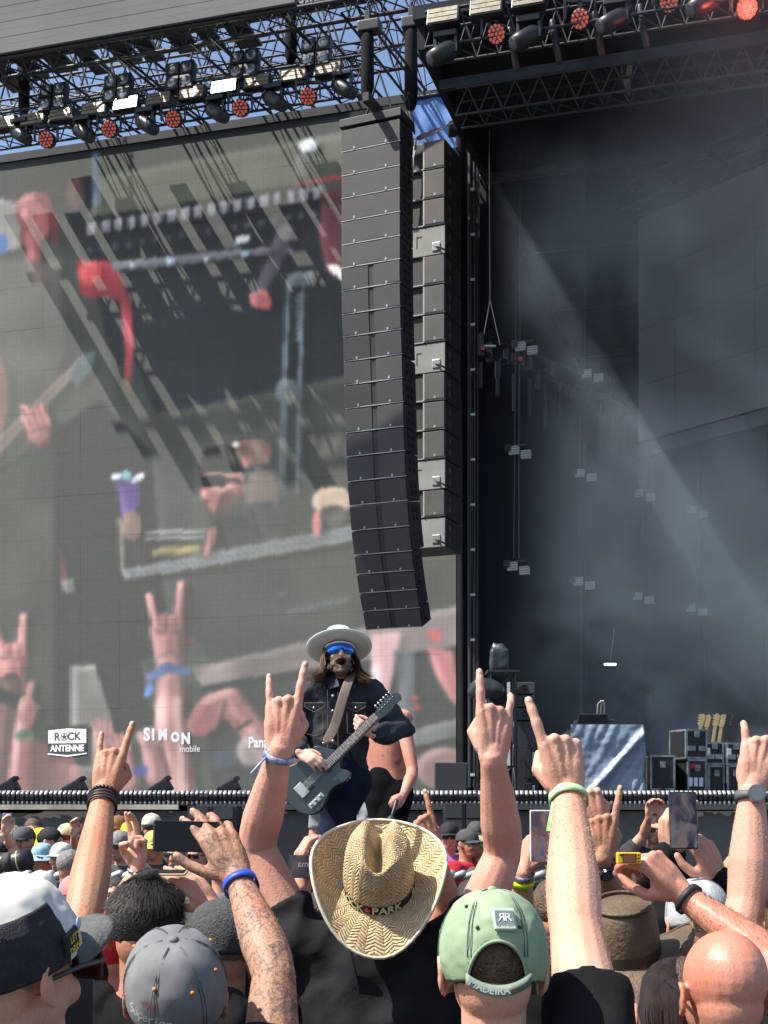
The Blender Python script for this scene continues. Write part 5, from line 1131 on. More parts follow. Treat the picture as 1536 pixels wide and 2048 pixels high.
def cowboy(root, Cw, R, S, m, weave=True, crown_h=.125, brim=.082, curl=.055, crease=.03, pipe=None, bandm=None, crx=.088, cry=.105, name='straw_hat', dip=.03, rise=0.):
    n = 96; prof = []                               # (radial 0..1 in crown, height) then brim
    vs = []; uv = []; fs = []
    NC, NB = 26, 14
    for i in range(NC+NB+1):
        for j in range(n):
            a = 2*math.pi*j/n; c, s_ = math.cos(a), math.sin(a)
            if i <= NC:
                t = i/NC
                if t < .45: rad = t/.45*.78; z = crown_h-.012*(rad/.78)**2
                else: q = (t-.45)/.55; rad = .78+.22*math.sin(q*math.pi/2)**.8; z = (crown_h-.012)*(1-q**1.35)
                x, y = crx*rad*c, cry*rad*s_
                pinch = 1-.28*max(0, s_)**3*math.exp(-((z-crown_h*.75)/.05)**2); x *= pinch       # front pinch
                if t < .7: z -= crease*math.exp(-(x/.02)**2)*(1 if y > -.055 else math.exp(-((y+.055)/.02)**2))*min(1, (z/crown_h))**2
                if crease > 0: z += .012*math.exp(-((abs(x)-.035)/.02)**2)*(t < .6)
                z += -.02*max(0, -s_)*t*(1-t)*4*(crease > 0)
            else:
                t = (i-NC)/NB; e = brim*t*(1+.18*abs(s_)**2); x, y = (crx+e)*c, (cry+e)*s_
                z = curl*(abs(c)**2.2)*t**1.7-(dip if s_ < 0 else -rise)*(s_*s_)*t**1.4+.004*mnoise.noise(Vector((x*12, y*12, 0)))*t
            vs.append(Vector((x, y, z))*S)
            uv.append((j/n*44, i/(NC+NB)*36))
    for i in range(NC+NB):
        for j in range(n): fs.append((i*n+j, (i+1)*n+j, (i+1)*n+(j+1) % n, i*n+(j+1) % n))
    T = lambda v: R@Vector(v)+Cw
    me = bpy.data.meshes.new(name); me.from_pydata([T(v) for v in vs], [], fs); ul = me.uv_layers.new(name='UVMap')
    for f in me.polygons:
        js = [k % n for k in f.vertices]; wrap = max(js)-min(js) > 5
        for li, vi in zip(f.loop_indices, f.vertices):
            u, v = uv[vi]; ul.data[li].uv = (u+(44 if wrap and vi % n == 0 else 0), v)
    me.polygons.foreach_set('use_smooth', [True]*len(me.polygons))
    o = link(name, me, m, root); so = o.modifiers.new('t', 'SOLIDIFY'); so.thickness = .003
    if pipe: link('rim_piping', Geo().tube([T(vs[(NC+NB)*n+j % n]) for j in range(0, n+1, 2)], .0042*S, 8, caps=False), pipe, o, True)
    if bandm:
        g = Geo(); w0, w1 = .004*S, .026*S; q = []
        for z, k in ((w0, 1.02), (w1, 1.005)): q += [T(Vector((crx*k*S*math.cos(2*math.pi*j/60), cry*k*S*math.sin(2*math.pi*j/60), z))) for j in range(60)]
        g.add(q, [(j, (j+1) % 60, 60+(j+1) % 60, 60+j) for j in range(60)]); link('hat_band', g, bandm, o, True)
    return o, T
Rhat = Matrix.Rotation(math.radians(40), 3, 'X')@Matrix.Rotation(math.radians(-3), 3, 'Y')      # tipped far back: crown points at the viewer
Rhat = Matrix.Rotation(math.radians(4), 3, 'Y')@Rhat
Cw = P(757, 1772, 3.50)-p['B']
hat, HT_ = cowboy(p['root'], Cw, Rhat, 1.0, M_STRAW, pipe=mat('white_piping', (.6, .53, .4), .8, var=.2, scale=60), bandm=mat('hat_band', (.01, .01, .012), .6), crown_h=.155, brim=.076, curl=.085, crease=.055, dip=.055, rise=.05)
ym = mat('band_yellow', (.62, .62, .35), .6); rm = mat('band_red', (.5, .03, .05), .6)
txt = 'ROCK*PARK  '*3; ang = math.radians(-90-63)
for i, ch in enumerate(txt):
    a = ang+i*math.radians(12.2)
    if a > math.radians(-90+75): break
    k = 1.035; c = Vector((.088*k*math.cos(a), .105*k*math.sin(a), .0155)); nrm = Vector((math.cos(a)/.088, math.sin(a)/.105, 0)).normalized(); tx = Vector((-nrm.y, nrm.x, 0))
    if ch == ' ': continue
    M = Matrix.Translation(HT_(c))@(Rhat@basis(tx, Vector((0, 0, 1)), nrm)).to_4x4()
    if ch == '*': g = Geo().ell((0, 0, 0), (.007, .007, .001), None, 12, 6); g.xf(M); link('band_mark', g, rm, hat); continue
    tm = text_mesh(ch, .031, bold=.0010); tm.transform(M); link('band_text', tm, ym, hat)
g = Geo().tube([P(700, 1895, 3.45)-p['B'], P(712, 1950, 3.46)-p['B'], P(722, 2010, 3.47)-p['B'], P(735, 2080, 3.47)-p['B']], .004, 6); link('chin_cord', g, M_BMETAL, p['root'], True)

# ---------------------------------------------------------------- green cap man pointing up
p = person('person in faded green cap pointing up with a hairy right arm', (985, 1938, 2.48), 0,
  [dict(side='R', e=(1150, 1850, 2.72), w=(1137, 1596, 2.95), tip=(1120, 1490, 2.95), n=(.05, -1, .3), pose='point', s=1.10, sleeve=.52, thick=1.22)], SKA, M_TEE, hs=1.06); fuzz(p, 'R', 1800, M_FUZZ, .009, .7)
cp = mat('washed_green', (.2, .29, .17), .85, col2=(.29, .38, .24), scale=20, bump=.12, bscale=500); st_ = mat('dark_stitch', (.03, .07, .06), .8)
hair_shell(p, H_BROWN, low=-.085)
c_, T, (rx, ry, rz, zl) = cap(p, cp, 1, opening=True, low=-.02, seams=st_, size=1.09, tilt=-.12)
def on_dome(a, zz_, out=1.01):
    th = math.acos(max(-1, min(1, zz_/rz))); sn = math.sin(th)**.82; return Vector((rx*sn*math.cos(a), ry*sn*math.sin(a), zz_))*out
a0 = -math.pi/2+.12
fr = basis(Vector((math.cos(a0+math.pi/2), math.sin(a0+math.pi/2), 0)), Vector((math.cos(a0), math.sin(a0), 0))*-1, ZZ)
q = on_dome(a0, .046, 1.0); Q3 = p['R']@Matrix.Rotation(-.12, 3, 'X')@fr@Matrix.Rotation(-.5, 3, 'X')
link('patch', Geo().box(T(q*1.03), (.019, .004, .021), Q3, bev=.003), mat('patch_edge', (.36, .46, .36), .8), c_); link('patch_centre', Geo().box(T(q*1.045), (.0155, .004, .0145), Q3), mat('patch_grey', (.12, .16, .16), .8), c_)
wm = mat('patch_white', (.62, .66, .6), .7)
def letters(tm, at, Rm, m, parent, name): tm.transform(Matrix.Translation(at)@(Rm@Matrix.Rotation(math.radians(90), 3, 'X')).to_4x4()); return link(name, tm, m, parent)
letters(text_mesh('R', .022), T(q*1.045)+Q3@Vector((.0055, -.0052, 0)), Q3, wm, c_, 'patch_letter'); tm = text_mesh('R', .022); tm.transform(Matrix.Diagonal((-1, 1, 1, 1))); letters(tm, T(q*1.045)+Q3@Vector((-.0055, -.0052, 0)), Q3, wm, c_, 'patch_letter')
letters(text_mesh('ROBINROSE', .0062), T(q*1.045)+Q3@Vector((0, -.0045, -.0175)), Q3, wm, c_, 'patch_text')
g = Geo(); SX = lambda x, o=0.: Vector((x, -ry*(1.03+o)+.10*max(0, abs(x)-.02)*.6, zl+.004-.02*(1-(x/.052)**2))); L = [T(SX(x)) for x in np.linspace(-.052, .052, 14)]
vs = []; 
for q in L: vs += [q-ZZ*.0100, q+ZZ*.0100]
g.add(vs, [(2*i, 2*i+2, 2*i+3, 2*i+1) for i in range(13)]); o = link('strap', g, mat('strap_green', (.25, .32, .24), .8), c_, True); o.modifiers.new('t', 'SOLIDIFY').thickness = .003
g = Geo(); g.add(vs[18:], [(2*i, 2*i+2, 2*i+3, 2*i+1) for i in range(4)]); o = link('strap_inner', g, mat('strap_teal', (.02, .12, .12), .8), c_, True); o.modifiers.new('t', 'SOLIDIFY').thickness = .0045
for i, ch in enumerate('MADEIRA'):
    x = [-.041, -.0305, -.0205, -.0115, -.005, .0015, .0115][i]; sl_ = math.atan(2*.02*x/.052**2); letters(text_mesh(ch, .0165, bold=.0004), T(SX(x, .05)), p['R']@Matrix.Rotation(-sl_, 3, 'Y'), wm, c_, 'strap_letter')
for a, zz_ in ((-1.95, .035), (-1.15, .035), (-2.3, .07)): link('eyelet', Geo().ell(T(on_dome(a, zz_, 1.008)), .0035, None, 8, 6), st_, c_, True)
o, c, d, rr = band(p, 'R', .985, mat('green_band', (.12, .42, .05), .6, col2=(.6, .75, .55), scale=70), w=.011, tail=((-.03, -.02, -.005), (-.012, -.01, -.06)))
GREEN = p
# ---------------------------------------------------------------- black trucker cap man, bottom left
p = person('person in black trucker cap with sunglasses at the bottom left', (20, 1945, 2.02), -.5, [], SKA, M_TEE, hs=1.02)
mesh_m = mat('trucker_black', (.006, .007, .012), .7, col2=(.02, .02, .026), scale=150, bump=.5, bscale=500); whm = mat('trucker_white', (.62, .6, .55), .8, var=.08); vm = mat('visor_grey', (.09, .095, .09), .8, var=.2, scale=60, bump=.3, bscale=200)
hair_shell(p, mat('stubble', (.22, .15, .12), .7, col2=(.3, .2, .15), scale=150), low=-.09, grow=1.008)
c_, T, (rx, ry, rz, zl) = cap(p, mesh_m, 1, vm, front_m=whm, size=1.12, low=.008, visor_len=.088, tilt=.34)
sd = 1; a = .32; qn = Vector((math.cos(a), math.sin(a), 0)); Q3 = p['R']@basis(Vector((-qn.y, qn.x, 0)), -qn, ZZ); Q3 = p['R']@basis(Vector((-qn.y, qn.x, 0)), Vector((-qn.x, -qn.y, 0)), ZZ)
at = T(Vector((rx*math.cos(a), ry*math.sin(a), zl+.024))*1.03); yl = mat('print_yellow', (.7, .55, .03), .6)
link('patch', Geo().box(at-Q3@Vector((0, -.003, 0)), (.024, .003, .017), Q3@Matrix.Rotation(-.35, 3, 'Y'), bev=.003), mesh_m, c_); letters(text_mesh("LET'S", .015, bold=.0003), at+Q3@Vector((-.002, -.004, .007)), Q3@Matrix.Rotation(-.35, 3, 'Y'), yl, c_, 'patch_text'); letters(text_mesh("DRINK", .015, bold=.0003), at+Q3@Vector((.003, -.004, -.007)), Q3@Matrix.Rotation(-.35, 3, 'Y'), yl, c_, 'patch_text')
link('pin', Geo().ell(at+Q3@Vector((.014, -.002, .026)), (.007, .003, .009), Q3, 12, 8), mat('pin_blue', (.4, .5, .62), .3), c_, True)
link('back_strap', Geo().box(T(Vector((0, -ry*1.005, zl+.008))), (.03, .003, .008), p['R']), yl, c_)
T2 = hl(p); g = Geo()
for q in (-1, 1): g.tube([T2((q*.083, -.02, -.006)), T2((q*.084, .05, .008)), T2((q*.08, .105, .012))], .0042, 8)
gl = link('sunglasses', g, mat('tortoise', (.05, .03, .025), .3), p['root'], True); link('lens', Geo().box(T2((.04, .115, .004)), (.03, .004, .022), p['R'], bev=.005).box(T2((-.04, .115, .004)), (.03, .004, .022), p['R'], bev=.005), mat('brown_lens', (.04, .015, .012), .08), gl)
BLACKCAP = p
# ---------------------------------------------------------------- dark haired man, left arm raised
p = person('person with messy dark hair raising a left arm with bead bracelets', (292, 1862, 3.3), 0,
  [dict(side='L', e=(168, 1828, 3.42), w=(208, 1590, 3.72), tip=(225, 1490, 3.75), n=(-.1, -1, .25), pose='horns', s=1.04, sleeve=.5, thick=1.12)], SKC, M_TEE, hs=1.03); fuzz(p, 'L', 1400, M_FUZZD, .007)
hair_shell(p, H_DARK, low=-.085, grow=1.04, puff=.004)
def messy(i):
    a = random.uniform(0, 2*math.pi); th = random.uniform(0, 1.5); q = Vector((.08*math.sin(th)*math.cos(a), .1*math.sin(th)*math.sin(a), .092*math.cos(th)))+Vector((0, -.012, .03)); nrm = q.normalized()
    cl = Vector((mnoise.noise(q*16), mnoise.noise(q*16+Vector((5, 0, 0))), mnoise.noise(q*16+Vector((0, 7, 0)))))
    sw = nrm.cross(Vector((.2, -.5, 1)).normalized()); dr = sw*.55+Vector((0, -.1, -.75))*min(1, th)+cl*.5; dr = dr-nrm*dr.dot(nrm)*.9
    L = random.uniform(.035, .06)*(1.3-.55*th); up_ = .008*(1.3-.6*th)+.008*max(0, cl.x); return [q*.97, q+nrm*up_*.7+dr*L*.35, q+nrm*up_+dr*L*.8, q+nrm*(up_*.7+random.uniform(-.003, .008))+dr*L*1.35]
strands(p, mat('hair_strand_dark', (.010, .008, .007), .6, col2=(.035, .028, .023), scale=30, spec=.35), 9000, messy, .0010)
br1 = mat('brown_beads', (.05, .02, .012), .35); lea = mat('leather_cord', (.03, .02, .02), .5)
band(p, 'L', .985, br1, 'bead_bracelet', beads=24)
for t in (.955, .925, .90): band(p, 'L', t, lea, 'cord_bracelet', w=.004)
# ---------------------------------------------------------------- grey cap man with tattooed arm and phone
p = person('person in washed grey cap filming with a tattooed right arm', (352, 1992, 2.62), .1,
  [dict(side='R', e=(548, 1940, 2.72), w=(478, 1762, 2.9), tip=(444, 1690, 2.92), n=(.25, -1, .25), pose='spread', s=1.0, sleeve=.42, thick=1.05)], SKT, M_TEE, hs=1.06, tilt=.6); fuzz(p, 'R', 1600, M_FUZZD, .008)
gc = mat('washed_grey', (.13, .135, .14), .85, col2=(.19, .195, .2), scale=18, bump=.14, bscale=600); hair_shell(p, H_GREY, low=-.08)
c_, T, (rx, ry, rz, zl) = cap(p, gc, 1, low=-.01, size=1.08, tilt=-.05, yaw=.1, seams=mat('grey_stitch', (.08, .085, .09), .8)); orm = mat('orange_eyelet', (.6, .22, .04), .6)
for a, zz_ in ((-.45, .06), (-1.25, .055), (-2.1, .06), (.5, .06), (2.6, .055)): link('eyelet', Geo().ell(T(Vector((rx*math.sin(math.acos(zz_/rz))**.82*math.cos(a), ry*math.sin(math.acos(zz_/rz))**.82*math.sin(a), zz_))*1.006), .0042, None, 8, 6), orm, c_, True)
a = -2.15
for txt, zz_, sz in (('Superior', .006, .026), ('WIZARD', .032, .012)):
    for i, ch in enumerate(txt):
        aa = a+(i-len(txt)/2)*sz*6.3*.72; q = Vector((rx*math.cos(aa), ry*math.sin(aa), zz_))*1.0; sn = math.sin(math.acos(zz_/rz))**.82; q = Vector((rx*sn*math.cos(aa), ry*sn*math.sin(aa), zz_))*1.015
        w_ = (T(q)-T(Vector((0, 0, 0)))).normalized(); tx = ZZ.cross(w_).normalized(); tm = text_mesh(ch, sz, bold=.0003, shear=.3); tm.transform(Matrix.Translation(T(q))@basis(tx, w_.cross(tx), w_).to_4x4()); link('cap_text', tm, wm if sz > .02 else mat('dull_red_print', (.25, .1, .1), .7), c_)
band(p, 'R', .95, mat('royal_band', (.02, .06, .4), .5), w=.010)
phone('black phone held sideways by the tattooed hand', P(372, 1673, 2.93), (1, 0, -.02), (0, .1, 1), .152*.9, .072*.9)
SKBALD = skin('skin_bald', (.55, .28, .195), .45, hair=.35); SKBALD.node_tree.nodes['Principled BSDF'].inputs['Roughness'].default_value = .42; SKBALD.node_tree.nodes['Bump'].inputs['Strength'].default_value = .06
# ---------------------------------------------------------------- bald man with yellow camera
p = person('bald person with thin glasses holding up a tiny yellow camera', (1446, 1985, 2.72), .12,
  [dict(side='R', e=(1560, 1935, 3.0), w=(1368, 1792, 3.15), tip=(1316, 1735, 3.15), n=(.45, -.8, .55), pose='pinch', s=1.02, sleeve=.6, thick=1.08, **{'raise': .0})], SKBALD, M_TEE2, hs=1.04); fuzz(p, 'R', 2200, M_FUZZD, .011)
T2 = hl(p); g = Geo()
for q in (-1, 1): g.tube([T2((q*.085, -.015, -.0)), T2((q*.088, .04, .012)), T2((q*.08, .1, .012))], .003, 8)
link('glasses', g, mat('wire_frame', (.03, .03, .035), .3, .6), p['root'], True)
band(p, 'R', .95, mat('black_strap', (.015, .015, .018), .6), 'wrist_strap', w=.006)
yc = mat('camera_yellow', (.75, .5, .01), .35); c = P(1257, 1716, 3.12); r = thing('toy_camera', 'tiny yellow camera pinched between two fingers', 'camera', c)
link('body', Geo().box((0, 0, 0), (.026, .012, .0125), bev=.003), yc, r); link('display', Geo().box((0, -.0125, 0), (.013, .001, .0085)), mat('camera_display', (.2, .07, .05), .2), r); link('display_frame', Geo().box((0, -.0118, 0), (.015, .001, .010)), M_BMETAL, r)
for q in (-1, 0, 1): link('button', Geo().ell((.02, -.0122, q*.007), (.002, .001, .002), None, 8, 6), M_BMETAL, r)
link('viewfinder', Geo().box((-.018, -.012, .007), (.003, .001, .002)), M_BMETAL, r)
# ---------------------------------------------------------------- brown leather hat
p = person('person in brown leather hat with curled brim, seen from behind', (1244, 1945, 3.3), .25, [], SKB, mat('dark_brown_shirt', (.03, .026, .022), .85), tilt=-.05)
hair_shell(p, H_BROWN)
lm = mat('brown_leather', (.075, .052, .03), .6, col2=(.14, .1, .058), scale=14, bump=.35, bscale=90)
o, T = cowboy(p['root'], hl(p)((0, -.015, .045)), Matrix.Rotation(-.15, 3, 'Z')@Matrix.Rotation(math.radians(17), 3, 'X')@Matrix.Rotation(math.radians(-3), 3, 'Y'), 1.0, lm, crown_h=.13, brim=.075, curl=.06, crease=0., crx=.084, cry=.1, name='leather_hat', bandm=mat('leather_band', (.04, .028, .018), .5), pipe=lm, dip=.06, rise=-.05)
q = Geo().tube([T((.066*math.cos(t), .079*math.sin(t), .124)) for t in np.linspace(0, 2*math.pi, 40)], .0045, 8, caps=False); link('crown_welt', q, lm, o, True)
# ---------------------------------------------------------------- white cap person with tall phone
p = person('person in pale grey cap and black hoodie filming with a tall phone', (1394, 1850, 3.9), .05,
  [dict(side='L', e=(1322, 1800, 4.05), w=(1340, 1712, 3.95), tip=(1338, 1650, 3.92), n=(-.8, -.5, 0), pose='grip', s=1.0, sleeve=1.6),
   dict(side='R', e=(1510, 1885, 4.0), w=(1438, 1762, 3.92), tip=(1405, 1690, 3.9), n=(.6, -.8, .1), pose='grip', s=1.05, sleeve=1.85)], SKB, M_TEE, jumper=True, shw=.21)
hair_shell(p, H_BLOND, low=-.08)
cap(p, mat('pale_grey_cap', (.42, .44, .45), .8, var=.08, bump=.3, bscale=200), 1, size=1.06, low=-.012, tilt=-.2, seams=mat('pale_stitch', (.3, .31, .32), .8))
phone('tall black phone held upright, showing the stage', P(1366, 1641, 3.85), (1, 0, 0), (0, .15, 1), .076, .158, scr=screen_mat('stage_view', [(.004, .005, .012), (.02, .025, .06), (.12, .12, .14), (.25, .13, .1)], 14, .5))
# ---------------------------------------------------------------- bare arm with smart watch at the right edge
p = person('person at the right edge raising an arm with a grey smart watch', (1592, 1880, 3.35), 0,
  [dict(side='L', e=(1496, 1790, 3.4), w=(1504, 1580, 3.45), tip=(1522, 1480, 3.45), n=(-.15, -1, .1), pose='hornsb', s=1.1, sleeve=.4, thick=1.15)], SKD, M_TEE); fuzz(p, 'L', 900, M_FUZZ, .007)
hair_shell(p, H_BROWN); watch(p, 'L', .93, mat('watch_steel', (.2, .21, .22), .3, .7), mat('watch_grey', (.08, .085, .09), .6))
# ---------------------------------------------------------------- brown ponytail woman below the bald man
p = person('person with long smooth brown hair beside the bald head', (1350, 2026, 2.95), 0, [], SKB, M_TEE)
def long_hair(L, sway, y0=-.03):
    def f(i):
        a = random.uniform(math.pi*.95, math.pi*2.05); th = random.uniform(.05, 1.3); q = Vector((.082*math.sin(th)*math.cos(a), .1*math.sin(th)*math.sin(a), .092*math.cos(th)))+Vector((0, -.012, .03))
        e = Vector((q.x*1.05+sway, min(q.y, y0)-.045+random.uniform(-.015, .01), -.09)); return [q, q.lerp(e, .4)+Vector((q.x*.15, -.03, .02)), e, e+Vector((random.uniform(-.012, .012), random.uniform(-.01, .015), -L))]
    return f
hair_shell(p, H_BROWN, low=-.09, grow=1.05); strands(p, mat('hair_strand_brown', (.06, .03, .018), .4, col2=(.16, .085, .05), scale=40), 2600, long_hair(.22, 0), .0022)
# ---------------------------------------------------------------- charcoal flat cap
p = person('person in charcoal wool flat cap between dark hair and tattooed arm', (447, 1905, 3.65), .1, [], SKB, M_TEE)
hair_shell(p, H_GREY, low=-.06, grow=1.03); cap(p, mat('charcoal_wool', (.035, .04, .04), .95, col2=(.075, .08, .08), scale=120, bump=.7, bscale=220), 1, size=1.2, low=-.005, visor_len=.05, tilt=-.1, button=False)
# ---------------------------------------------------------------- pointing arms further ahead
p = person('person in black tee with thin bracelet pointing, right of straw hat', (950, 1822, 4.9), .1,
  [dict(side='L', e=(895, 1806, 4.75), w=(868, 1702, 4.65), tip=(848, 1645, 4.65), n=(.3, -1, .2), pose='point', s=1.0, sleeve=.3)], SKC, M_TEE)
hair_shell(p, H_DARK); band(p, 'L', .93, mat('silver_chain', (.4, .38, .36), .3, .9), 'bracelet', w=.0025)
p = person('person pointing a finger with a dark round watch, ahead of leather hat', (1272, 1840, 4.3), .1,
  [dict(side='L', e=(1218, 1806, 4.3), w=(1203, 1718, 4.15), tip=(1205, 1660, 4.15), n=(-.1, -1, .2), pose='point', s=1.08, sleeve=.5, thick=1.1)], SKC, M_TEE)
hair_shell(p, H_BROWN); watch(p, 'L', .88, mat('watch_black', (.02, .02, .022), .2, .5), mat('watch_brown', (.14, .05, .03), .6))
p = person('person in black hoodie raising a fist behind the green wristband arm', (1300, 1830, 4.7), .1,
  [dict(side='L', e=(1240, 1790, 4.7), w=(1196, 1660, 4.6), tip=(1178, 1600, 4.6), n=(-.2, -1, .1), pose='fist', s=1.1, sleeve=.5, thick=1.2)], SKB, M_TEE2, jumper=False)
hair_shell(p, H_DARK)
p = person('person with neon yellow wristband filming with a white edged phone', (1110, 1830, 4.4), .1,
  [dict(side='L', e=(1036, 1838, 4.3), w=(1046, 1748, 4.2), tip=(1062, 1680, 4.2), n=(-.9, -.4, 0), pose='grip', s=1.0, sleeve=.4)], SKB, M_TEE)
hair_shell(p, H_BROWN); band(p, 'L', .86, mat('neon_band', (.6, .75, .02), .5), w=.011); band(p, 'L', .99, mat('navy_band', (.02, .03, .09), .5, col2=(.5, .52, .55), scale=60), w=.010)
phone('white edged phone behind the green wristband arm', P(1086, 1672, 4.12), (1, 0, 0), (0, .1, 1), .076, .152, scr=screen_mat('red_view', [(.01, .01, .02), (.08, .03, .03), (.2, .1, .09), (.04, .06, .2)], 18, .5), case=mat('phone_white', (.6, .6, .58), .4))
p = person('person with bare hand filming with a thin phone above messy hair', (352, 1900, 4.6), 0,
  [dict(side='R', e=(470, 1868, 4.3), w=(428, 1818, 4.2), tip=(384, 1766, 4.2), n=(.3, -.9, .4), pose='spread', s=.98, sleeve=.3)], SKB, M_TEE)
hair_shell(p, H_GREY); phone('thin pale edged phone held flat above the messy hair', P(322, 1746, 4.15), (1, 0, 0), (0, .98, .1), .152, .075, case=mat('phone_cream', (.55, .45, .3), .4))
p = person('person with chain bracelet making a peace sign, left of the black phone', (318, 1880, 5.0), 0,
  [dict(side='L', e=(250, 1800, 4.9), w=(276, 1740, 4.9), tip=(276, 1700, 4.9), n=(.5, .8, 0), pose=([(8, 4, 6, 4), (-8, 10, 30, 20), (0, 85, 95, 60), (0, 85, 95, 60)], POSES['fist'][1]), s=1.0, sleeve=.4)], SKB, M_TEE)
hair_shell(p, H_BROWN); band(p, 'L', .9, mat('silver_chain', (.4, .38, .36), .3, .9), 'bracelet', w=.005)
p = person('person filming with a dark phone left of the straw hat', (640, 1850, 4.8), 0,
  [dict(side='L', e=(596, 1830, 4.7), w=(606, 1772, 4.6), tip=(600, 1720, 4.6), n=(-.8, -.5, 0), pose='grip', s=1.0, sleeve=.3)], SKB, M_TEE)
hair_shell(p, H_DARK); phone('dark phone showing a lettered screen, left of the straw hat', P(624, 1733, 4.55), (1, 0, 0), (0, .1, 1), .15, .074, scr=screen_mat('dusk_view', [(.006, .006, .012), (.02, .02, .035), (.05, .045, .06)], 16, .6))
letters_p = P(624, 1729, 4.53)
tm = text_mesh('Panama', .03); tm.transform(Matrix.Diagonal((-1, 1, 1, 1))); tm.transform(Matrix.Rotation(math.radians(90), 4, 'X')); o = link('screen_lettering', tm, mat('screen_letter', (.4, .4, .42), .6), bpy.data.objects[[q.name for q in bpy.data.objects if q.get('label') == 'dark phone showing a lettered screen, left of the straw hat'][0]]); o.location = (0, -.0075, .008)
p = person('person in bright red shirt between raised arm and dark hair', (212, 1905, 4.1), .3, [], SKB, mat('red_cloth', (.5, .012, .02), .8, bump=.4, bscale=40), wr=.01); hair_shell(p, mat('red_cloth', (.5, .012, .02), .8), low=-.09, grow=1.1, name='red_hood')
# phone in front of the trucker cap man
phone('dark blue phone low at the bottom left beside the trucker cap', P(140, 2035, 2.35), (1, .2, 0), (0, .4, 1), .078, .15, case=mat('phone_navy', (.02, .03, .08), .4))
# ================================================================ THE GUITARIST
GD = 8.6; BZ = 1.2
denim = mat('dark_denim', (.008, .010, .018), .75, col2=(.022, .026, .036), scale=14, bump=.35, bscale=60)
def L8(px, py, d=GD): return P(px, py, d)
fl = [L8(572, 1850), L8(768, 1850)]
for q in fl: q.z = BZ+.06
p = person('guitarist in dark denim jacket and pale wide brimmed hat', (679, 1312, GD), math.pi+.12,
  [dict(side='R', e=L8(588, 1474, GD+.0), w=L8(598, 1503, GD-.34), tip=(634, 1524, GD-.40), n=(-.35, -.8, .5), pose='relax', s=.98, sleeve=1.85, thick=1.1),
   dict(side='L', e=L8(806, 1462, GD-.02), w=L8(748, 1468, GD-.24), tip=(716, 1450, GD-.28), n=(.25, -.85, -.4), pose='pinch', s=.98, sleeve=1.85, thick=1.1)],
  skin('skin_guitarist', (.7, .47, .37), .25), denim, tilt=.3, turn=.0, voxel=.006, group='musicians on stage', base_z=BZ, trousers=mat('navy_jeans', (.005, .007, .02), .85, spec=.2, col2=(.010, .014, .036), scale=10, bump=.3, bscale=40), legs=fl, jumper=True, shw=.205, H=1.82, wr=.010, hs=1.06)
G = p; T2 = hl(p); R = p['R']; s = p['k']; r = p['root']
# long hair, beard, mouth, shield sunglasses
bm_ = hairmat('beard_brown', (.09, .055, .036), (.22, .15, .10), 90)
g = Geo().ell(T2((0, .062, -.108)), (.044*s, .04*s, .04*s), R); g.ell(T2((0, .10, -.056)), (.03*s, .012*s, .008*s), R)
for q in (-1, 1): g.ell(T2((q*.05, .035, -.085)), (.016*s, .045*s, .03*s), R); g.ell(T2((q*.034, .088, -.078)), (.014*s, .014*s, .024*s), R)
me = bake(g, .006, 3, 1, 'beard'); displace(me, lambda q: .006*mnoise.noise(q*60)+.004*mnoise.noise(q*140)); link('beard', me, bm_, r)
link('mouth', Geo().ell(T2((0, .1, -.078)), (.02*s, .014*s, .02*s), R), mat('open_mouth', (.01, .004, .004), 1., spec=0.), r, True)
g = Geo(); n = 16; vs = []; fs = []
for j, z in enumerate((.036, .004, -.036)):
    for i in range(n+1):
        a = math.radians(-78+156*i/n); notch = .032*math.exp(-((i/n-.5)/.07)**2) if j == 2 else 0
        q = Vector((.084*math.sin(a), .02+.094*math.cos(a)+.008*(j == 1), z+notch+(.010*abs(math.sin(a)) if j == 2 else 0))); vs.append(T2(q))
for j in range(2):
    for i in range(n): fs.append((j*(n+1)+i, j*(n+1)+i+1, (j+1)*(n+1)+i+1, (j+1)*(n+1)+i))
gl = link('sunglasses', Geo().add(vs, fs), mat('blue_mirror', (.01, .2, .75), .06, .9, var=.25, scale=20, coat=.6), r, True); gl.modifiers.new('t', 'SOLIDIFY').thickness = .003
link('frame', Geo().tube([vs[i] for i in range(n+1)], .0045*s, 8), M_WHITE, gl, True)
for q in (-1, 1): link('temple', Geo().tube([T2((q*.084, .04, .02)), T2((q*.086, -.03, .012))], .004, 6), M_BMETAL, gl, True)
def wavy(i):
    sd = random.choice((-1, 1)); a = random.uniform(-.3, 1.1); q = Vector((sd*.076*math.cos(a*.6), .03-.09*math.sin(a), random.uniform(-.02, .03)))
    dn_ = Vector((sd*random.uniform(.01, .05), .02+random.uniform(-.02, .02), -.12)); e = q+dn_; k = random.uniform(.0, .055)
    return [q, q+dn_*.5+Vector((sd*.012, 0, 0)), e, e+Vector((sd*k*.9, .02, -.05+.25*k*random.uniform(.2, 1))), e+Vector((sd*k*1.5, .03, -.06+.2*k*random.uniform(0, 1)))]
strands(p, mat('hair_strand_wavy', (.05, .026, .015), .5, col2=(.24, .14, .075), scale=12, spec=.3), 650, wavy, .0024); hair_shell(p, H_BROWN, low=-.1, grow=1.04, front=.0)
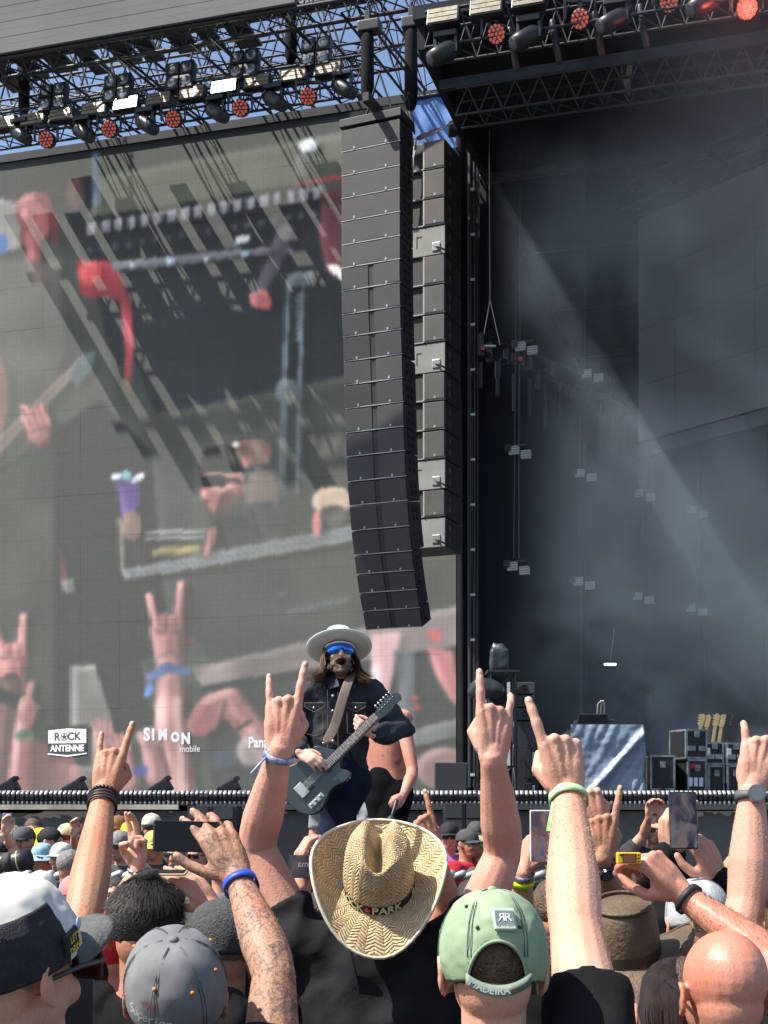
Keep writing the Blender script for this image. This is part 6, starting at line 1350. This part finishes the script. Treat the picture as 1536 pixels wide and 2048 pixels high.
# wide pale hat, tipped back
hm = mat('pale_felt', (.74, .75, .69), .85, var=.05, bump=.15, bscale=300); vs = []; fs = []; n = 64
prof = [(.0, .115), (.05, .116), (.072, .110), (.082, .095), (.086, .05), (.088, .0), (.10, -.003), (.14, -.001), (.168, .003), (.186, .008)]
for (rr, z) in prof:
    for j in range(n): a = 2*math.pi*j/n; vs.append((rr*math.cos(a), rr*1.08*math.sin(a), z-(.012*math.exp(-(rr/.04)**2))))
for i in range(len(prof)-1):
    for j in range(n): fs.append((i*n+j, (i+1)*n+j, (i+1)*n+(j+1) % n, i*n+(j+1) % n))
Hq = Matrix.Rotation(.12, 3, 'X'); H0 = Vector((0, -.012, .052)); TT = lambda v: T2(H0+Hq@Vector(v))
hat = link('wide_hat', Geo().add([TT(v) for v in vs], fs), hm, r, True); hat.modifiers.new('t', 'SOLIDIFY').thickness = .004
link('brim_edge', Geo().tube([TT(vs[(len(prof)-1)*n+j % n]) for j in range(0, n+1)], .0035, 6, caps=False), mat('hat_edge', (.72, .74, .7), .8), hat, True)
link('hat_ribbon', Geo().add([TT((.0885*math.cos(2*math.pi*j/40), .0885*1.08*math.sin(2*math.pi*j/40), z)) for z in (.004, .026) for j in range(40)], [(j, (j+1) % 40, 40+(j+1) % 40, 40+j) for j in range(40)]), mat('hat_ribbon', (.38, .4, .38), .7), hat, True)
# jacket details: collar, placket buttons, pocket flaps, cuffs
B = p['B']; stc = mat('seam_thread', (.16, .13, .09), .8); J = lambda px_, py_, d: P(px_, py_, d)-B
def ray_front(px_, py_): return J(px_, py_, GD-.165)
for sx in (-1, 1):
    g = Geo().add([J(684+sx*6, 1372, GD-.15), J(684+sx*34, 1352, GD-.03), J(684+sx*40, 1340, GD+.06), J(684+sx*22, 1336, GD+.02), J(684+sx*8, 1362, GD-.12), J(684+sx*26, 1378, GD-.135)], [(0, 5, 1, 4), (4, 1, 2, 3)]); o = link('collar', g, denim, r); o.modifiers.new('t', 'SOLIDIFY').thickness = .006
for k in range(4): link('button', Geo().ell(ray_front(666, 1392+30*k), (.010, .006, .010), None, 10, 6), M_ALU, r, True)
for sx, px_ in ((-1, 628), (1, 712)):
    q = [(px_-19, 1406), (px_+19, 1406), (px_+19, 1414), (px_, 1424), (px_-19, 1414)]; g = Geo().add([ray_front(*a) for a in q], [tuple(range(5))]); o = link('pocket_flap', g, denim, r); o.modifiers.new('t', 'SOLIDIFY').thickness = .01
    sgm = Geo().tube([ray_front(*a)-Vector((0, .007, 0)) for a in q+[q[0]]], .0022, 5, caps=False).tube([ray_front(px_-18, 1424)+Vector((0, 0, 0)), ray_front(px_-17, 1466), ray_front(px_, 1472), ray_front(px_+17, 1466), ray_front(px_+18, 1424)], .0022, 5, caps=False); link('pocket_seam', sgm, stc, r)
    link('pocket_button', Geo().ell(ray_front(px_, 1416)-Vector((0, .012, 0)), (.008, .005, .008), None, 10, 6), M_ALU, r, True)
link('placket_seam', Geo().tube([ray_front(655, 1380), ray_front(655, 1530)], .002, 5).tube([ray_front(676, 1384), ray_front(676, 1530)], .002, 5), stc, r)
# ---------------------------------------------------------------- guitar
A0, A1 = L8(640, 1548, GD-.30), L8(797, 1392, GD-.36); ax = (A1-A0).normalized(); nf = Vector((-.1, -1, .18)); nf = (nf-ax*nf.dot(ax)).normalized(); ay = nf.cross(ax)
if ay.z < 0: ay = -ay
RG = basis(ax, -nf, ay); gt = thing('electric_guitar', 'dark slate electric guitar with brown strap played by the hatted guitarist', 'guitar', A0)
def GT(x, y, z): return RG@Vector((x, -y, z))                       # x along neck, y out of the face, z across
out = [(.17, .0), (.165, .03), (.12, .05), (.115, .075), (.135, .105), (.14, .125), (.12, .142), (.08, .145), (.04, .13), (.0, .118), (-.05, .13), (-.10, .155), (-.15, .165), (-.20, .145), (-.235, .10), (-.25, .04), (-.25, -.03), (-.235, -.09), (-.2, -.14), (-.15, -.165), (-.10, -.16), (-.05, -.14), (0, -.125), (.05, -.13), (.09, -.14), (.115, -.12), (.13, -.085), (.145, -.06), (.165, -.035)]
def smooth_poly(o, it=2):
    for _ in range(it):
        q = []
        for i in range(len(o)): a, b = o[i], o[(i+1) % len(o)]; q += [(a[0]*.75+b[0]*.25, a[1]*.75+b[1]*.25), (a[0]*.25+b[0]*.75, a[1]*.25+b[1]*.75)]
        o = q
    return o
out = smooth_poly(out); g = Geo(); g.prism([(x, -z) for x, z in out], .045); g.xf(RG.to_4x4()); slate = mat('slate_guitar', (.022, .034, .039), .3, var=.05, coat=.4)
o = link('body', g, slate, gt); bv = o.modifiers.new('b', 'BEVEL'); bv.width = .005; bv.segments = 2
NL = (A1-A0).length-.17
rose = mat('rosewood', (.07, .035, .022), .5); maple = mat('maple_neck', (.4, .22, .09), .45)
nk = link('neck', Geo().box(GT((.10+NL)/2, .018, 0), ((NL-.10)/2, .012, .026), RG, bev=.006), maple, gt); link('fretboard', Geo().box(GT((.06+NL)/2, .034, 0), ((NL-.06)/2, .004, .026), RG), rose, nk)
x = NL; sc = NL+.19
for k in range(1, 22):
    xx = NL-(NL+.12)*(1-2**(-k/12.))
    link('fret', Geo().box(GT(xx, .0385, 0), (.0013, .0012, .026), RG), M_ALU, nk)
    if k in (3, 5, 7, 9, 12, 15): link('inlay', Geo().box(GT(xx+.012, .0382, 0), (.003, .0004, .003), RG), M_WHITE, nk)
hs = smooth_poly([(0, -.024), (.03, -.03), (.07, -.035), (.12, -.038), (.16, -.03), (.185, -.005), (.18, .02), (.165, .032), (.15, .022), (.11, .03), (.06, .036), (.03, .032), (.0, .024)])
g = Geo().prism([(x, -z) for x, z in hs], .016); g.xf(Matrix.Translation(GT(NL, .014, 0))@RG.to_4x4()); hd_ = link('headstock', g, slate, gt); g = Geo().prism([(x*.995, -z*.99) for x, z in hs], .003); g.xf(Matrix.Translation(GT(NL, .003, 0))@RG.to_4x4()); link('headstock_back', g, maple, gt)
for k in range(6):
    link('tuner', Geo().ell(GT(NL+.035+.022*k, .012, .052), (.008, .006, .007), RG, 8, 6).tube([GT(NL+.035+.022*k, .012, .03), GT(NL+.035+.022*k, .012, .048)], .003, 6), M_ALU, gt, True); link('tuning_post', Geo().tube([GT(NL+.035+.022*k, .02, .012), GT(NL+.035+.022*k, .034, .012)], .004, 6), M_ALU, gt, True)
for k in range(6):
    z = -.02+.008*k; rod('string', A0+GT(-.13, .043, z), A0+GT(NL, .0415, z*.8), .0009, M_ALU, gt, 5)
link('bridge', Geo().box(GT(-.14, .029, 0), (.03, .007, .042), RG, bev=.004), M_ALU, gt); link('bridge_pickup', Geo().box(GT(-.085, .03, 0), (.016, .008, .036), RG, bev=.004), M_BMETAL, gt); link('neck_pickup', Geo().box(GT(.055, .03, 0), (.018, .008, .036), RG, bev=.004), M_BMETAL, gt)
for k in range(6): link('pole_piece', Geo().ell(GT(-.085, .039, -.02+.008*k), .003, None, 6, 5), M_ALU, gt)
link('control_plate', Geo().box(GT(-.12, .026, -.105), (.055, .003, .016), RG, bev=.003), M_ALU, gt)
for k in (-1, 0, 1): link('knob', Geo().tube([GT(-.12+.036*k, .027, -.105), GT(-.12+.036*k, .045, -.105)], .009, 10), M_ALU, gt, True)
# strap over the shoulder
S0 = A0+GT(.14, .0, .115)
pts = [S0, L8(668, 1462, GD-.21), L8(680, 1415, GD-.205), L8(692, 1375, GD-.17), L8(702, 1349, GD-.08), L8(708, 1340, GD+.04), L8(706, 1352, GD+.16)]
vs = []; w_ = .031
for i, q in enumerate(pts):
    t = (pts[min(i+1, 6)]-pts[max(i-1, 0)]).normalized(); sd = t.cross(Vector((0, -1, .2) if i < 4 else (0, -.2, 1))).normalized(); vs += [q-A0-sd*w_, q-A0+sd*w_]
o = link('strap', Geo().add(vs, [(2*i, 2*i+1, 2*i+3, 2*i+2) for i in range(6)]), mat('strap_leather', (.13, .095, .07), .6, var=.15, bump=.2), gt, True); o.modifiers.new('t', 'SOLIDIFY').thickness = .004; ss = o.modifiers.new('s', 'SUBSURF'); ss.levels = ss.render_levels = 2
link('strap_button', Geo().ell(S0-A0+nf*.01, .008, None, 10, 6), M_ALU, gt, True)
# ---------------------------------------------------------------- shirtless singer behind him
SD = 9.9; fl = [P(765, 1850, SD), P(815, 1850, SD)]
for q in fl: q.z = BZ+.06
p = person('shirtless tattooed singer leaning behind the guitarist with a microphone', (764, 1446, SD), math.pi*.75,
  [dict(side='L', e=P(826, 1545, SD-.25), w=P(806, 1592, SD-.4), tip=(790, 1612, SD-.5), n=(.6, -.7, .4), pose='fist', s=.98),
   dict(side='R', down=True)], skin('skin_singer', (.52, .27, .2), .3), tilt=-.3, group='musicians on stage', base_z=BZ, trousers=mat('black_trousers', (.004, .004, .005), .95, spec=.1), legs=fl, shirtless=True, H=1.72, voxel=.008, lean=(0, .12))
tattoo(MATS['skin_singer'], 9, .6); hair_shell(p, H_DARK)
mc = thing('microphone', 'black microphone in the fist of the shirtless singer', 'microphone', P(793, 1602, SD-.52)); link('handle', Geo().tube([(0, 0, 0), (-.03, -.05, -.1)], [.014, .011], 10), M_BMETAL, mc, True); link('head', Geo().ell((-.035, -.06, -.12), .026), M_STEEL, mc, True)
# ================================================================ CROWD BETWEEN CATWALK AND STAGE
CR = 'crowd in front of the stage'
def sk(): return random.choice((SKA, SKB, SKC, SKD))
def shirtm(c): return mat('cloth_%02d%02d%02d' % tuple(int(99*x) for x in c), c, .85, bump=.2, bscale=30)
def fan(label, px_, py_, d, face=math.pi, shirt=(.02, .02, .022), capc=None, hair=H_BROWN, glasses=None, beard=None, brimc=None, bucket=False, beanie=False, arms=(), sm=None, turn=0., frontc=None, long=False, hoodie=False):
    a_ = []
    if d > 11: d = 10.95+(d-11.)*.5; py_ -= 12
    for a in arms:
        sd, ex, ey, wx, wy, pose = a
        a_.append(dict(side=sd, e=P(ex, ey, d-.05), w=P(wx, wy, d-.2), d=Vector((0, 0, 1)), n=(.3 if sd == 'L' else -.3, .9, 0), pose=pose, s=1.0))
    q = person(label, (px_, py_, d), face, a_, sm or sk(), shirtm(shirt), far=True, turn=turn, group=CR, ratio=1., bake_shirt=.022)
    back = abs(math.cos(face/2)) > .8
    if hair is not None: hair_shell(q, hair, low=-.07, grow=1.05)
    if not back: face_bits(q, glasses, beard, brow=hair)
    if long: strands(q, hair, 260, long_hair(.16, 0), .006)
    if capc is not None:
        cm = shirtm(capc); cap(q, cm, 1, shirtm(brimc) if brimc else cm, bucket=bucket, droop=.05 if bucket else .02, visor_len=.05 if bucket else .075, front_m=shirtm(frontc) if frontc else None, size=1.03, low=.026)
    if beanie: hair_shell(q, shirtm((.012, .012, .014)), low=-.01, grow=1.1, name='beanie', front=.09)
    return q
pi = math.pi
fan('older person in light blue bucket hat and glasses at the left', 84, 1728, 12.2, pi-.5, (.3, .16, .16), (.28, .45, .58), H_GREY, 'thin', None, None, True)
fan('person in grey peaked cap with white badge above the blue hat', 48, 1695, 13.0, pi-.4, (.05, .05, .05), (.07, .07, .075), beard=None, brimc=(.03, .03, .032))
fan('grey haired person in profile at the far left', 20, 1690, 13.3, pi*.5, (.4, .22, .2), None, H_GREY)
fan('person in bright yellow bucket hat among the left crowd', 80, 1697, 13.6, pi-.6, (.05, .05, .05), (.75, .62, .02), H_DARK, None, None, None, True)
fan('person in black beanie looking right at the left', 102, 1696, 13.1, -pi*.55, (.05, .04, .04), None, H_DARK, None, None, None, beanie=True)
fan('brown haired person looking at the stage lip behind the black beanie', 66, 1676, 14.2, pi, (.06, .06, .07), None, H_BROWN)
fan('person with pale cap behind the raised bracelet arm', 136, 1688, 14.0, -.4, (.1, .1, .12), (.55, .5, .3), H_BROWN, arms=(('R', 150, 1700, 148, 1672, 'grip'),))
fan('person in white printed cap beside the blue bucket hat', 122, 1728, 11.7, pi-.4, (.03, .03, .035), (.6, .62, .6), H_DARK)
fan('close cropped person seen from behind beside the tanned arm', 142, 1735, 9.3, -.5, (.55, .2, .26), None, H_GREY)
fan('person in grey black trucker cap and dark sunglasses with moustache', 240, 1705, 11.4, pi-.35, (.05, .05, .045), (.03, .03, .032), H_DARK, 'dark', None, (.1, .1, .1), frontc=(.2, .2, .2))
fan('person in yellow flowered bucket hat and sunglasses', 308, 1704, 12.3, pi-.4, (.05, .03, .03), (.68, .62, .12), H_BROWN, 'dark', None, None, True)
fan('white haired person with black framed glasses under the black phone', 353, 1722, 11.6, pi-.3, (.4, .4, .42), None, H_GREY, 'dark')
fan('person with slicked hair and slim sunglasses under the black phone', 394, 1724, 12.0, pi-.3, (.06, .06, .065), None, H_BLOND, 'dark', H_BROWN)
fan('person in brown leather cap behind the tanned arm', 236, 1672, 14.3, pi*.8, (.1, .06, .04), (.2, .09, .04), H_DARK)
fan('person in yellow headscarf right of the tanned arm', 260, 1684, 14.0, pi, (.06, .06, .06), (.7, .55, .03), H_DARK)
fan('person in cream cap right of the tanned arm', 304, 1668, 14.4, -.2, (.06, .06, .06), (.6, .55, .42), H_BROWN)
fan('person in grey jacket at the rail right of the sunglasses pair', 440, 1748, 10.3, 0, (.13, .13, .14), None, H_DARK)
fan('blond person looking down between the guitarist and straw hat', 650, 1694, 12.4, pi*.7, (.12, .12, .13), None, H_BLOND, long=False)
fan('person in grey shorts outfit standing behind the guitarist legs', 700, 1560, 15.2, pi, (.25, .26, .27), None, H_DARK)
fan('young person in dark cap and red shirt at the rail', 936, 1700, 12.6, -pi*.75, (.5, .015, .03), (.05, .055, .055), H_DARK)
fan('blonde person with long hair beside the red shirt', 962, 1712, 12.8, -pi*.6, (.06, .06, .06), None, H_BLOND, long=True)
fan('curly blond person behind the dark cap', 952, 1684, 13.8, 0, (.1, .1, .1), (.05, .055, .055), H_BLOND)
fan('person in black cap and sunglasses behind the pointing bracelet arm', 898, 1686, 13.2, pi, (.3, .1, .4), (.015, .015, .015), H_DARK, 'dark')
q = fan('photographer before the stage cloth holding a camera overhead', 1308, 1672, 13.6, pi, (.02, .02, .022), None, H_DARK, 'dark', arms=(('R', 1288, 1668, 1298, 1634, 'grip'), ('L', 1330, 1668, 1322, 1634, 'grip')))
c = P(1312, 1622, 13.3); r = thing('photo_camera', 'black photo camera held overhead before the stage cloth', 'camera', c, 'cameras'); link('body', Geo().box((0, 0, 0), (.07, .035, .045), bev=.012), M_BMETAL, r); link('lens', Geo().tube([(0, -.03, 0), (0, -.13, 0)], [.042, .045], 14, caps=False), M_BMETAL, r, True); link('lens_glass', Geo().ell((0, -.128, 0), (.036, .008, .036)), mat('spot_glass', (.1, .11, .13), .05, .5), r, True)
q = fan('person at the left edge lifting a blue phone', 8, 1712, 12.6, -.3, (.02, .02, .022), None, H_DARK, arms=(('R', 24, 1690, 12, 1668, 'grip'),)); phone('pale blue phone lifted at the far left edge', P(14, 1645, 12.3), (1, 0, 0), (0, 0, 1), .08, .16, case=mat('phone_blue', (.2, .3, .65), .4), scr=mat('phone_blue', (.2, .3, .65), .4))
c = P(14, 1728, 6.2); r = thing('telephoto_camera', 'big black telephoto lens pointing right at the left edge', 'camera', c, 'cameras'); link('barrel', Geo().tube([(-.22, .05, -.03), (-.05, .01, 0), (.05, 0, .012), (.10, -.01, .02)], [.035, .038, .044, .046], 16, caps=False), M_BMETAL, r, True); link('zoom_ring', Geo().tube([(-.01, .005, .006), (.03, 0, .010)], .0435, 16, caps=False), mat('rubber_ring', (.03, .03, .03), .7), r, True); link('gold_ring', Geo().tube([(.048, 0, .012), (.054, 0, .013)], .0462, 16, caps=False), mat('gold_ring', (.5, .4, .2), .4), r, True)
q = fan('person holding the telephoto lens at the left edge', -40, 1745, 6.3, -1.3, (.3, .16, .18), None, H_BROWN)
q = fan('person with a camera hanging below the trucker cap and moustache face', 232, 1790, 8.8, pi, (.02, .022, .03), None, H_DARK)
# more heads filling the crowd behind the front row
for k, (px_, py_, d) in enumerate([(84, 1785, 8.0), (560, 1800, 7.2), (150, 1800, 7.0), (520, 1745, 9.8), (1060, 1735, 11.5), (1180, 1760, 8.0), (1420, 1770, 7.4), (1470, 1745, 9.0), (1330, 1770, 6.4), (1260, 1775, 7.2)]):
    cc = [(.55, .55, .52), (.03, .03, .03), (.5, .2, .22), None, None, (.03, .03, .035), (.35, .3, .2), None, (.28, .3, .24), None][k]
    fan('onlooker seen from behind %s' % ['in white cap below the telephoto lens', 'in black cap left of the straw hat', 'in pink cap beside the tanned arm', 'with dark hair near the left pit rail', 'with brown hair near the right pit rail', 'in dark cap behind the pale hairy arm', 'in tan cap right of the tall phone', 'with blond hair near the smart watch arm', 'in olive cap below the tall phone', 'with dark hair ahead of the leather hat'][k], px_, py_, d, random.uniform(-.3, .3), random.choice([(.02, .02, .022), (.05, .05, .06), (.03, .035, .05)]), cc, [H_BROWN, H_DARK, H_GREY, H_DARK, H_BROWN, H_DARK, H_BROWN, H_BLOND, H_BROWN, H_DARK][k])
bpy.data.scenes.remove(TMP)
# ================================================================ SMOKE IN THE STAGE OPENING
def smoke(name, label_kind, c, h, dens, scale, lo, hi, zfade, zr=None, R=RU):
    o = link(name, Geo().box((0, 0, 0), h), None); o.location = c; o.rotation_euler = R.to_euler(); stuff(o)
    m = bpy.data.materials.new(name); m.use_nodes = True; nt = m.node_tree; nt.nodes.remove(nt.nodes['Principled BSDF'])
    out = nt.nodes['Material Output']; pv = nt.nodes.new('ShaderNodeVolumePrincipled'); pv.inputs['Color'].default_value = (.68, .84, 1., 1); pv.inputs['Anisotropy'].default_value = .2
    tc = nt.nodes.new('ShaderNodeTexCoord'); nz = nt.nodes.new('ShaderNodeTexNoise'); nz.inputs['Scale'].default_value = scale; nz.inputs['Detail'].default_value = 5; nz.inputs['Roughness'].default_value = .6; nz.inputs['Distortion'].default_value = .6
    mr = nt.nodes.new('ShaderNodeMapRange'); mr.inputs['From Min'].default_value = lo; mr.inputs['From Max'].default_value = hi; mr.inputs['To Min'].default_value = dens[0]; mr.inputs['To Max'].default_value = dens[1]
    nt.links.new(tc.outputs['Object'], nz.inputs['Vector']); nt.links.new(nz.outputs[0], mr.inputs['Value'])
    val = mr.outputs[0]
    # fade towards the faces of the box
    ab = nt.nodes.new('ShaderNodeVectorMath'); ab.operation = 'ABSOLUTE'; nt.links.new(tc.outputs['Object'], ab.inputs[0])
    dv = nt.nodes.new('ShaderNodeVectorMath'); dv.operation = 'DIVIDE'; dv.inputs[1].default_value = h; nt.links.new(ab.outputs[0], dv.inputs[0])
    sx = nt.nodes.new('ShaderNodeSeparateXYZ'); nt.links.new(dv.outputs[0], sx.inputs[0])
    for k in range(3):
        f = nt.nodes.new('ShaderNodeMapRange'); f.interpolation_type = 'SMOOTHSTEP'; f.inputs['From Min'].default_value = 1.; f.inputs['From Max'].default_value = zfade[k]; nt.links.new(sx.outputs[k], f.inputs['Value'])
        mu = nt.nodes.new('ShaderNodeMath'); mu.operation = 'MULTIPLY'; nt.links.new(val, mu.inputs[0]); nt.links.new(f.outputs[0], mu.inputs[1]); val = mu.outputs[0]
    if zr:
        sz = nt.nodes.new('ShaderNodeSeparateXYZ'); nt.links.new(tc.outputs['Object'], sz.inputs[0]); f = nt.nodes.new('ShaderNodeMapRange'); f.interpolation_type = 'SMOOTHSTEP'
        f.inputs['From Min'].default_value = zr[0]*h[2]; f.inputs['From Max'].default_value = zr[1]*h[2]; f.inputs['To Min'].default_value = .14; nt.links.new(sz.outputs[2], f.inputs['Value'])
        mu = nt.nodes.new('ShaderNodeMath'); mu.operation = 'MULTIPLY'; nt.links.new(val, mu.inputs[0]); nt.links.new(f.outputs[0], mu.inputs[1]); val = mu.outputs[0]
    nt.links.new(val, pv.inputs['Density']); nt.links.new(pv.outputs[0], out.inputs['Volume']); o.data.materials.append(m)
    return o
smoke('smoke', None, UV(ub+7.4, -2.5, 8.4), (6.4, 2.3, 6.4), (.02, .3), .26, .44, .76, (.75, .6, .85), (-.8, -.4))
smoke('back_haze', None, UV(ub+7.2, 3.2, 8.2), (6.6, 4.0, 5.8), (.003, .014), .3, .4, .75, (.85, .8, .9))
smoke('low_smoke', None, UV(ub+6.0, -1.0, 4.0), (5.6, 2.2, 1.7), (0, 1.1), .42, .52, .8, (.3, .4, .3))
smoke('roof_smoke', None, UV(ub+8.6, -7.0, 12.9), (5.6, 2.6, 3.6), (.008, .03), .3, .42, .75, (.4, .5, .5))
